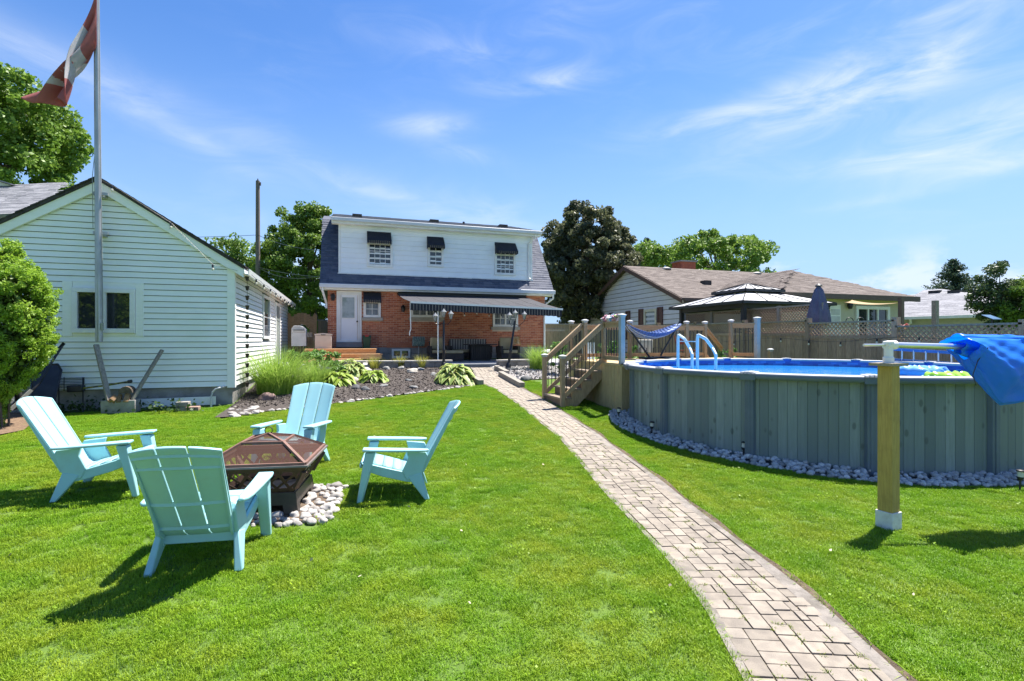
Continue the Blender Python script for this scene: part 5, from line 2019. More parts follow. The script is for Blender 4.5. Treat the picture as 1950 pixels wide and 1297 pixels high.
# ================================================================== ADIRONDACK CHAIRS
def make_chair(label):
    t = thing('adirondack_chair', label, 'chair', (0, 0, 0), group='turquoise adirondack chairs round the fire pit')
    W0, W1 = .235, .275           # half width at seat, at top

    bprof = [(-.185, .265), (-.235, .262), (-.275, .295), (-.31, .355), (-.37, .465), (-.43, .575), (-.49, .685), (-.55, .795), (-.60, .885), (-.625, .93)]

    def bp(v):
        k = min(len(bprof) - 2, int(v * (len(bprof) - 1)))
        s = v * (len(bprof) - 1) - k
        a, b = bprof[k], bprof[k + 1]
        return a[0] + (b[0] - a[0]) * s, a[1] + (b[1] - a[1]) * s

    def surf(xn, v):              # xn in -1..1 across the back
        y, z = bp(v)
        hw = W0 + (W1 - W0) * v
        k = (v ** .7)
        arch = .05 * (1 - xn * xn) * max(0, (v - .72) / .28) ** 1.0
        y += -.055 * (1 - xn * xn) * k - arch * .5
        z += arch * .85
        return Vector((xn * hw, y, z))
    g = .018
    for s0, s1 in ((-1, -1 / 3 - g), (-1 / 3 + g, 1 / 3 - g), (1 / 3 + g, 1)):
        mb = MB()
        mb.grid(lambda u, v: surf(s0 + (s1 - s0) * u, v), 5, 18)
        o = mb.build('back_slat', chair_m, t, smooth=True)
        md = o.modifiers.new('thickness', 'SOLIDIFY')
        md.thickness = .022
        md.offset = -1
        mb2 = o.modifiers.new('bevel', 'BEVEL')
        mb2.width = .006
        mb2.segments = 2
        mb2.limit_method = 'ANGLE'
    # moulded bands behind the back
    for v in (.30, .52, .80, .90):
        mb = MB()
        pts = [surf(-1 + 2 * k / 10, v) + Vector((0, -.019, -.011)) for k in range(11)]
        for p0, p1 in zip(pts[:-1], pts[1:]):
            mb.beam(p0, p1, .007, .026 if v > .6 else .034)
        mb.build('back_rib', chair_m, t)
    for s in (-1, 1):
        mb = MB()
        pts = [surf(s, .12 + .85 * k / 8) for k in range(9)]
        for k in range(8):
            d = .05 * (1 - .55 * k / 8)
            d2 = .05 * (1 - .55 * (k + 1) / 8)
            a, b = pts[k], pts[k + 1]
            ia, ib = Vector((-s * .016, 0, 0)), Vector((-s * .016, 0, 0))
            o1, o2 = Vector((0, -d, -d * .55)), Vector((0, -d2, -d2 * .55))
            mb.hexa([a, a + ia, b + ib, b, a + o1, a + ia + o1, b + ib + o2, b + o2])
        mb.build('back_edge', chair_m, t, fix=True)
    # seat: lateral slats following a scoop, front lip
    sp = [(.31, .335), (.315, .375), (.29, .395), (.20, .372), (.195, .3705), (.10, .345), (.095, .3435), (.0, .315), (-.005, .3135), (-.09, .288), (-.185, .265)]
    for i0, i1 in ((0, 3), (4, 5), (6, 7), (8, 10)):
        mb = MB()
        seg = sp[i0:i1 + 1]
        for (ya, za), (yb, zb) in zip(seg[:-1], seg[1:]):
            mb.face([(-W0, ya, za), (W0, ya, za), (W0, yb, zb), (-W0, yb, zb)])
        o = mb.build('seat_slat', chair_m, t, smooth=True)
        md = o.modifiers.new('thickness', 'SOLIDIFY')
        md.thickness = .02
        md.offset = 1 if False else 0
    for s in (-1, 1):
        f = lambda a, b, c: Vector((s * (.236 + b), a, c))
        # apron under the seat edge
        MB().prism([(.30, .385), (.20, .371), (.0, .314), (-.19, .264), (-.26, .27), (-.25, .16), (-.12, .185), (.10, .245), (.24, .30)], f, 0, .03).build('apron', chair_m, t, fix=True, bevel=.006)
        # gusset carrying the arm's rear end
        MB().prism([(-.14, .50), (-.34, .48), (-.36, .44), (-.30, .27), (-.26, .18), (-.14, .20), (-.10, .29), (-.16, .42)], f, .004, .038).build('gusset', chair_m, t, fix=True, bevel=.008)
        # legs
        z = .505
        q = lambda x_, y_, z_: Vector((s * x_, y_, z_))
        mb = MB()
        mb.hexa([q(.262, .285, 0), q(.335, .300, 0), q(.335, .345, 0), q(.275, .345, 0), q(.245, .155, z), q(.345, .165, z), q(.345, .262, z), q(.25, .262, z)])
        mb.build('front_leg', chair_m, t, fix=True, bevel=.010)
        mb = MB()
        mb.hexa([q(.265, -.375, 0), q(.322, -.375, 0), q(.322, -.325, 0), q(.265, -.325, 0), q(.235, -.29, .27), q(.276, -.29, .27), q(.276, -.15, .235), q(.235, -.15, .235)])
        mb.build('rear_leg', chair_m, t, fix=True, bevel=.010)
        # arm: flat paddle, square front corner, rounded rear
        out = [(.245, .285), (.365, .285), (.375, .20), (.372, -.05), (.366, -.25), (.352, -.335), (.325, -.37), (.293, -.36), (.275, -.30), (.268, -.18), (.262, .0)]
        mb = MB()
        n_ = len(out)
        zz = lambda y_: .492 + .03 * (y_ + .37) / .66
        lo = [q(x_, y_, zz(y_)) for x_, y_ in out]
        hi = [q(x_, y_, zz(y_) + .026) for x_, y_ in out]
        base = len(mb.v)
        mb.v += [tuple(p) for p in lo + hi]
        mb.f += [tuple(range(n_)), tuple(range(n_, 2 * n_))[::-1]] + [(k, n_ + k, n_ + (k + 1) % n_, (k + 1) % n_) for k in range(n_)]
        mb.t += [.5] * (n_ + 2)
        mb.build('arm', chair_m, t, fix=True, bevel=.009)
    MB().beam((-.24, -.235, .215), (.24, -.235, .215), .03, .07).build('rear_stretcher', chair_m, t, bevel=.006)
    return t


def place(o, X, Z, fx, fz, dz=0.0):
    """camera-plan position of the mid rear feet, camera-plan facing"""
    x_, y_ = c2w(X, Z)
    a, b = c2w(fx, fz)
    l = math.hypot(a, b)
    a, b = a / l, b / l
    x_ += a * .35
    y_ += b * .35
    o.location = (x_, y_, tz(x_, y_) + .0 + dz)
    o.rotation_euler = (0, 0, math.atan2(b, a) - PI / 2)
    # tilt with the ground
    return o


ch1 = make_chair('turquoise adirondack chair nearest the camera, seen from behind')
ch2 = copy_tree(ch1)
ch2['label'] = 'turquoise adirondack chair at far left, facing the fire pit sideways'
ch3 = copy_tree(ch1)
ch3['label'] = 'turquoise adirondack chair behind the fire pit, facing the camera'
ch4 = copy_tree(ch1)
ch4['label'] = 'turquoise adirondack chair alone right of the fire pit, in profile'


def feet(p0, p1):
    a, b = gnd(*p0), gnd(*p1)
    m_ = (a + b) / 2
    return m_.dot(_r), m_.dot(_f)


CH = {
    'near': (*feet((285, 1100), (452, 1088)), -.18, .98),
    'left': (-4.40, 5.15, .95, .28),
    'back': (-2.62, 6.55, -.03, -1),
    'right': (-.93, 5.60, -1, -.20),
}
place(ch1, *CH['near'])
place(ch2, *CH['left'])
place(ch3, *CH['back'])
place(ch4, *CH['right'])

# ================================================================== FIRE PIT
fpx, fpy = c2w(-2.39, 5.08)
fz_ = tz(fpx, fpy)
fa = math.atan2(_f.y, _f.x) - PI / 2 + R(9)
fp = thing('fire_pit', 'square bronze steel fire pit with mesh lid and lattice sides', 'fire pit', (fpx, fpy, fz_), fa)
LOC['fire_pit'] = Vector((0, 0, 0))


def sq_wall(mb, h0, z0, h1, z1, th=.01):
    for k in range(4):
        c, s = [(1, 0), (0, 1), (-1, 0), (0, -1)][k]
        rot = lambda x_, y_: (x_ * c - y_ * s, x_ * s + y_ * c)
        P = [(-h0, -h0, z0), (h0, -h0, z0), (h0, -h0 + th, z0), (-h0, -h0 + th, z0), (-h1, -h1, z1), (h1, -h1, z1), (h1, -h1 + th, z1), (-h1, -h1 + th, z1)]
        mb.hexa([(*rot(p[0], p[1]), p[2]) for p in P])
    return mb


mb = MB()
# base with arched feet: three pieces a side
for k in range(4):
    c, s = [(1, 0), (0, 1), (-1, 0), (0, -1)][k]
    f = lambda a, b, cc: Vector(((a * c - b * s), (a * s + b * c), cc))
    mb.prism([(-.36, 0), (-.24, 0), (-.22, .08), (.22, .08), (.24, 0), (.36, 0), (.335, .19), (-.335, .19)], lambda a, b, cc: f(a, -.355 + cc * .12 + b, cc), 0, .012)
mb.build('base', M('dark bronze', (.05, .042, .038), (.075, .06, .05), 8, rough=.45, metal=.3), fp, fix=True)
sq_wall(MB(), .315, .19, .335, .235).build('lower_band', rust_br, fp, fix=True)
sq_wall(MB(), .43, .405, .455, .45).build('upper_band', rust_br, fp, fix=True)
mb = MB()
for k in range(4):
    c, s = [(1, 0), (0, 1), (-1, 0), (0, -1)][k]
    f = lambda a, b, cc: Vector(((a * c - b * s), (a * s + b * c), cc))
    z0, z1 = .235, .405
    hh = lambda z: .335 + (z - z0) / (z1 - z0) * .095
    n = 6
    for i in range(-1, n + 1):
        for sg in (1, -1):
            a0, a1 = -1 + 2 * (i + .5) / n, -1 + 2 * (i + .5 + sg * 1.15) / n
            lo, hi = 0.0, 1.0
            for lim in (-1, 1):
                if (a0 - lim) * (a1 - lim) < 0:
                    t_ = (lim - a0) / (a1 - a0)
                    if (lim == -1 and a1 > a0) or (lim == 1 and a1 < a0):
                        lo = max(lo, t_)
                    else:
                        hi = min(hi, t_)
            if max(a0, a1) < -1 or min(a0, a1) > 1 or hi <= lo:
                continue
            P = []
            for t_ in (lo, hi):
                z = z0 + (z1 - z0) * t_
                P.append((max(-1, min(1, a0 + (a1 - a0) * t_)) * hh(z), -hh(z), z))
            d = .010 + .002 * sg
            w_ = .016
            q = [f(P[0][0] - w_, P[0][1] + .002 * sg, P[0][2]), f(P[0][0] + w_, P[0][1] + .002 * sg, P[0][2]), f(P[1][0] + w_, P[1][1] + .002 * sg, P[1][2]), f(P[1][0] - w_, P[1][1] + .002 * sg, P[1][2])]
            mb.face(q)
mb.build('lattice', rust_br, fp, smooth=False, solid=.004)
mb = MB()
for k in range(4):
    c, s = [(1, 0), (0, 1), (-1, 0), (0, -1)][k]
    mb.beam((-.335 * c + .335 * s, -.335 * s - .335 * c, .235), (-.43 * c + .43 * s, -.43 * s - .43 * c, .405), .045, .03)
mb.build('corner_strap', rust_br, fp)
mb = MB()
sq_wall(mb, .30, .15, .30, .155)
mb.box(-.30, .30, -.30, .30, .145, .152)
mb.build('ash_pan', black_m, fp)
# rim and mesh lid
mb = MB()
for k in range(4):
    c, s = [(1, 0), (0, 1), (-1, 0), (0, -1)][k]
    f = lambda a, b, cc: Vector(((a * c - b * s), (a * s + b * c), cc))
    P = [f(-.47, -.47, .452), f(.47, -.47, .452), f(.425, -.425, .452), f(-.425, -.425, .452)]
    mb.hexa(P + [p + Vector((0, 0, .016)) for p in P])
mb.build('rim', M('grey rim', (.16, .14, .135), (.2, .17, .16), 8, rough=.5, metal=.3), fp, fix=True)
scr = bpy.data.materials.new('lid wire mesh')
scr.use_nodes = True
e = NX(scr.node_tree)
b = scr.node_tree.nodes['Principled BSDF']
b.inputs['Base Color'].default_value = (.095, .048, .036, 1)
b.inputs['Roughness'].default_value = .8
b.inputs['Specular IOR Level'].default_value = .15
tp = scr.node_tree.nodes.new('ShaderNodeBsdfTransparent')
mx = scr.node_tree.nodes.new('ShaderNodeMixShader')
mx.inputs[0].default_value = .55
e.l.new(tp.outputs[0], mx.inputs[1])
e.l.new(b.outputs[0], mx.inputs[2])
e.l.new(mx.outputs[0], scr.node_tree.nodes['Material Output'].inputs['Surface'])
lid_bar = M('copper brown bar', (.15, .08, .06), (.19, .10, .075), 9, rough=.65)
lid = MB()
b_, t_ = .44, .19
zb, zt = .47, .635
for k in range(4):
    c, s = [(1, 0), (0, 1), (-1, 0), (0, -1)][k]
    f = lambda a, b, cc: Vector(((a * c - b * s), (a * s + b * c), cc))
    lid.beam(f(-b_, -b_, zb + .01), f(b_, -b_, zb + .01), .026, .022)
    lid.beam(f(-t_, -t_, zt), f(t_, -t_, zt), .022, .02)
    lid.beam(f(-b_, -b_, zb + .01), f(-t_, -t_, zt), .026, .022)
    lid.beam(f(-t_, -t_, zt), f(0, 0, zt + .055), .02, .018)
lo = lid.build('lid', lid_bar, fp)
mb = MB()
for k in range(4):
    c, s = [(1, 0), (0, 1), (-1, 0), (0, -1)][k]
    f = lambda a, b, cc: Vector(((a * c - b * s), (a * s + b * c), cc))
    mb.face([f(-b_, -b_, zb), f(b_, -b_, zb), f(t_, -t_, zt - .004), f(-t_, -t_, zt - .004)])
    mb.face([f(-t_, -t_, zt - .004), f(t_, -t_, zt - .004), f(0, 0, zt + .05)])
mb.build('mesh_screen', scr, lo, smooth=False)
mb = MB()
pts = [Vector((.035 * math.cos(a_), 0, zt + .085 + .035 * math.sin(a_))) for a_ in np.linspace(0, 2 * PI, 17)]
mb.tube(pts, .005, 6, cap=False)
mb.build('ring_handle', black_m, lo)
# pale stones round the fire pit
ring2 = thing('fire_pit_stones', 'pale river stones laid around the fire pit', 'stones', (fpx, fpy, fz_), fa, kind='structure')
pale = M('pale cobble', (.38, .355, .33), (.27, .25, .235), 9, rough=.85, rand=.28, bump=.4)
pls = [rock_mesh('pale_stone', 50 + k, pale, 2, .62, .16) for k in range(7)]
sr = random.Random(31)
done = []
tries = 0
while len(done) < 105 and tries < 20000:
    tries += 1
    X, Y = sr.uniform(-.54, .64 + .05 * math.sin(tries)), sr.uniform(-.58, .46)
    m_ = max(abs(X), abs(Y))
    if m_ < .36:
        continue
    s_ = sr.uniform(.07, .135) if tries < 9000 else sr.uniform(.045, .08)
    if any((X - d[0]) ** 2 + (Y - d[1]) ** 2 < (.385 * (s_ + d[2])) ** 2 for d in done):
        continue
    done.append((X, Y, s_))
    o = bpy.data.objects.new('stone', pls[len(done) % 7])
    ca, sa = math.cos(fa), math.sin(fa)
    wx, wy = fpx + X * ca - Y * sa, fpy + X * sa + Y * ca
    o.location = (X, Y, tz(wx, wy) - fz_ + s_ * .2)
    o.rotation_euler = (sr.uniform(-.2, .2), sr.uniform(-.2, .2), sr.uniform(0, 6.3))
    o.scale = (s_, s_, s_)
    finish(o, ring2)
mb = MB()
n_ = 6
for i in range(n_):
    for j in range(n_):
        q = []
        for (a_, b_) in ((i, j), (i + 1, j), (i + 1, j + 1), (i, j + 1)):
            X, Y = -.50 + 1.08 * a_ / n_, -.50 + .95 * b_ / n_
            wx, wy = fpx + X * ca - Y * sa, fpy + X * sa + Y * ca
            q.append((X, Y, tz(wx, wy) - fz_ + .02))
        mb.face(q)
o = mb.build('bare_ground', soil, None)
o.parent = ring2

# ================================================================== FLAGPOLE AND FLAG
PYL = 12.02
pb, pt = at_y(189, 651, PYL), at_y(184, 0, PYL)
d = (pt - pb).normalized()
ptop_ = pb + d * 7.3
flag_pole = thing('flagpole', 'galvanised steel flagpole bracketed to the garage gable', 'flagpole', tuple(pb))
MB().tube([pb, pb.lerp(ptop_, .5), ptop_], [.062, .056, .046], 12).build('pole', steel, flag_pole)
for py in (368, 443):
    q = at_y(186, py, PYL)
    MB().beam(q + Vector((-.075, .01, 0)), q + Vector((.17, .01, 0)), .05, .05).box(q.x - .07, q.x + .07, q.y + .0, GY - .02, q.z - .035, q.z + .035).build('bracket', steel, flag_pole)
MB().tube([pb + Vector((.075, -.05, .45)), pb + Vector((.07, -.06, 1.6)), pb.lerp(ptop_, .55) + Vector((.06, -.05, 0)), ptop_ + Vector((.055, -.05, 0))], .007, 5).tube([pb + Vector((-.09, -.03, 2.2)), pb + Vector((-.10, -.03, 3.2)), pb + Vector((-.07, -.02, 3.6))], .006, 5).build('halyard', M('cord', (.25, .26, .26), rough=.8), flag_pole)
q = pb + Vector((.065, -.05, .30))
MB().box(q.x - .015, q.x + .02, q.y - .02, q.y + .02, q.z - .07, q.z + .07).build('cleat', steel, flag_pole)

flag_red = M('faded flag red', (.55, .20, .19), (.48, .17, .165), 3, rough=.8, trans=.5)
flag_white = M('flag white', (.74, .70, .72), (.64, .60, .63), 3, rough=.8, trans=.5)
HO = at_y(184, 88, PYL).z                 # bottom of the hoist
HT = HO + 1.12
leaf_half = [(0, .46), (.08, .30), (.17, .36), (.14, .10), (.26, .22), (.30, .16), (.42, .18), (.37, .06), (.42, .02), (.22, -.16), (.25, -.22), (.03, -.19), (.03, -.45), (0, -.45)]


def in_leaf(a, c):
    a = abs(a)
    n_ = len(leaf_half)
    ins = False
    for i in range(n_):
        (x1, y1), (x2, y2) = leaf_half[i], leaf_half[(i + 1) % n_]
        if (y1 > c) != (y2 > c) and a < (x2 - x1) * (c - y1) / (y2 - y1 + 1e-12) + x1:
            ins = not ins
    return ins


def flag_pt(s, t):
    """s along the fly (0 hoist .. 1), t up the hoist; cloth sagging to the lower left in a light breeze"""
    # hoist edge runs down the pole; the fly has swung down and left, gathered in deep folds
    hx_, hz_ = pb.x - .015, HO + (HT - HO) * t
    ex = pb.x - .36 - .80 * (1 - t) ** 1.1           # fly end, spread along the bottom
    ez = HO - 1.36 + .20 * (1 - t) - .12 * math.sin(t * 6)
    k = s ** .9
    bow = .16 * math.sin(PI * s) * (t - .25)
    px_ = hx_ + (ex - hx_) * k ** 1.25 - bow
    pz_ = hz_ + (ez - hz_) * (s ** .78)
    fold = .13 * math.sin(9.5 * t + 2.2 * s) * min(1, s * 2.2) + .05 * math.sin(19 * t - 4 * s) * s
    return Vector((px_ + fold * .45, PYL - .08 + fold * 1.3 - .10 * s, pz_))


NSF, NTF = 64, 40
me_v, me_f, me_m = [], [], []
for i in range(NSF + 1):
    for j in range(NTF + 1):
        p = flag_pt(i / NSF, j / NTF)
        me_v.append(tuple(p))
for i in range(NSF):
    for j in range(NTF):
        a_ = i * (NTF + 1) + j
        me_f.append((a_, a_ + 1, a_ + NTF + 2, a_ + NTF + 1))
        s_, t_ = (i + .5) / NSF, (j + .5) / NTF
        red = s_ < .25 or s_ > .75 or in_leaf((s_ - .5) * 2.0, (t_ - .5))
        me_m.append(0 if red else 1)
me = bpy.data.meshes.new('flag')
me.from_pydata(me_v, [], me_f)
me.materials.append(flag_red)
me.materials.append(flag_white)
me.polygons.foreach_set('material_index', me_m)
me.shade_smooth()
fo = bpy.data.objects.new('flag', me)
fo.modifiers.new('thickness', 'SOLIDIFY').thickness = .003
finish(fo, None, 'red and white maple leaf flag drooping from the flagpole', 'flag')

# ================================================================== CLUTTER ALONG THE GARAGE
gwall = GY - .03


def gpt(px, py, y):
    return at_y(px, py, y)


# wheelbarrow tipped up against the wall
wb = thing('wheelbarrow', 'black wheelbarrow tipped up against the garage beside cedar bush', 'wheelbarrow', tuple(gnd(70, 800)))
tray_m = M('navy black plastic tray', (.018, .022, .035), (.03, .035, .05), 4, rough=.4)
c_ = [gpt(62, 770, 11.55), gpt(103, 765, 11.7), gpt(117, 705, 12.1), gpt(110, 693, 12.15), gpt(80, 695, 12.1), gpt(60, 720, 11.9)]
mb = MB()
ctr = sum(c_, Vector()) / len(c_)
inner = [ctr + (p - ctr) * .62 + Vector((-.30, .22, -.03)) for p in c_]
n_ = len(c_)
for k in range(n_):
    j = (k + 1) % n_
    mb.face([c_[k], c_[j], inner[j], inner[k]])
mb.face(inner[::-1])
mb.face(c_)
mb.build('tray', tray_m, wb, smooth=True, bevel=.02)
mb = MB()
for k in range(n_):
    mb.tube([c_[k], c_[(k + 1) % n_]], .018, 6)
mb.build('tray_rim', black_m, wb)
MB().tube([gpt(26, 776, 11.35), gpt(75, 730, 11.6), gpt(98, 690, 11.8), gpt(121, 654, 12.0)], [.02, .02, .022, .022], 8).build('handle', black_m, wb)
MB().tube([gpt(112, 664, 11.95), gpt(122, 653, 12.0)], .028, 8).build('grip', M('rubber', (.012, .012, .012), rough=.9), wb)
MB().beam(gpt(20, 780, 11.3), gpt(60, 742, 11.5), .04, .05).build('leg_bracket', M('grey strap', (.25, .24, .22), rough=.6), wb)
wc = gpt(13, 760, 11.35)
wh = MB()
wax = Vector((.75, -.66, 0)).normalized()
u_ = wax.cross(Vector((0, 0, 1))).normalized()
pts = [wc + (u_ * math.cos(a_) + Vector((0, 0, 1)) * math.sin(a_)) * .17 for a_ in np.linspace(0, 2 * PI, 25)]
wh.tube(pts, .055, 10, cap=False)
whl = wh.build('wheel', M('rubber', (.012, .012, .012)), wb)
MB().tube([wc - wax * .04, wc + wax * .04], .09, 12).build('hub', M('hub grey', (.2, .2, .19), rough=.5), whl)
MB().tube([wc - wax * .12, wc + wax * .22], .012, 6).build('axle', steel, whl)

# wire rack, string trimmer
rk = thing('wire_rack', 'black wire rack leaning on garage wall behind wheelbarrow', 'rack', tuple(gpt(135, 745, 12.2)))
mb = MB()
for k in range(8):
    py = 720 + k * 3
    mb.tube([gpt(109, py, 12.2), gpt(161, py - 1, 12.2)], .006, 5)
for px in (110, 122, 160):
    mb.tube([gpt(px, 718, 12.195), gpt(px, 744, 12.195)], .008, 5)
mb.build('wires', black_m, rk)
for px in (112, 158):
    MB().tube([gpt(px, 718, 12.2), gpt(px, 785, 11.95)], .011, 6).build('leg', black_m, rk)
tr_ = thing('string_trimmer', 'black and yellow garden trimmer resting across the stakes', 'trimmer', tuple(gpt(150, 742, 11.9)))
MB().tube([gpt(157, 739, 12.0), gpt(205, 733, 11.8), gpt(246, 726, 11.75)], .018, 8).build('shaft', M('yellow black shaft', (.24, .23, .03), (.03, .03, .02), 14, rough=.5), tr_)
MB().beam(gpt(130, 740, 12.05), gpt(160, 739, 12.0), .12, .13).build('motor_housing', black_m, tr_, bevel=.02)
MB().beam(gpt(243, 726.5, 11.75), gpt(252, 725, 11.75), .05, .06).build('grip', black_m, tr_, bevel=.015)

# block planter with firewood and stakes
pl0, pl1 = gnd(193, 789), gnd(257, 787)
pln = thing('concrete_trough', 'grey concrete trough holding firewood by the garage', 'trough', tuple((pl0 + pl1) / 2))
dr_ = (pl1 - pl0).normalized()
fb = basis(pl0, dr_, (dr_.y, -dr_.x, 0))
Lp = (pl1 - pl0).length
MB().prism([(0, 0), (Lp, 0), (Lp + .01, .26), (-.01, .26)], fb, -.02, .02).prism([(0, 0), (Lp, 0), (Lp + .01, .26), (-.01, .26)], fb, -.24, -.20).box(.0, .035, -.199, -.021, .0, .255, fb).box(Lp - .035, Lp, -.199, -.021, .0, .255, fb).box(.036, Lp - .036, -.199, -.021, .01, .2, fb).build('trough', concrete, pln, fix=True, bevel=.008)
logm = M('split firewood', (.30, .19, .10), (.20, .12, .065), 12, rough=.85, bump=.4, rand=.2, stretch=(3, 3, 8))
bark = M('bark', (.13, .10, .075), (.08, .06, .045), 14, rough=.95, bump=.8)
for k, (p0, p1, r_, mt, lab) in enumerate((((207, 765), (219, 752), .035, logm, 'thin split log leaning left in the trough'), ((212, 764), (222, 757), .07, logm, 'stubby split log low in the trough'),
                                           ((226, 766), (229, 751), .045, logm, 'upright split log in the middle of the trough'), ((240, 766), (244, 750), .06, logm, 'upright split log right in the trough'),
                                           ((229, 748), (256, 746), .10, bark, 'bark covered half log lying on top of the firewood'))):
    a_, b_ = gpt(*p0, 11.62 if k < 4 else 11.66), gpt(*p1, 11.7 if k < 4 else 11.72)
    mb = MB()
    d = (b_ - a_)
    if k == 4:
        rr = [(math.cos(t_), math.sin(t_)) for t_ in np.linspace(0, PI, 9)]
        f = basis(a_, (d.x, d.y, 0), (0, -1, 0))
        poly = [(q0 * .5 * d.length + .5 * d.length, q1 * .13) for q0, q1 in rr]
        mb.prism(poly, f, -.12, .10)
    else:
        mb.tube([a_, a_.lerp(b_, .5), b_], [r_, r_ * 1.05, r_ * .92], 5)
    mb.build('firewood_log', mt, label=lab, cat='firewood', group='firewood in the trough', fix=True, bevel=.006)
for (p0, p1, lab) in (((208, 762), (183, 656), 'grey weathered stake leaning left out of the trough'), ((252, 760), (309, 666), 'grey weathered stake leaning right out of the trough')):
    a_, b_ = gpt(*p0, 11.66), gpt(*p1, 12.0)
    MB().beam(a_, b_, .085, .05).build('wooden_stake', grey_timber, label=lab, cat='stake', group='stakes in the trough', bevel=.004)
# white board, bent pipe, paver stack
a_, b_ = gpt(258, 770, 12.15), gpt(411, 762, 12.15)
MB().beam(a_ + Vector((0, 0, .02)), b_ + Vector((0, 0, .0)), .02, .17).build('white_board', white_trim, label='long white board leaning along the garage foundation', cat='board')
p = gpt(402, 782, 12.05)
MB().tube([p + Vector((0, 0, -.15)), p + Vector((0, 0, .28)), p + Vector((.02, .01, .38)), p + Vector((.08, .02, .45)), p + Vector((.17, .06, .475)), p + Vector((.2, .25, .475))], .020, 8).build('bent_pipe', M('pale pipe', (.55, .56, .55), rough=.4), label='pale bent pipe coming out of the garage foundation', cat='pipe')
for k, (px, py, s_, cc, lab) in enumerate(((347, 782, (.22, .16, .085), (.27, .25, .225), 'lower grey paver block stacked by the white board'), (347, 772, (.22, .16, .085), (.27, .25, .225), 'upper grey paver block stacked by the white board'), (366, 784, (.22, .16, .09), (.30, .20, .16), 'reddish paver block beside the grey stack'))):
    g = gnd(px, 784)
    z = g.z + (.10 if k == 1 else .0)
    MB().box(g.x - s_[0] / 2, g.x + s_[0] / 2, g.y - .02, g.y + s_[1], z, z + s_[2] + .008).build('paver_block', M('loose paver %d' % (k // 2), cc, rough=.95, bump=.5), label=lab, cat='paver', group='loose pavers by the garage', bevel=.008)

# rain chain
rcx = thing('rain_chain', 'rain chain of dark copper cups hanging at garage corner', 'rain chain', tuple(at_x(463, 795, GX1 + .26)))
top = Vector((GX1 + .255, GY + .02, G_EAVE - .17))
rcm = M('dark copper', (.035, .03, .03), (.05, .04, .035), 9, rough=.5, metal=.3)
sp_ = (top.z - .42) / 13
for k in range(13):
    z = top.z - .04 - k * sp_
    cup = MB().lathe([(.022, -.09), (.024, -.085), (.042, .0), (.045, .005), (.038, .0)], (top.x, top.y, z), 10).build('cup', rcm, rcx)
    MB().tube([(top.x, top.y, z - .09), (top.x, top.y, z - sp_ + .005)], .004, 5).build('link', rcm, cup)

# string lights
def bulb_string(name, label, pts, bulbs, wire_r=.0045):
    t = thing(name, label, 'string lights', tuple(pts[0]))
    MB().tube(pts, wire_r, 5).build('wire', black_m, t)
    for p in bulbs:
        s_ = MB().lathe([(.018, -.07), (.02, -.02), (.012, .0)], tuple(p), 8).build('socket', black_m, t)
        MB().lathe([(.006, -.13), (.024, -.115), (.028, -.095), (.016, -.071)], tuple(p), 8).build('bulb', M('clear bulb', (.70, .66, .55), rough=.15), s_)
    return t


ev = [Vector((GX1 + .33, GY + .1 + k * .6, G_EAVE - .16 - .02 * (k % 2))) for k in range(19)]
bulb_string('string_lights', 'string lights running along the sunny garage gutter', ev, ev[1::2])
gp_ = [gpt(213, 352, GY - .16), gpt(325, 423, GY - .2), gpt(405, 503, GY - .22), gpt(452, 515, GY - .1)]
bulb_string('string_lights', 'string lights hanging across the garage gable', [gpt(187, 340, GY - .2)] + gp_, [gp_[0], gp_[1], gp_[2]], .003)
lw = [fl.lerp(fr, t_) + Vector((0, .3, -.25 - .05 * math.sin(t_ * 25))) for t_ in np.linspace(.35, .8, 12)]
bulb_string('string_lights', 'string lights under the patio awning', lw, lw[::2])
fw = [Vector((FX - .1, y_, 1.72 + .06 * math.sin(y_ * 1.6))) for y_ in np.linspace(5, 15, 21)]
bulb_string('string_lights', 'string lights strung along the lattice fence', fw, fw[1::2])

# ================================================================== PATIO THINGS
# lamp posts
def lamp_post(label, base, top, heads):
    t = thing('lamp_post', label, 'lamp', tuple(base), group='three headed patio lamp posts')
    b_, t_ = Vector(base), Vector(top)
    d = (t_ - b_)
    p = lambda s: b_ + d * s
    MB().tube([p(0), p(.02), p(.03), p(.10), p(.12)], [.19, .19, .10, .085, .05], 10).build('base', black_m, t)
    MB().tube([p(.12), p(.30), p(.31), p(.33), p(.34), p(.80)], [.05, .042, .055, .055, .04, .035], 10).build('shaft', black_m, t)
    for (dx_, dz_) in heads:
        c_ = p(.82) + Vector((dx_, 0, dz_))
        if abs(dx_) > .02:
            MB().tube([p(.76), p(.74) + Vector((dx_ * .5, 0, -.03)), c_ + Vector((0, 0, -.06)), c_], .012, 6).build('arm', black_m, t)
        h = MB().lathe([(.035, 0), (.075, .16), (.08, .17)], tuple(c_), 6).build('lantern', M('smoky lantern glass', (.40, .41, .40), (.28, .29, .29), 8, rough=.15), t)
        MB().lathe([(.10, .172), (.09, .19), (.03, .25), (.012, .29)], tuple(c_), 6).build('lantern_top', M('grey lantern top', (.25, .26, .27), rough=.4), h)
        mb = MB()
        for k in range(6):
            a_ = k * PI / 3
            mb.tube([c_ + Vector((.037 * math.cos(a_), .037 * math.sin(a_), 0)), c_ + Vector((.079 * math.cos(a_), .079 * math.sin(a_), .17))], .006, 4)
        mb.build('lantern_bars', black_m, h)
    return t


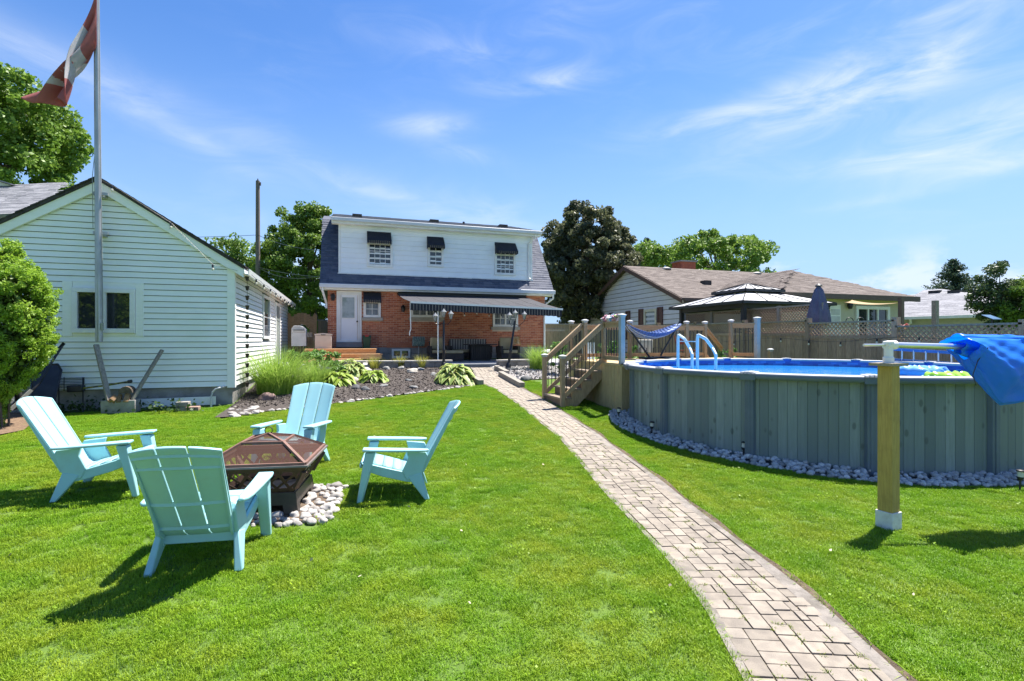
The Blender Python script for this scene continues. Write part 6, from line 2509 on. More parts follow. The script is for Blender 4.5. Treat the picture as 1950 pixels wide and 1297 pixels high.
b1 = at_y(845, 692, 16.95)
lamp_post('black lamp post left of the path behind the large hosta', (b1.x, 16.95, tz(b1.x, 16.95)), (b1.x + .0, 16.95, at_y(845, 586, 16.95).z), ((-.28, -.08), (0, .06), (.24, .0)))
b2 = gnd(967, 704)
lamp_post('leaning black lamp post right of the path', tuple(b2), (at_y(984, 590, b2.y).x, b2.y, at_y(984, 588, b2.y).z), ((-.2, -.02), (.0, .06), (.33, .02)))
hp_ = thing('plinth_stone', 'dark square stone under the leaning lamp post', 'stone', tuple(b2))
MB().box(b2.x - .3, b2.x + .3, b2.y - .25, b2.y + .25, b2.z - .05, b2.z + .07).build('slab', M('dark slab', (.07, .075, .08), rough=.8, bump=.3), hp_, bevel=.02)

DKZ = 1.392
# deck box
x0_, x1_ = at_y(599, 640, 20.7).x, at_y(632, 640, 20.7).x
db = thing('deck_box', 'beige plastic storage box left of the white door', 'storage box', ((x0_ + x1_) / 2, 20.7, DKZ))
bx_m = M('beige resin', (.47, .43, .40), (.43, .395, .365), 3, rough=.6)
MB().box(x0_ + .01, x1_ - .01, 20.7, 21.3, DKZ, at_y(615, 638, 20.7).z).build('body', bx_m, db, bevel=.015)
zt = at_y(615, 638, 20.7).z
MB().prism([(x0_ - .01, zt + .003), (x1_ + .01, zt + .003), (x1_ + .01, zt + .05), ((x0_ + x1_) / 2, zt + .085), (x0_ - .01, zt + .05)], lambda a, b, c: Vector((a, 20.68 + b, c)), 0, .64).build('lid', bx_m, db, fix=True)
MB().box((x0_ + x1_) / 2 - .08, (x0_ + x1_) / 2 + .08, 20.665, 20.679, zt + .0, zt + .03).build('latch', M('dark latch', (.12, .11, .1)), db)
# barbecue
g0_, g1_ = at_y(552, 640, 20.9).x, at_y(594, 640, 20.9).x
bb = thing('barbecue', 'light grey gas barbecue with rounded hood near the gate', 'barbecue', ((g0_ + g1_) / 2, 20.9, DKZ))
gm_ = M('pale grey enamel', (.46, .47, .48), (.40, .41, .42), 3, rough=.4)
MB().box(g0_ + .05, g1_ - .2, 20.9, 21.4, DKZ + .1, DKZ + .62).build('cart', gm_, bb, bevel=.01)
z0_ = DKZ + .62
hd = [(g0_ + .05, z0_), (g1_ - .2, z0_), (g1_ - .2, z0_ + .10), (g1_ - .30, z0_ + .20), (g1_ - .42, z0_ + .24), (g0_ + .14, z0_ + .24), (g0_ + .06, z0_ + .15)]
MB().prism(hd, lambda a, b, c: Vector((a, 20.88 + b, c + .005)), 0, .5).build('hood', gm_, bb, fix=True, bevel=.012)
MB().tube([(g0_ + .12, 20.84, z0_ + .08), (g1_ - .27, 20.84, z0_ + .08)], .015, 8).build('handle', black_m, bb)
for k in range(4):
    MB().box(g1_ - .19, g1_ + .0, 20.9, 21.35, DKZ + .45 + k * .045, DKZ + .46 + k * .045).build('side_shelf', gm_, bb)
for X in (g0_ + .1, g1_ - .25):
    for Y in (20.95, 21.35):
        MB().tube([(X, Y, DKZ), (X, Y, DKZ + .1)], .03, 8).build('wheel', black_m, bb)
# green bin
q0, q1 = at_y(691, 650, 21.5).x, at_y(706, 650, 21.5).x
gb = thing('green_bin', 'dark green kitchen bin beside the white door', 'bin', ((q0 + q1) / 2, 21.5, DKZ))
gr_m = M('dark green plastic', (.012, .085, .055), (.01, .07, .045), 4, rough=.4)
zc_ = at_y(699, 641, 21.5).z
MB().hexa([(q0 + .03, 21.45, DKZ), (q1 - .03, 21.45, DKZ), (q1 - .03, 21.7, DKZ), (q0 + .03, 21.7, DKZ), (q0, 21.4, zc_), (q1, 21.4, zc_), (q1, 21.74, zc_), (q0, 21.74, zc_)]).build('body', gr_m, gb, bevel=.02)
MB().box(q0 - .015, q1 + .015, 21.38, 21.76, zc_ + .002, zc_ + .05).build('lid', gr_m, gb, bevel=.02)
MB().box((q0 + q1) / 2 - .06, (q0 + q1) / 2 + .06, 21.36, 21.378, zc_ + .0, zc_ + .09).build('latch', M('red latch', (.35, .05, .04)), gb)
# hose reel on its stake
q = at_y(797, 650, 21.5)
hr_ = thing('hose_reel', 'coiled green garden hose on a stand by the brick wall', 'hose', (q.x, 21.5, .9))
mb = MB()
for k in range(7):
    X = q.x - .21 + k * .07
    pts = [Vector((X + .012 * math.sin(a_), 21.5 + .17 * math.cos(a_), q.z + .19 * math.sin(a_))) for a_ in np.linspace(0, 2 * PI, 17)]
    mb.tube(pts, .026, 6, cap=False)
mb.build('hose', M('grey green hose', (.14, .25, .22), (.30, .38, .36), 20, rough=.5), hr_)
for X in (q.x - .26, q.x + .26):
    MB().tube([(X, 21.5, q.z - .02), (X, 21.5, q.z + .02)], .2, 14).build('flange', steel, hr_) if False else MB().lathe([(.02, 0), (.02, .001)], (X, 21.5, q.z), 6).build('hub', steel, hr_)
MB().tube([(q.x, 21.5, .9), (q.x, 21.5, q.z - .15)], .022, 8).build('stand', steel, hr_)


# wicker armchairs with cushions
cush = M('beige cushion', (.44, .35, .21), (.38, .30, .175), 4, rough=.9)
wick = M('dark wicker', (.035, .028, .026), (.06, .05, .045), 40, rough=.8, bump=.6)


def arm_seat(name, label, x0, x1, y0, y1, zb, back='y', cat='chair', cm=None, facing=-1, striped=False):
    cm = cm or cush
    t = thing(name, label, cat, ((x0 + x1) / 2, (y0 + y1) / 2, zb))
    MB().box(x0 + .02, x1 - .02, y0 + .02, y1 - .02, zb + .10, zb + .30).build('frame', wick, t, bevel=.01)
    for X in (x0 + .06, x1 - .06):
        for Y in (y0 + .06, y1 - .06):
            MB().box(X - .025, X + .025, Y - .025, Y + .025, zb, zb + .098).build('leg', wick, t)
    MB().box(x0 + .11, x1 - .11, y0 + .0, y1 - .18, zb + .302, zb + .43).build('seat_cushion', cm, t, bevel=.035)
    for X in (x0, x1 - .10):
        MB().box(X, X + .10, y0 + .03, y1, zb + .303, zb + .58).build('arm', wick, t, bevel=.01)
    MB().box(x0 + .102, x1 - .102, y1 - .08, y1, zb + .303, zb + .78).build('back_frame', wick, t, bevel=.01)
    if striped:
        n_ = int((x1 - x0 - .22) / .055)
        for k in range(n_):
            xa = x0 + .11 + k * .055
            MB().box(xa, xa + .054, y1 - .20, y1 - .085, zb + .40, zb + .86).build('stripe', M('pale stripe', (.36, .34, .31)) if k % 2 else M('brown stripe', (.10, .085, .08)), t, smooth=False)
    else:
        MB().box(x0 + .12, x1 - .12, y1 - .22, y1 - .085, zb + .44, zb + .92).build('back_cushion', cm, t, bevel=.04)
    return t


PZ = .902
xa = at_y(816, 670, 20.3).x
arm_seat('patio_armchair', 'wicker armchair with beige cushions left on the patio', xa, xa + .78, 20.0, 20.8, PZ)
xa = at_y(846, 670, 19.7).x
ot = thing('patio_ottoman', 'low beige cushioned ottoman on the patio', 'ottoman', (xa + .3, 19.7, PZ))
MB().box(xa, xa + .7, 19.4, 20.0, PZ + .06, PZ + .30).build('frame', wick, ot, bevel=.01)
MB().box(xa + .01, xa + .69, 19.41, 19.99, PZ + .302, PZ + .42).build('cushion', cush, ot, bevel=.03)
xa, xb = at_y(852, 660, 21.4).x, at_y(932, 660, 21.4).x
arm_seat('patio_sofa', 'patio sofa with striped back cushions against the brick wall', xa, xb, 20.9, 21.7, PZ, cat='sofa', striped=True)
xa, xb = at_y(889, 665, 19.9).x, at_y(946, 665, 19.9).x
tb_ = thing('patio_table', 'dark slatted patio table under the awning', 'table', ((xa + xb) / 2, 20.2, PZ))
dk_m = M('dark brown slats', (.04, .033, .03), (.06, .05, .045), 20, rough=.7, rand=.2)
MB().box(xa, xb, 19.85, 20.55, PZ + .62, PZ + .66).build('table_top', dk_m, tb_, bevel=.008)
for k in range(9):
    X = xa + .22 + k * .085
    MB().box(X, X + .06, 19.99, 20.02, PZ + .03, PZ + .60).build('slat', dk_m, tb_, smooth=False)
MB().box(xa + .2, xa + 1.0, 20.03, 20.42, PZ, PZ + .615).build('pedestal', black_m, tb_)
xa = at_y(950, 670, 19.6).x
arm_seat('patio_armchair', 'wicker armchair with tan cushions behind the leaning lamp post', xa, xa + .80, 19.3, 20.05, PZ)
q = at_y(985, 672, 18.8)
tw = thing('orange_towel', 'peach and orange towel over the right armchair', 'towel', (q.x, 19.2, PZ + .9))
mb = MB()
mb.grid(lambda u, v: Vector((xa + .62 + .30 * u, 19.9 - .35 * v + .03 * math.sin(u * 9), PZ + .95 - (.45 * max(0, v - .3)) + .02 * math.sin(u * 7 + v * 5))), 10, 10)
mb.build('cloth', M('peach towel', (.62, .42, .22), (.55, .25, .06), 6, rough=.95), tw, solid=.02)
# bags stacked at the house corner
for k in range(3):
    g = at_y(1042 + 3 * k, 668, 20.6)
    bgm = M('white sack', (.62, .62, .63), (.5, .5, .52), 7, rough=.6)
    mb = MB()
    mb.grid(lambda u, v: Vector((g.x - .32 + .62 * u, 20.6 + .45 * v, .93 + .13 * (k + 0) + .13 * (math.sin(PI * u) * math.sin(PI * v)) ** .35)), 10, 8)
    mb.grid(lambda u, v: Vector((g.x - .32 + .62 * u, 20.6 + .45 * v, .93 + .13 * (k + 0))), 1, 1)
    mb.build('white_sack', bgm, label=['bottom', 'middle', 'top'][k] + ' white sack of the pile at the house corner', cat='sack', group='white sacks at the house corner')

# garden furniture seen through the deck railing
t = thing('white_garden_chair', 'white garden chair seen through the deck railing', 'chair', tuple(at_y(1128, 690, 14.4)))
c_ = at_y(1126, 690, 14.4)
wmt = white_trim
for dx_ in (-.2, .2):
    for dy_ in (-.2, .2):
        MB().tube([(c_.x + dx_, 14.4 + dy_, tz(c_.x, 14.4)), (c_.x + dx_ * .9, 14.4 + dy_ * .9, c_.z + .05)], .018, 6).build('leg', wmt, t)
MB().box(c_.x - .24, c_.x + .24, 14.16, 14.64, c_.z + .05, c_.z + .09).build('seat', wmt, t, bevel=.015)
for k in range(5):
    MB().box(c_.x - .22 + k * .095, c_.x - .16 + k * .095, 14.61, 14.63, c_.z + .092, c_.z + .62).build('back_slat', wmt, t)
t = thing('black_garden_chair', 'black metal garden chair with pale cushion beyond hammock', 'chair', tuple(at_y(1240, 690, 13.6)))
c_ = at_y(1238, 684, 13.6)
for dx_ in (-.25, .25):
    MB().tube([(c_.x + dx_, 13.4, tz(c_.x, 13.5)), (c_.x + dx_, 13.4, c_.z + .35), (c_.x + dx_, 13.8, c_.z + .35), (c_.x + dx_, 13.85, tz(c_.x, 13.5))], .015, 6).build('leg', black_m, t)
MB().box(c_.x - .25, c_.x + .25, 13.38, 13.82, c_.z + .1, c_.z + .17).build('seat_cushion', M('pale pad', (.5, .46, .38)), t, bevel=.02)
MB().box(c_.x - .25, c_.x + .25, 13.83, 13.87, c_.z + .2, c_.z + .6).build('backrest', M('pale pad', (.5, .46, .38)), t, bevel=.02)
t = thing('red_folding_chair', 'rust red folding chair behind the pool ladder', 'chair', tuple(at_y(1306, 690, 12.4)))
c_ = at_y(1305, 672, 12.4)
rr_m = M('rust red', (.30, .07, .035), rough=.6)
for dx_ in (-.22, .22):
    MB().tube([(c_.x + dx_, 12.15, tz(c_.x, 12.3)), (c_.x + dx_, 12.6, c_.z + .5)], .014, 6).build('leg', rr_m, t)
    MB().tube([(c_.x + dx_, 12.6, tz(c_.x, 12.3)), (c_.x + dx_, 12.2, c_.z + .1)], .014, 6).build('leg', rr_m, t)
MB().box(c_.x - .22, c_.x + .22, 12.15, 12.5, c_.z + .06, c_.z + .09).build('seat', rr_m, t)
MB().box(c_.x - .22, c_.x + .22, 12.5, 12.53, c_.z + .25, c_.z + .45).build('backrest', rr_m, t)

# ================================================================== BEYOND THE FENCE
gc = at_d(1423, 600, 20.3)
gzb = thing('gazebo', 'grey metal gazebo with two tier roof beyond the fence', 'gazebo', (gc.x, gc.y, .95))
ez_ = 1.7 + 66 * 20.3 / FPX
mt_ = 1.7 + 90 * 20.3 / FPX
tp_ = 1.7 + 107 * 20.3 / FPX
gm2 = M('grey metal roof', (.50, .50, .51), (.44, .44, .45), 2, rough=.45, metal=.2)
gfr = M('dark gazebo frame', (.03, .032, .038), rough=.5)


def tier(h0, z0, h1, z1, name, parent):
    for k in range(4):
        c, s = [(1, 0), (0, 1), (-1, 0), (0, -1)][k]
        f = lambda a, b, z: Vector((gc.x + a * c - b * s, gc.y + a * s + b * c, z))
        n_ = 4
        for i in range(n_):
            u0, u1 = -1 + 2 * i / n_, -1 + 2 * (i + 1) / n_
            MB().face([f(u0 * h0, -h0, z0), f(u1 * h0, -h0, z0), f(u1 * h1, -h1, z1), f(u0 * h1, -h1, z1)]).build(name, gm2, parent, smooth=False, solid=.02)
        mb = MB()
        mb.beam(f(-h0, -h0, z0 - .03), f(h0, -h0, z0 - .03), .08, .10)
        for i in range(n_ + 1):
            u0 = -1 + 2 * i / n_
            mb.beam(f(u0 * h0, -h0, z0 + .02), f(u0 * h1, -h1, z1 + .02), .035, .03)
        mb.build('roof_rib', gfr, parent)


tier(2.1, ez_, .62, mt_, 'roof_panel', gzb)
tier(.92, mt_ + .06, .08, tp_, 'upper_roof_panel', gzb)
for sx in (-1, 1):
    for sy in (-1, 1):
        MB().box(gc.x + sx * 1.75 - .07, gc.x + sx * 1.75 + .07, gc.y + sy * 1.75 - .07, gc.y + sy * 1.75 + .07, .8, ez_ + .1).build('post', gfr, gzb)
for sy in (-1, 1):
    MB().beam((gc.x - 1.75, gc.y + sy * 1.75, ez_ - .12), (gc.x + 1.75, gc.y + sy * 1.75, ez_ - .12), .08, .2).build('beam', gfr, gzb)
    MB().beam((gc.x + sy * 1.75, gc.y - 1.68, ez_ - .12), (gc.x + sy * 1.75, gc.y + 1.68, ez_ - .12), .08, .2).build('beam', gfr, gzb)
# closed parasol
pc = at_d(1559, 600, 15.6)
um = thing('closed_parasol', 'closed grey blue parasol standing behind the lattice screen', 'parasol', (pc.x, pc.y, .95))
zt = 1.7 + 104 * 15.6 / FPX
MB().tube([(pc.x, pc.y, .9), (pc.x, pc.y, zt)], .025, 8).build('pole', gfr, um)
mb = MB()
ca_ = M('grey blue canvas', (.12, .125, .20), (.09, .095, .16), 6, rough=.85)
prf = [(.03, zt), (.10, zt - .12), (.17, zt - .45), (.25, zt - .85), (.27, zt - 1.1), (.16, zt - 1.18), (.12, zt - 1.5)]
nn = 24
vs = []
for (r_, z) in prf:
    for k in range(nn):
        a_ = 2 * PI * k / nn
        rr = r_ * (1 + .22 * math.cos(a_ * 8))
        vs.append((pc.x + rr * math.cos(a_), pc.y + rr * math.sin(a_), z))
mb.v = vs
for i in range(len(prf) - 1):
    for k in range(nn):
        mb.f.append((i * nn + k, i * nn + (k + 1) % nn, (i + 1) * nn + (k + 1) % nn, (i + 1) * nn + k))
        mb.t.append(.5)
mb.build('canopy', ca_, um)
MB().lathe([(.09, 0), (.1, .03), (.03, .09)], (pc.x, pc.y, zt - .02), 8).build('finial', gfr, um)
# shade sail with its post
sp0 = at_d(1716, 600, 16.5)
sl = thing('shade_sail', 'tan triangular shade sail tied to a brown post', 'shade sail', (sp0.x, sp0.y, .95))
A, B_, C_ = at_d(1713, 576, 16.5), at_d(1608, 575, 18.4), at_d(1622, 571, 21)
mb = MB()


def sail(u, v):
    p = A.lerp(B_.lerp(C_, v), u)
    p.z -= .30 * u * (1 - u) + .12 * u * v * (1 - v)
    return p


mb.grid(sail, 14, 10)
mb.build('cloth', M('tan sail cloth', (.55, .42, .25), (.50, .38, .22), 3, rough=.9, trans=.4), sl, solid=.01)
MB().box(sp0.x - .06, sp0.x + .06, sp0.y - .06, sp0.y + .06, .8, at_d(1716, 566, 16.5).z).build('post', M('brown post', (.14, .095, .075), rough=.7), sl)
# neighbour's grey post, solar panel, red towel, arched pool rail
q = at_d(1781, 572, 14.5)
MB().box(q.x - .06, q.x + .06, q.y - .06, q.y + .06, .7, q.z).build('timber_post', grey_timber, label='lone grey timber post rising behind the right fence', cat='post')
q = at_d(1889, 605, 11.3)
so_ = thing('solar_lamp', 'small tilted solar lamp panel on the fence top', 'solar lamp', tuple(q))
mb = MB()
mb.hexa([q + Vector((-.13, .12, .06)), q + Vector((.13, .10, .06)), q + Vector((.15, -.10, -.04)), q + Vector((-.11, -.08, -.04)), q + Vector((-.13, .125, .075)), q + Vector((.13, .105, .075)), q + Vector((.15, -.095, -.025)), q + Vector((-.11, -.075, -.025))])
mb.build('panel', M('solar blue', (.10, .16, .22), rough=.15), so_)
MB().tube([q + Vector((0, 0, .0)), q + Vector((0, 0, -.25))], .015, 6).build('stem', black_m, so_)
q = at_d(1722, 618, 13.6)
mb = MB()
mb.grid(lambda u, v: q + _r * (.32 * (u - .5)) + Vector((0, 0, -.10 * v + .03 * math.sin(u * 11 + v * 3))) + _f * (.12 * v), 12, 6)
mb.build('red_towel', M('red towel', (.55, .06, .08), (.65, .45, .45), 9, rough=.95), label='red and white towel on the fence behind the reel', cat='towel', solid=.015)
q = at_d(1625, 612, 15)
t = thing('handrail', 'pair of thin black arched handrails above the fence', 'handrail', tuple(q))
for px in (1618, 1639):
    c_ = at_d(px, 612, 15)
    MB().tube([c_ + _r * (.11 * math.cos(a_)) + Vector((0, 0, .12 * math.sin(a_))) for a_ in np.linspace(PI, 0, 9)] + [c_ + _r * .11 + Vector((0, 0, -.5))], .012, 6).build('rail', black_m, t)

# utility pole and wires
up_ = at_d(491, 640, 33)
ut = thing('utility_pole', 'tall weathered wooden utility pole behind the garage', 'utility pole', (up_.x, up_.y, 1.0))
ztp = 1.7 + 304 * 33 / FPX
MB().tube([(up_.x, up_.y, .8), (up_.x, up_.y, ztp)], [.16, .12], 10).build('pole', M('pole wood', (.20, .165, .14), (.14, .115, .10), 8, rough=.9, stretch=(6, 6, .6)), ut)
MB().tube([(up_.x, up_.y, ztp), (up_.x, up_.y, ztp + .14)], [.05, .03], 8).tube([(up_.x + .15, up_.y - .05, ztp - .3), (up_.x + .15, up_.y - .05, ztp - .1)], .05, 8).build('insulator', M('insulator', (.12, .1, .1), rough=.4), ut)


def wire(p0, p1, sag, label, r_=.014):
    pts = []
    for k in range(17):
        s_ = k / 16
        p = Vector(p0).lerp(Vector(p1), s_)
        p.z -= sag * 4 * s_ * (1 - s_)
        pts.append(p)
    MB().tube(pts, r_, 5).build('overhead_wire', black_m, label=label, cat='wire', group='overhead wires')


a_ = at_d(491, 447, 33)
wire(a_, at_d(-60, 436, 30), .3, 'upper overhead wire running left from the utility pole')
wire(a_, at_d(640, 478, 24), .25, 'overhead wire from utility pole down to the brick house roof')
b_ = at_d(491, 508, 33)
wire(b_, at_d(630, 520, 23), .45, 'lower overhead wire sagging to the brick house')
wire(b_, at_d(632, 528, 23), .12, 'lowest overhead wire reaching the brick house')

# ================================================================== VEGETATION
def leaf_mat(name, dark, light, third, trans=.35):
    return M(name, dark, light, 1.1, rough=.5, spec=.35, tone=third, trans=trans, lo=.3, hi=.7)


def unit(n):
    v = rng.normal(size=(n, 3))
    return v / np.linalg.norm(v, axis=1)[:, None]


def crown_leaves(center, rad, n_clump, per, leaf, wid=.62, clump=.30, shell=.55, flat=.8, up=.35, wobble=1.0):
    """leaf cards in clumps scattered through an uneven ellipsoid"""
    c = np.array(center)
    rad = np.array(rad)
    d = unit(n_clump)
    wob = 1 + wobble * .16 * np.sin(d[:, 0] * 5 + c[0]) * np.sin(d[:, 1] * 4 + 1) + wobble * .12 * np.sin(d[:, 2] * 7 + c[1])
    rr = (shell + (1 - shell) * rng.random(n_clump) ** .55) * wob
    cc = c + d * rad * rr[:, None]
    k = rng.integers(0, n_clump, n_clump * per)
    size = (clump * rad.mean() * rng.uniform(.6, 1.3, n_clump))[k][:, None]
    dd = unit(len(k))
    dd[:, 2] *= flat
    P = cc[k] + dd * size * (rng.random(len(k)) ** .4)[:, None]
    out = P - c
    out /= np.linalg.norm(out, axis=1)[:, None] + 1e-9
    nrm = dd * .6 + out * .5 + np.array([0, 0, .5])
    nrm /= np.linalg.norm(nrm, axis=1)[:, None]
    V_, F_ = cards(P, leaf, wid, up, nrm)
    tone = np.clip(rng.normal(.35, .28, len(k)) + (rng.random(n_clump)[k] - .5) * .5, 0, 1)
    return V_, F_, tone, cc


def tree(name, label, px, D, py_c, rad, leafm, n_clump=60, per=120, leaf=.2, trunk=.2, bark_m=None, group=None, **kw):
    base = at_d(px, 648, D)
    zc = 1.7 + (648 - py_c) * D / FPX
    gz_ = tz(base.x, base.y)
    t = thing(name, label, 'tree', (base.x, base.y, gz_), group=group)
    ctr = (base.x, base.y, zc)
    V_, F_, tone, cc = crown_leaves(ctr, rad, n_clump, per, leaf, **kw)
    np_build('crown', V_, F_, leafm, t, tones=tone, kind='stuff')
    mb = MB()
    top = Vector((base.x, base.y, zc - rad[2] * .35))
    mb.tube([(base.x, base.y, gz_ - .2), (base.x + .05, base.y, (gz_ + zc) / 2), top, Vector(ctr) + Vector((0, 0, rad[2] * .4))], [trunk, trunk * .8, trunk * .55, trunk * .2], 9)
    r = random.Random(int(px))
    for k in range(16):
        q = Vector(cc[r.randrange(len(cc))])
        s_ = top.lerp(Vector(ctr), r.random())
        m_ = s_.lerp(q, .5) + Vector((0, 0, -.15))
        mb.tube([s_, m_, q], [trunk * .34, trunk * .2, trunk * .06], 6)
    mb.build('trunk', bark_m or bark, t)
    return t


maple = leaf_mat('maple leaf', (.08, .15, .022), (.115, .205, .03), (.21, .31, .055))
maple_y = leaf_mat('bright maple leaf', (.10, .19, .022), (.14, .25, .032), (.25, .38, .065))
dark_l = leaf_mat('bronze maple leaf', (.062, .076, .044), (.088, .10, .058), (.18, .19, .095), .4)
pale_l = leaf_mat('pale honeylocust leaf', (.11, .20, .03), (.16, .27, .045), (.25, .36, .07))
con_l = leaf_mat('spruce needles', (.035, .065, .038), (.05, .085, .05), (.09, .14, .075), .2)
tree('maple_tree', 'large green maple towering behind the garage at far left', -75, 24, 262, (4.3, 4.3, 3.9), maple_y, 420, 220, .21, .3, clump=.13, shell=.6)
tree('maple_tree', 'green maple between garage and brick house', 588, 36, 522, (3.4, 3.4, 4.4), maple, 380, 190, .21, .25, clump=.13, wobble=.6)
tree('maple_tree', 'small green tree peeking over the garage roof', 440, 46, 505, (2.6, 2.6, 2.0), maple, 70, 110, .3, .2)
tree('bronze_maple', 'dark bronze leaved maple rising right of the brick house', 1118, 36, 512, (3.6, 3.6, 4.3), dark_l, 480, 190, .235, .28, clump=.12, shell=.5, wobble=.3)
tree('pale_green_tree', 'light green spreading tree behind the neighbour roof', 1362, 52, 505, (5.4, 5.4, 3.8), pale_l, 200, 110, .34, .3, clump=.15, shell=.5)
tree('small_green_tree', 'yellow green treetop beside the dark bronze maple', 1233, 48, 494, (2.0, 2.0, 1.6), pale_l, 50, 110, .28, .2)
tree('leafy_tree', 'dark green tree at the right edge behind grey roof', 1900, 21, 566, (.80, .80, 1.2), leaf_mat('deep green leaf', (.03, .06, .02), (.05, .085, .03), (.10, .15, .05), .2), 80, 150, .11, .1)
tree('leafy_tree', 'sunlit green tree half cut by the right frame edge', 1968, 20, 578, (.95, .95, 1.0), maple, 70, 150, .12, .1)


def conifer(label, px, D, py_top, py_bot, w, seed=1):
    base = at_d(px, 648, D)
    z1, z0 = 1.7 + (648 - py_top) * D / FPX, 1.7 + (648 - py_bot) * D / FPX
    gz_ = tz(base.x, base.y)
    t = thing('spruce_tree', label, 'tree', (base.x, base.y, gz_))
    MB().tube([(base.x, base.y, gz_), (base.x, base.y, z1)], [.25, .03], 8).build('trunk', bark, t)
    P, N = [], []
    r = np.random.default_rng(seed)
    bz = z0 - 1.5
    mb = MB()
    for k in range(130):
        s_ = (k + r.random()) / 130
        z = bz + (z1 - bz) * s_
        L_ = w * (1 - s_) ** .9 * r.uniform(.65, 1.2) + .12
        a_ = r.uniform(0, 2 * PI)
        d = np.array([math.cos(a_), math.sin(a_), .05])
        e0 = np.array([base.x, base.y, z])
        mb.tube([e0, e0 + d * L_ + np.array([0, 0, .12 * L_])], [.03, .008], 4)
        n_ = int(95 * L_ / w) + 16
        u = r.random(n_)
        q = e0 + d * (u * L_)[:, None] + np.array([0, 0, 1]) * (u * u * .22 * L_ - .02)[:, None] + r.normal(size=(n_, 3)) * np.array([.13, .13, .06])
        P.append(q)
    P = np.concatenate(P)
    V_, F_ = cards(P, .34, .35, .2)
    np_build('crown', V_, F_, con_l, t, tones=r.random(len(F_)), kind='stuff')
    mb.build('branches', bark, t)


conifer('dark spruce above the distant rooftops at right', 1816, 55, 494, 560, 3.0, 3)
conifer('small dark conifer behind the yellow green treetop', 1232, 56, 455, 500, 1.7, 4)

# cedar bush beside the garage
cb = gnd(15, 800)
cz = thing('cedar_bush', 'big bright green cedar bush in front of garage', 'bush', (cb.x - .2, cb.y, cb.z))
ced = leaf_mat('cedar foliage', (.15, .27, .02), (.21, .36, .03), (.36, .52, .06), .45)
D_ = 8.3
bc = at_d(2, 590, D_)
V1, F1, t1, cc1 = crown_leaves((bc.x, bc.y, 1.80), (.70, .70, 1.50), 760, 105, .052, wid=.42, clump=.10, shell=.80, flat=.8, up=.45)
def taper(V_):      # the bush draws in towards its foot
    k_ = np.clip((V_[:, 2] - .75) / 1.0, 0, 1)[:, None] * .5 + .5
    V_[:, :2] = np.array([bc.x - .12, bc.y]) + (V_[:, :2] - np.array([bc.x - .12, bc.y])) * k_
    return V_


np_build('foliage', taper(V1), F1, ced, cz, tones=t1, kind='stuff')
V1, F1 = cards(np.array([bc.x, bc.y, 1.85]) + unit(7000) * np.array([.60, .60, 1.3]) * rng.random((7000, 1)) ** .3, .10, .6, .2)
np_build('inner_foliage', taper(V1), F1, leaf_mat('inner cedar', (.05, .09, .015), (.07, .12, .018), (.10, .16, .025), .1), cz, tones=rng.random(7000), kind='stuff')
mb = MB()
for k in range(7):
    a_ = k * .9
    mb.tube([(bc.x + .1 * math.cos(a_), bc.y + .1 * math.sin(a_), tz(bc.x, bc.y) - .1), (bc.x + .2 * math.cos(a_) - .1, bc.y + .2 * math.sin(a_), 1.3)], [.018, .008], 6)
mb.build('stem', bark, cz)
# dark weeds at garage foot
wg_ = thing('ivy_clump', 'dark ivy and weeds growing along garage foundation', 'plant', tuple(gnd(170, 788)))
Pw = []
for (px, py, n_, sx) in ((150, 786, 160, .35), (178, 780, 160, .22), (290, 786, 130, .35), (330, 788, 80, .2), (100, 790, 140, .3)):
    g = gnd(px, py)
    Pw.append(np.array([g.x, g.y + .12, g.z + .08]) + rng.normal(size=(n_, 3)) * np.array([sx, .08, .09]))
Pw = np.concatenate(Pw)
V1, F1 = cards(Pw, .075, .8, .5)
np_build('leaves', V1, F1, leaf_mat('ivy leaf', (.02, .045, .015), (.035, .07, .02), (.06, .11, .03), .2), wg_, tones=rng.random(len(F1)), kind='stuff')


def blades(base, n, h, spread, lean, wid=.012, seg=5, seed=0, curl=1.0):
    r = np.random.default_rng(seed)
    b = np.array(base)
    a_ = r.uniform(0, 2 * PI, n)
    rr = spread * np.sqrt(r.random(n))
    root = b + np.stack([rr * np.cos(a_), rr * np.sin(a_), np.zeros(n)], 1)
    dirn = a_ + r.normal(0, .6, n)
    ln = h * r.uniform(.55, 1.1, n)
    le = lean * r.uniform(.2, 1.2, n) * (.35 + rr / spread)
    V_, F_ = [], []
    d = np.stack([np.cos(dirn), np.sin(dirn), np.zeros(n)], 1)
    s = np.stack([-np.sin(dirn), np.cos(dirn), np.zeros(n)], 1)
    rows = []
    for k in range(seg + 1):
        u = k / seg
        c = root + d * (le * ln * u ** (1.8 * curl))[:, None] + np.array([0, 0, 1]) * (ln * (u - .42 * le * u ** 3))[:, None]
        w = wid * (1 - u) ** .6 * (1 if k < seg else 0) + .0008
        rows.append(np.stack([c - s * w / 2, c + s * w / 2], 1))
    A = np.stack(rows, 1)            # n, seg+1, 2, 3
    V_ = A.reshape(-1, 3)
    F_ = []
    st = (seg + 1) * 2
    for k in range(seg):
        o = np.arange(n) * st + k * 2
        F_.append(np.stack([o, o + 1, o + 3, o + 2], 1))
    return V_, np.concatenate(F_), np.tile(r.random(n), seg)


def grass_clump(name, label, base, n, h, spread, lean, mat, wid=.012, seed=1, group=None):
    t = thing(name, label, 'ornamental grass', tuple(base), group=group)
    V_, F_, tn = blades(base, n, h, spread, lean, wid, 5, seed)
    np_build('blades', V_, F_, mat, t, tones=tn, kind='stuff')
    return t


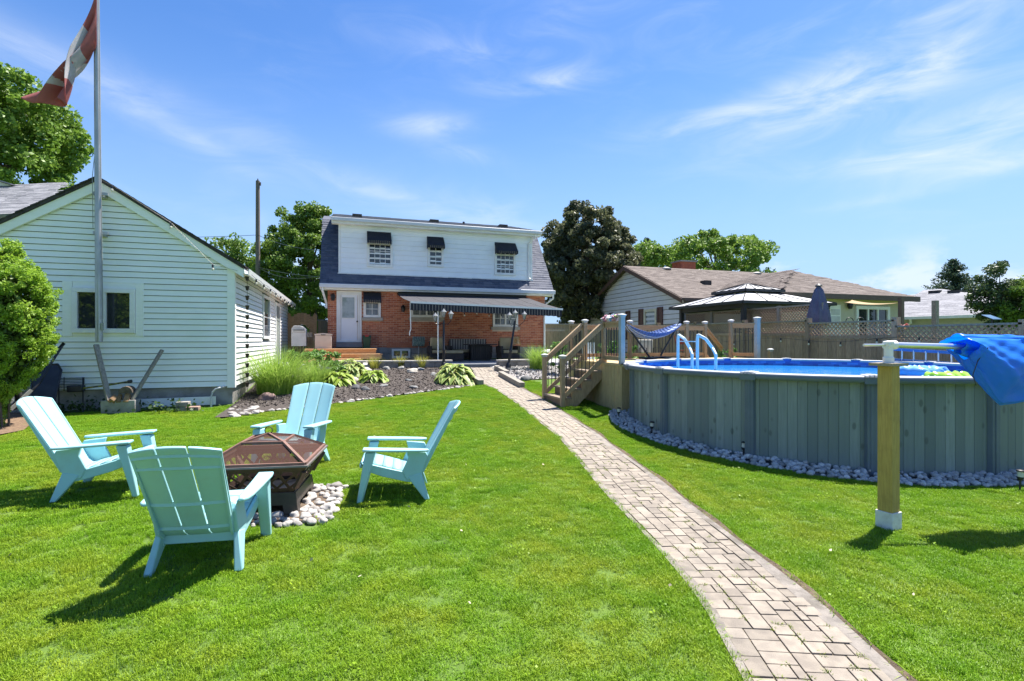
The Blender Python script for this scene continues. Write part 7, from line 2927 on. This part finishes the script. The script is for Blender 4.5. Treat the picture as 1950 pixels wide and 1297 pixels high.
og = leaf_mat('ornamental grass', (.14, .26, .03), (.20, .34, .04), (.33, .46, .09), .45)
yg = leaf_mat('yellow sedge', (.20, .25, .03), (.28, .30, .05), (.42, .40, .09), .4)
g = gnd(535, 752)
grass_clump('ornamental_grass', 'big arching clump of ornamental grass at garage wall', g + Vector((-.1, .2, 0)), 1300, 1.32, .44, .8, og, .011, 1)
g2 = gnd(598, 735)
grass_clump('ornamental_grass', 'smaller grass clump right behind the arching one', g2, 420, .85, .3, .8, og, .010, 2)
for k, (px, py, lab) in enumerate(((713, 703, 'left yellow sedge tuft before the block wall'), (762, 701, 'middle yellow sedge tuft before the block wall'), (803, 701, 'right yellow sedge tuft before the block wall'))):
    grass_clump('yellow_sedge', lab, gnd(px, py), 190, .52, .13, .55, yg, .010, 5 + k, group='yellow sedge tufts before the wall')
grass_clump('yellow_sedge', 'short sedge tuft between the hostas and wall', gnd(684, 697), 120, .35, .12, .5, yg, .010, 9, group='yellow sedge tufts before the wall')
g3 = gnd(1025, 704)
grass_clump('ornamental_grass', 'upright bright grass clump left of the deck stairs', g3, 700, .95, .28, .6, og, .011, 12)


def hosta(label, base, n, r_, h, var, seed, mat):
    t = thing('hosta', label, 'hosta', tuple(base), group='hostas in the garden bed')
    rr = np.random.default_rng(seed)
    V_, F_, T_ = [], [], []
    nu = 6
    xs_ = (-1, -.62, 0, .62, 1)
    for k in range(n):
        a_ = rr.uniform(0, 2 * PI)
        q = rr.random() ** .6
        L_ = r_ * rr.uniform(.45, .62)
        W_ = L_ * rr.uniform(.42, .55)
        st = np.array([base[0], base[1], base[2]]) + np.array([math.cos(a_), math.sin(a_), 0]) * r_ * q * .62
        z0 = h * (1 - .75 * q * q) * rr.uniform(.75, 1.1)
        d = np.array([math.cos(a_ + rr.normal(0, .35)), math.sin(a_ + rr.normal(0, .35)), 0])
        s_ = np.array([-d[1], d[0], 0])
        o = len(V_)
        el0 = .9 - 1.0 * q
        for i in range(nu + 1):
            u = i / nu
            wv = W_ * math.sin(PI * min(.999, (u * .93 + .07))) ** .7 * .5 * (1 if u < .55 else (1 - ((u - .55) / .45) ** 2) ** .5 + .01)
            ang = el0 - 1.5 * u
            p = st + d * L_ * u + np.array([0, 0, z0 + L_ * (el0 * u - .75 * u * u)])
            for x_ in xs_:
                V_.append(p + s_ * wv * x_ + np.array([0, 0, abs(x_) * wv * .30]))
        for i in range(nu):
            for j in range(4):
                b_ = o + i * 5 + j
                F_.append((b_, b_ + 1, b_ + 6, b_ + 5))
                T_.append((.95 if j in (0, 3) else .1 + .15 * rr.random()) if var else rr.random() * .5)
    np_build('leaves', V_, F_, mat, t, tones=T_, smooth=True, kind='stuff')
    return t


ho_v = leaf_mat('variegated hosta', (.10, .20, .035), (.14, .26, .045), (.46, .50, .16), .3)
ho_y = leaf_mat('gold hosta', (.18, .29, .03), (.23, .34, .04), (.40, .47, .09), .3)
ho_g = leaf_mat('green hosta', (.06, .13, .02), (.09, .18, .03), (.16, .26, .05), .3)
hosta('large variegated hosta left of the path', gnd(868, 730) + Vector((0, .1, 0)), 150, .62, .45, True, 1, ho_v)
hosta('gold hosta low in the bed behind the far chair', gnd(642, 733), 90, .50, .30, False, 2, ho_y)
hosta('gold hosta right of centre in the bed', gnd(711, 727), 80, .46, .28, False, 3, ho_y)
hosta('variegated hosta upper left of the bed', gnd(672, 716), 90, .48, .32, True, 4, ho_v)
hosta('variegated hosta beneath the block wall left', gnd(662, 706), 80, .42, .32, True, 5, ho_v)
hosta('small gold hosta at the grass clump foot', gnd(588, 728), 50, .3, .2, False, 6, ho_y)
sb = gnd(603, 722)
sd_ = thing('sedum_bush', 'rounded green sedum bush beside the ornamental grass', 'bush', tuple(sb))
V1, F1, t1, _ = crown_leaves((sb.x, sb.y, sb.z + .38), (.72, .55, .42), 60, 70, .085, wid=.7, clump=.2, shell=.6)
np_build('foliage', V1, F1, leaf_mat('sedum leaf', (.07, .17, .03), (.10, .22, .04), (.20, .34, .08), .3), sd_, tones=t1, kind='stuff')
for (px, py, h_, lab) in ((1066, 672, 1.0, 'young leafy shrub behind the near stair rail'), (1160, 690, 1.1, 'leafy shrub behind the deck rail posts'), (1205, 690, .9, 'small shrub behind the hammock'), (1385, 690, 1.0, 'bright bush beyond the far deck steps')):
    D_ = 16.5 if px < 1380 else 15.5
    q = at_d(px, 648, D_)
    gz_ = tz(q.x, q.y)
    t = thing('garden_shrub', lab, 'shrub', (q.x, q.y, gz_))
    V1, F1, t1, _ = crown_leaves((q.x, q.y, gz_ + h_ * .6), (.38, .38, h_ * .45), 26, 45, .10, wid=.5, clump=.25)
    np_build('foliage', V1, F1, MATS['sedum leaf'], t, tones=t1, kind='stuff')
    MB().tube([(q.x, q.y, gz_ - .05), (q.x, q.y, gz_ + h_ * .7)], [.02, .008], 6).build('stem', bark, t)

# boulders in the beds
rock_g = M('grey fieldstone', (.25, .245, .235), (.15, .15, .145), 7, rough=.9, bump=.5, bs=30, rand=.15)
rock_d = M('dark fieldstone', (.075, .08, .085), (.12, .12, .12), 7, rough=.85, bump=.5, bs=30, rand=.15)
rock_p = M('pink granite', (.26, .17, .145), (.16, .11, .10), 22, rough=.9, bump=.5, bs=50)
rock_w = M('pale limestone rock', (.46, .42, .36), (.36, .33, .285), 6, rough=.9, bump=.5, bs=30)
rocks = [(507, 764, .36, rock_p, 'round speckled pink granite boulder by the ornamental grass'), (678, 742, .27, rock_d, 'grey green boulder before the lower gold hostas'),
         (696, 745, .24, rock_d, 'dark boulder touching the grey green one'), (731, 738, .26, rock_g, 'flat grey boulder in the middle of the bed'),
         (778, 727, .24, rock_d, 'dark flat rock in the middle of mulch'), (789, 741, .21, rock_g, 'small upright grey boulder near lawn edge'),
         (786, 711, .42, rock_w, 'pale flat slab rock high in the bed'), (736, 705, .26, rock_g, 'grey rock under the left sedge tuft'),
         (765, 704, .24, rock_g, 'grey rock at the foot of middle sedge'), (801, 706, .28, rock_g, 'flat grey rock at the foot of right sedge'),
         (826, 716, .22, rock_g, 'small grey rock left of the large hosta'), (838, 727, .36, rock_g, 'big grey boulder tucked under large hosta'),
         (699, 708, .28, rock_w, 'pale rock between sedge tufts and hostas'), (619, 720, .22, rock_w, 'small pale rock beside the sedum bush'),
         (674, 727, .30, rock_w, 'pale rock half hidden by gold hostas'), (736, 717, .12, rock_w, 'tiny pale stone in the middle of mulch'),
         (787, 720, .14, rock_g, 'tiny grey stone near dark flat rock'),
         (1003, 726, .34, rock_d, 'dark boulder in the gravel bed right of the path'), (987, 714, .26, rock_g, 'grey rock in the gravel bed beside lamp'),
         (958, 711, .22, rock_g, 'flat grey rock wedged by the upper path timber'), (1016, 712, .18, rock_g, 'small grey rock near the upright grass clump')]
for k, (px, py, s_, mt, lab) in enumerate(rocks):
    g = gnd(px, py)
    o = bpy.data.objects.new('boulder', rock_mesh('boulder', 80 + k, mt, 2, .65 if 'flat' not in lab else .42, .15))
    o.location = (g.x, g.y + s_ * .3, g.z + s_ * .16)
    o.rotation_euler = (0, 0, k * 1.3)
    o.scale = (s_, s_, s_)
    finish(o, None, lab, 'boulder', 'boulders in the garden beds')
# pale edging stones along the bed's front, one per stone
edge = thing('bed_edging', 'broken line of small pale stones edging garden bed', 'stones', tuple(bed_front[3]), kind='structure')
eo = LOC[edge.name]
er = random.Random(77)
for a_, b_ in zip(bed_front[:-1], bed_front[1:]):
    L_ = (b_ - a_).length
    s_ = 0
    while s_ < L_:
        p = a_.lerp(b_, s_ / L_)
        sz = er.uniform(.05, .12) if er.random() < .8 else er.uniform(.12, .2)
        if er.random() < .72:
            o = bpy.data.objects.new('stone', pls[er.randrange(7)])
            o.location = (p.x - eo.x, p.y + er.uniform(-.03, .06) - eo.y, tz(p.x, p.y) + .02 - eo.z)
            o.rotation_euler = (0, 0, er.uniform(0, 6))
            o.scale = (sz, sz, sz * .8)
            finish(o, edge)
        s_ += sz * .95
for k in range(14):
    p = gnd(446 + er.uniform(-6, 45), 782 + er.uniform(-5, 9))
    o = bpy.data.objects.new('stone', pls[er.randrange(7)])
    o.location = (p.x - eo.x, p.y - eo.y, p.z + .03 - eo.z)
    sz = er.uniform(.08, .17)
    o.scale = (sz, sz, sz * .7)
    finish(o, edge)
# gravel pieces on the right bed
n = 2600
Pg = np.stack([rng.uniform(4.3, 8.4, n), rng.uniform(14.3, 17.3, n), np.zeros(n)], 1)
Pg = np.array([(p[0], p[1], tz(p[0], p[1]) + .04) for p in Pg if in_bed_r(p[0], p[1])])
V1, F1 = cards(Pg, .085, .8, .7)
np_build('loose_gravel', V1, F1, M('gravel bits', (.30, .285, .275), (.20, .19, .185), 9, rough=.95, tone=(.52, .50, .48)), tones=rng.random(len(F1)) ** 2, kind='stuff', label='loose pale gravel scattered over the right hand bed')

# ------------------------------------------------------------------ lawn grass: blade patches instanced over the lawn
def patch(seed, n=580, size=.22, h=.034):
    r = np.random.default_rng(seed)
    root = np.stack([r.uniform(-size / 2, size / 2, n), r.uniform(-size / 2, size / 2, n), np.zeros(n)], 1)
    a_ = r.uniform(0, 2 * PI, n)
    d = np.stack([np.cos(a_), np.sin(a_), np.zeros(n)], 1)
    s = np.stack([-np.sin(a_), np.cos(a_), np.zeros(n)], 1)
    ln = (h * r.uniform(.55, 1.25, n))[:, None]
    le = (r.uniform(.1, .9, n))[:, None]
    w = (r.uniform(.0022, .0042, n))[:, None]
    up = np.array([0, 0, 1.0])
    m_ = root + d * ln * le * .35 + up * ln * .6
    t_ = root + d * ln * le * 1.0 + up * ln * (1 - .35 * le)
    V_ = np.stack([root - s * w / 2, root + s * w / 2, m_ - s * w * .45, m_ + s * w * .45, t_], 1).reshape(-1, 3)
    o = np.arange(n)[:, None] * 5
    F_ = [tuple(q) for q in (o + np.array([[0, 1, 3, 2]])).tolist()] + [tuple(q) for q in (o + np.array([[2, 3, 4]])).tolist()]
    tone = r.random(n)
    me = bpy.data.meshes.new('grass_patch')
    me.from_pydata(V_.tolist(), [], F_)
    at = me.attributes.new('tone', 'FLOAT', 'FACE')
    at.data.foreach_set('value', np.tile(tone, 2).astype(np.float32))
    me.materials.append(grass_m)
    return bpy.data.objects.new('grass_patch', me)


grass_m = bpy.data.materials.new('lawn blades')
grass_m.use_nodes = True
nt = grass_m.node_tree
e = NX(nt)
b = nt.nodes['Principled BSDF']
geo = nt.nodes.new('ShaderNodeNewGeometry')
at = nt.nodes.new('ShaderNodeAttribute')
at.attribute_name = 'tone'
col = e.mix(at.outputs['Fac'], (.15, .295, .014), (.29, .47, .026))
big = e.smooth(e.noise(geo.outputs['Position'], .9, 4, .6), .38, .66)
col = e.mix(e.m('MULTIPLY', big, .75), col, (.34, .40, .035))
fine = e.smooth(e.noise(geo.outputs['Position'], 3.4, 5, .65), .35, .7)
col = e.mix(e.m('MULTIPLY', fine, .48), col, (.085, .24, .012))
straw = e.smooth(e.noise(geo.outputs['Position'], 2.6, 5, .7), .66, .76)
col = e.mix(e.m('MULTIPLY', straw, e.m('MULTIPLY', e.smooth(at.outputs['Fac'], .3, .6), .8)), col, (.32, .25, .06))
e.l.new(col, b.inputs['Base Color'])
b.inputs['Roughness'].default_value = .45
b.inputs['Specular IOR Level'].default_value = .2
tr = nt.nodes.new('ShaderNodeBsdfTranslucent')
e.l.new(col, tr.inputs['Color'])
mx = nt.nodes.new('ShaderNodeMixShader')
mx.inputs[0].default_value = .38
e.l.new(b.outputs[0], mx.inputs[1])
e.l.new(tr.outputs[0], mx.inputs[2])
e.l.new(mx.outputs[0], nt.nodes['Material Output'].inputs['Surface'])

pcol = bpy.data.collections.new('grass_patches')
for k in range(6):
    pcol.objects.link(patch(200 + k))
ca, sa = math.cos(fa), math.sin(fa)


def poly_in(x_, y_, poly):
    ins = False
    for i in range(len(poly)):
        p, q = poly[i], poly[(i + 1) % len(poly)]
        if (p.y > y_) != (q.y > y_) and x_ < (q.x - p.x) * (y_ - p.y) / (q.y - p.y) + p.x:
            ins = not ins
    return ins


def is_lawn(x_, y_):
    if y_ > 15.5 or x_ > 12.75:
        return False
    if xl(y_) + .015 - .09 < x_ < xr(y_) + .14:
        return False
    if in_bed(x_, y_ + .06) or in_bed_r(x_, y_ + .06):
        return False
    if (x_ - pcx) ** 2 + (y_ - pcy) ** 2 < (RO(math.atan2(y_ - pcy, x_ - pcx) % (2 * PI)) + .06) ** 2:
        return False
    if x_ > DXL - .1 and y_ > DYN - .1:
        return False
    if x_ < GX1 + .1 and y_ > GY - .30:
        return False
    u, v = (x_ - fpx) * ca + (y_ - fpy) * sa, -(x_ - fpx) * sa + (y_ - fpy) * ca
    if -.58 - .05 * math.sin(v * 9) < u < .61 + .05 * math.sin(v * 7) and -.58 < v < .47 + .05 * math.sin(u * 9):
        return False
    if poly_in(x_, y_, mulch_l):
        return False
    return True


pts = []
gr_ = random.Random(5)
st = .15
y = .3
while y < 15.5:
    xx = -10.0
    while xx < 12.7:
        px_, py_ = xx + gr_.uniform(-.05, .05), y + gr_.uniform(-.05, .05)
        dpt = px_ * _f.x + py_ * _f.y
        lat = px_ * _r.x + py_ * _r.y
        if dpt > 1.2 and abs(lat) < dpt * 1.12 + 1.6 and is_lawn(px_, py_):
            # thin worn turf along the path edge
            pts.append((px_, py_, tz(px_, py_) - .003))
        xx += st
    y += st
y = 1.0
while y < 14.2:
    for xe in (xl(y) - .085, xr(y) + .15):
        if is_lawn(xe - .03 if xe < xl(y) else xe + .03, y):
            pts.append((xe, y, tz(xe, y) - .006))
    y += .07
for k in range(400):
    a_ = PI * .78 + PI * 1.2 * k / 400
    X, Y = pol(RO(a_) + .09, a_)
    if is_lawn(X + .02 * math.cos(a_), Y + .02 * math.sin(a_)):
        pts.append((X, Y, tz(X, Y) - .006))
me = bpy.data.meshes.new('lawn_grass')
me.from_pydata(pts, [], [])
lg = bpy.data.objects.new('lawn_grass', me)
finish(lg, None, 'short mown grass blades covering the lawn', 'grass', None, 'stuff')
ng = bpy.data.node_groups.new('scatter_grass', 'GeometryNodeTree')
ng.interface.new_socket('Geometry', in_out='INPUT', socket_type='NodeSocketGeometry')
ng.interface.new_socket('Geometry', in_out='OUTPUT', socket_type='NodeSocketGeometry')
gi_, go_ = ng.nodes.new('NodeGroupInput'), ng.nodes.new('NodeGroupOutput')
iop = ng.nodes.new('GeometryNodeInstanceOnPoints')
ci = ng.nodes.new('GeometryNodeCollectionInfo')
ci.inputs['Collection'].default_value = pcol
ci.inputs['Separate Children'].default_value = True
ci.inputs['Reset Children'].default_value = True
rv = ng.nodes.new('FunctionNodeRandomValue')
rv.data_type = 'FLOAT_VECTOR'
rv.inputs[0].default_value = (-.12, -.12, 0)
rv.inputs[1].default_value = (.12, .12, 6.283)
rs_ = ng.nodes.new('FunctionNodeRandomValue')
rs_.data_type = 'FLOAT_VECTOR'
rs_.inputs[0].default_value = (.9, .9, .7)
rs_.inputs[1].default_value = (1.1, 1.1, 1.25)
ng.links.new(gi_.outputs[0], iop.inputs['Points'])
ng.links.new(ci.outputs[0], iop.inputs['Instance'])
iop.inputs['Pick Instance'].default_value = True
ng.links.new(rv.outputs[0], iop.inputs['Rotation'])
ng.links.new(rs_.outputs[0], iop.inputs['Scale'])
ng.links.new(iop.outputs[0], go_.inputs[0])
lg.modifiers.new('scatter', 'NODES').node_group = ng

# weeds in the paver joints
wv_, wf_, wt_, off_ = [], [], [], 0
wr = random.Random(15)
near_pieces = [p for p in pieces if p[0] * U < 8.5]
for k in range(190):
    r0_, c0_, h0_, w0_ = wr.choice(near_pieces)
    s_ = r0_ * U if wr.random() < .6 else (r0_ + wr.random() * h0_) * U
    cx0, cy0 = centre(s_)
    (xa_, ya_), (xb_, yb_) = centre(max(0, s_ - .35)), centre(s_ + .35)
    ang = math.atan2(xb_ - xa_, yb_ - ya_)
    half = (xr(cy0) - xl(cy0)) / 2 * math.cos(ang)
    uw = (2 * half - BW * 2.1) / NC
    of_ = -half + BW * .85 + (c0_ + (wr.random() * w0_ if s_ == r0_ * U else 0)) * uw
    x_, r_ = cx0 + of_ * math.cos(ang), cy0 - of_ * math.sin(ang)
    V1, F1, t1 = blades((x_, r_, tz(x_, r_) + .012), 16, .026, .018, .9, .005, 2, k)
    wv_.append(V1)
    wf_.append(F1 + off_)
    wt_.append(t1)
    off_ += len(V1)
np_build('joint_weeds', np.concatenate(wv_), np.concatenate(wf_), leaf_mat('joint weed', (.12, .20, .02), (.17, .25, .03), (.28, .30, .07)), path, tones=np.concatenate(wt_), kind='stuff')

# longer untrimmed blades along the path edges
ev_, ef_, et_, eo_ = [], [], [], 0
for k in range(520):
    y_ = 1.3 + 9.5 * wr.random() ** 1.3
    left_ = wr.random() < .5
    x_ = xl(y_) - wr.uniform(-.015, .05) if left_ else xr(y_) + wr.uniform(.02, .10)
    V1, F1, t1 = blades((x_, y_, tz(x_, y_)), wr.randint(4, 9), wr.uniform(.045, .085), .03, .9, .004, 3, 900 + k)
    ev_.append(V1)
    ef_.append(F1 + eo_)
    et_.append(t1)
    eo_ += len(V1)
np_build('edge_tufts', np.concatenate(ev_), np.concatenate(ef_), grass_m, tones=np.concatenate(et_), kind='stuff', label='untrimmed longer grass blades along the path edges')
# clover leaves and fallen petals on the lawn
cl = []
for k in range(110):
    a_, b_ = wr.uniform(-4, 7), wr.uniform(1.8, 9)
    if is_lawn(a_, b_):
        m_ = wr.randint(6, 26)
        q = rng.normal(size=(m_, 2)) * .06 + np.array([a_, b_])
        cl += [(p[0], p[1], tz(p[0], p[1]) + .032 + .006 * wr.random()) for p in q]
V1, F1 = cards(np.array(cl), .020, 1.0, .9)
np_build('clover', V1, F1, grass_m, tones=rng.random(len(F1)), kind='stuff', label='small clover leaves scattered through the lawn')
pt_ = []
while len(pt_) < 45:
    a_, b_ = wr.uniform(-5, 9), wr.uniform(1.8, 11)
    if is_lawn(a_, b_):
        pt_.append((a_, b_, tz(a_, b_) + .04))
V1, F1 = cards(np.array(pt_), .035, .6, .6)
np_build('fallen_petals', V1, F1, M('dry petals', (.50, .44, .34), (.36, .27, .16), 5, rough=.9), kind='stuff', label='pale dry petals and leaf bits on the lawn')
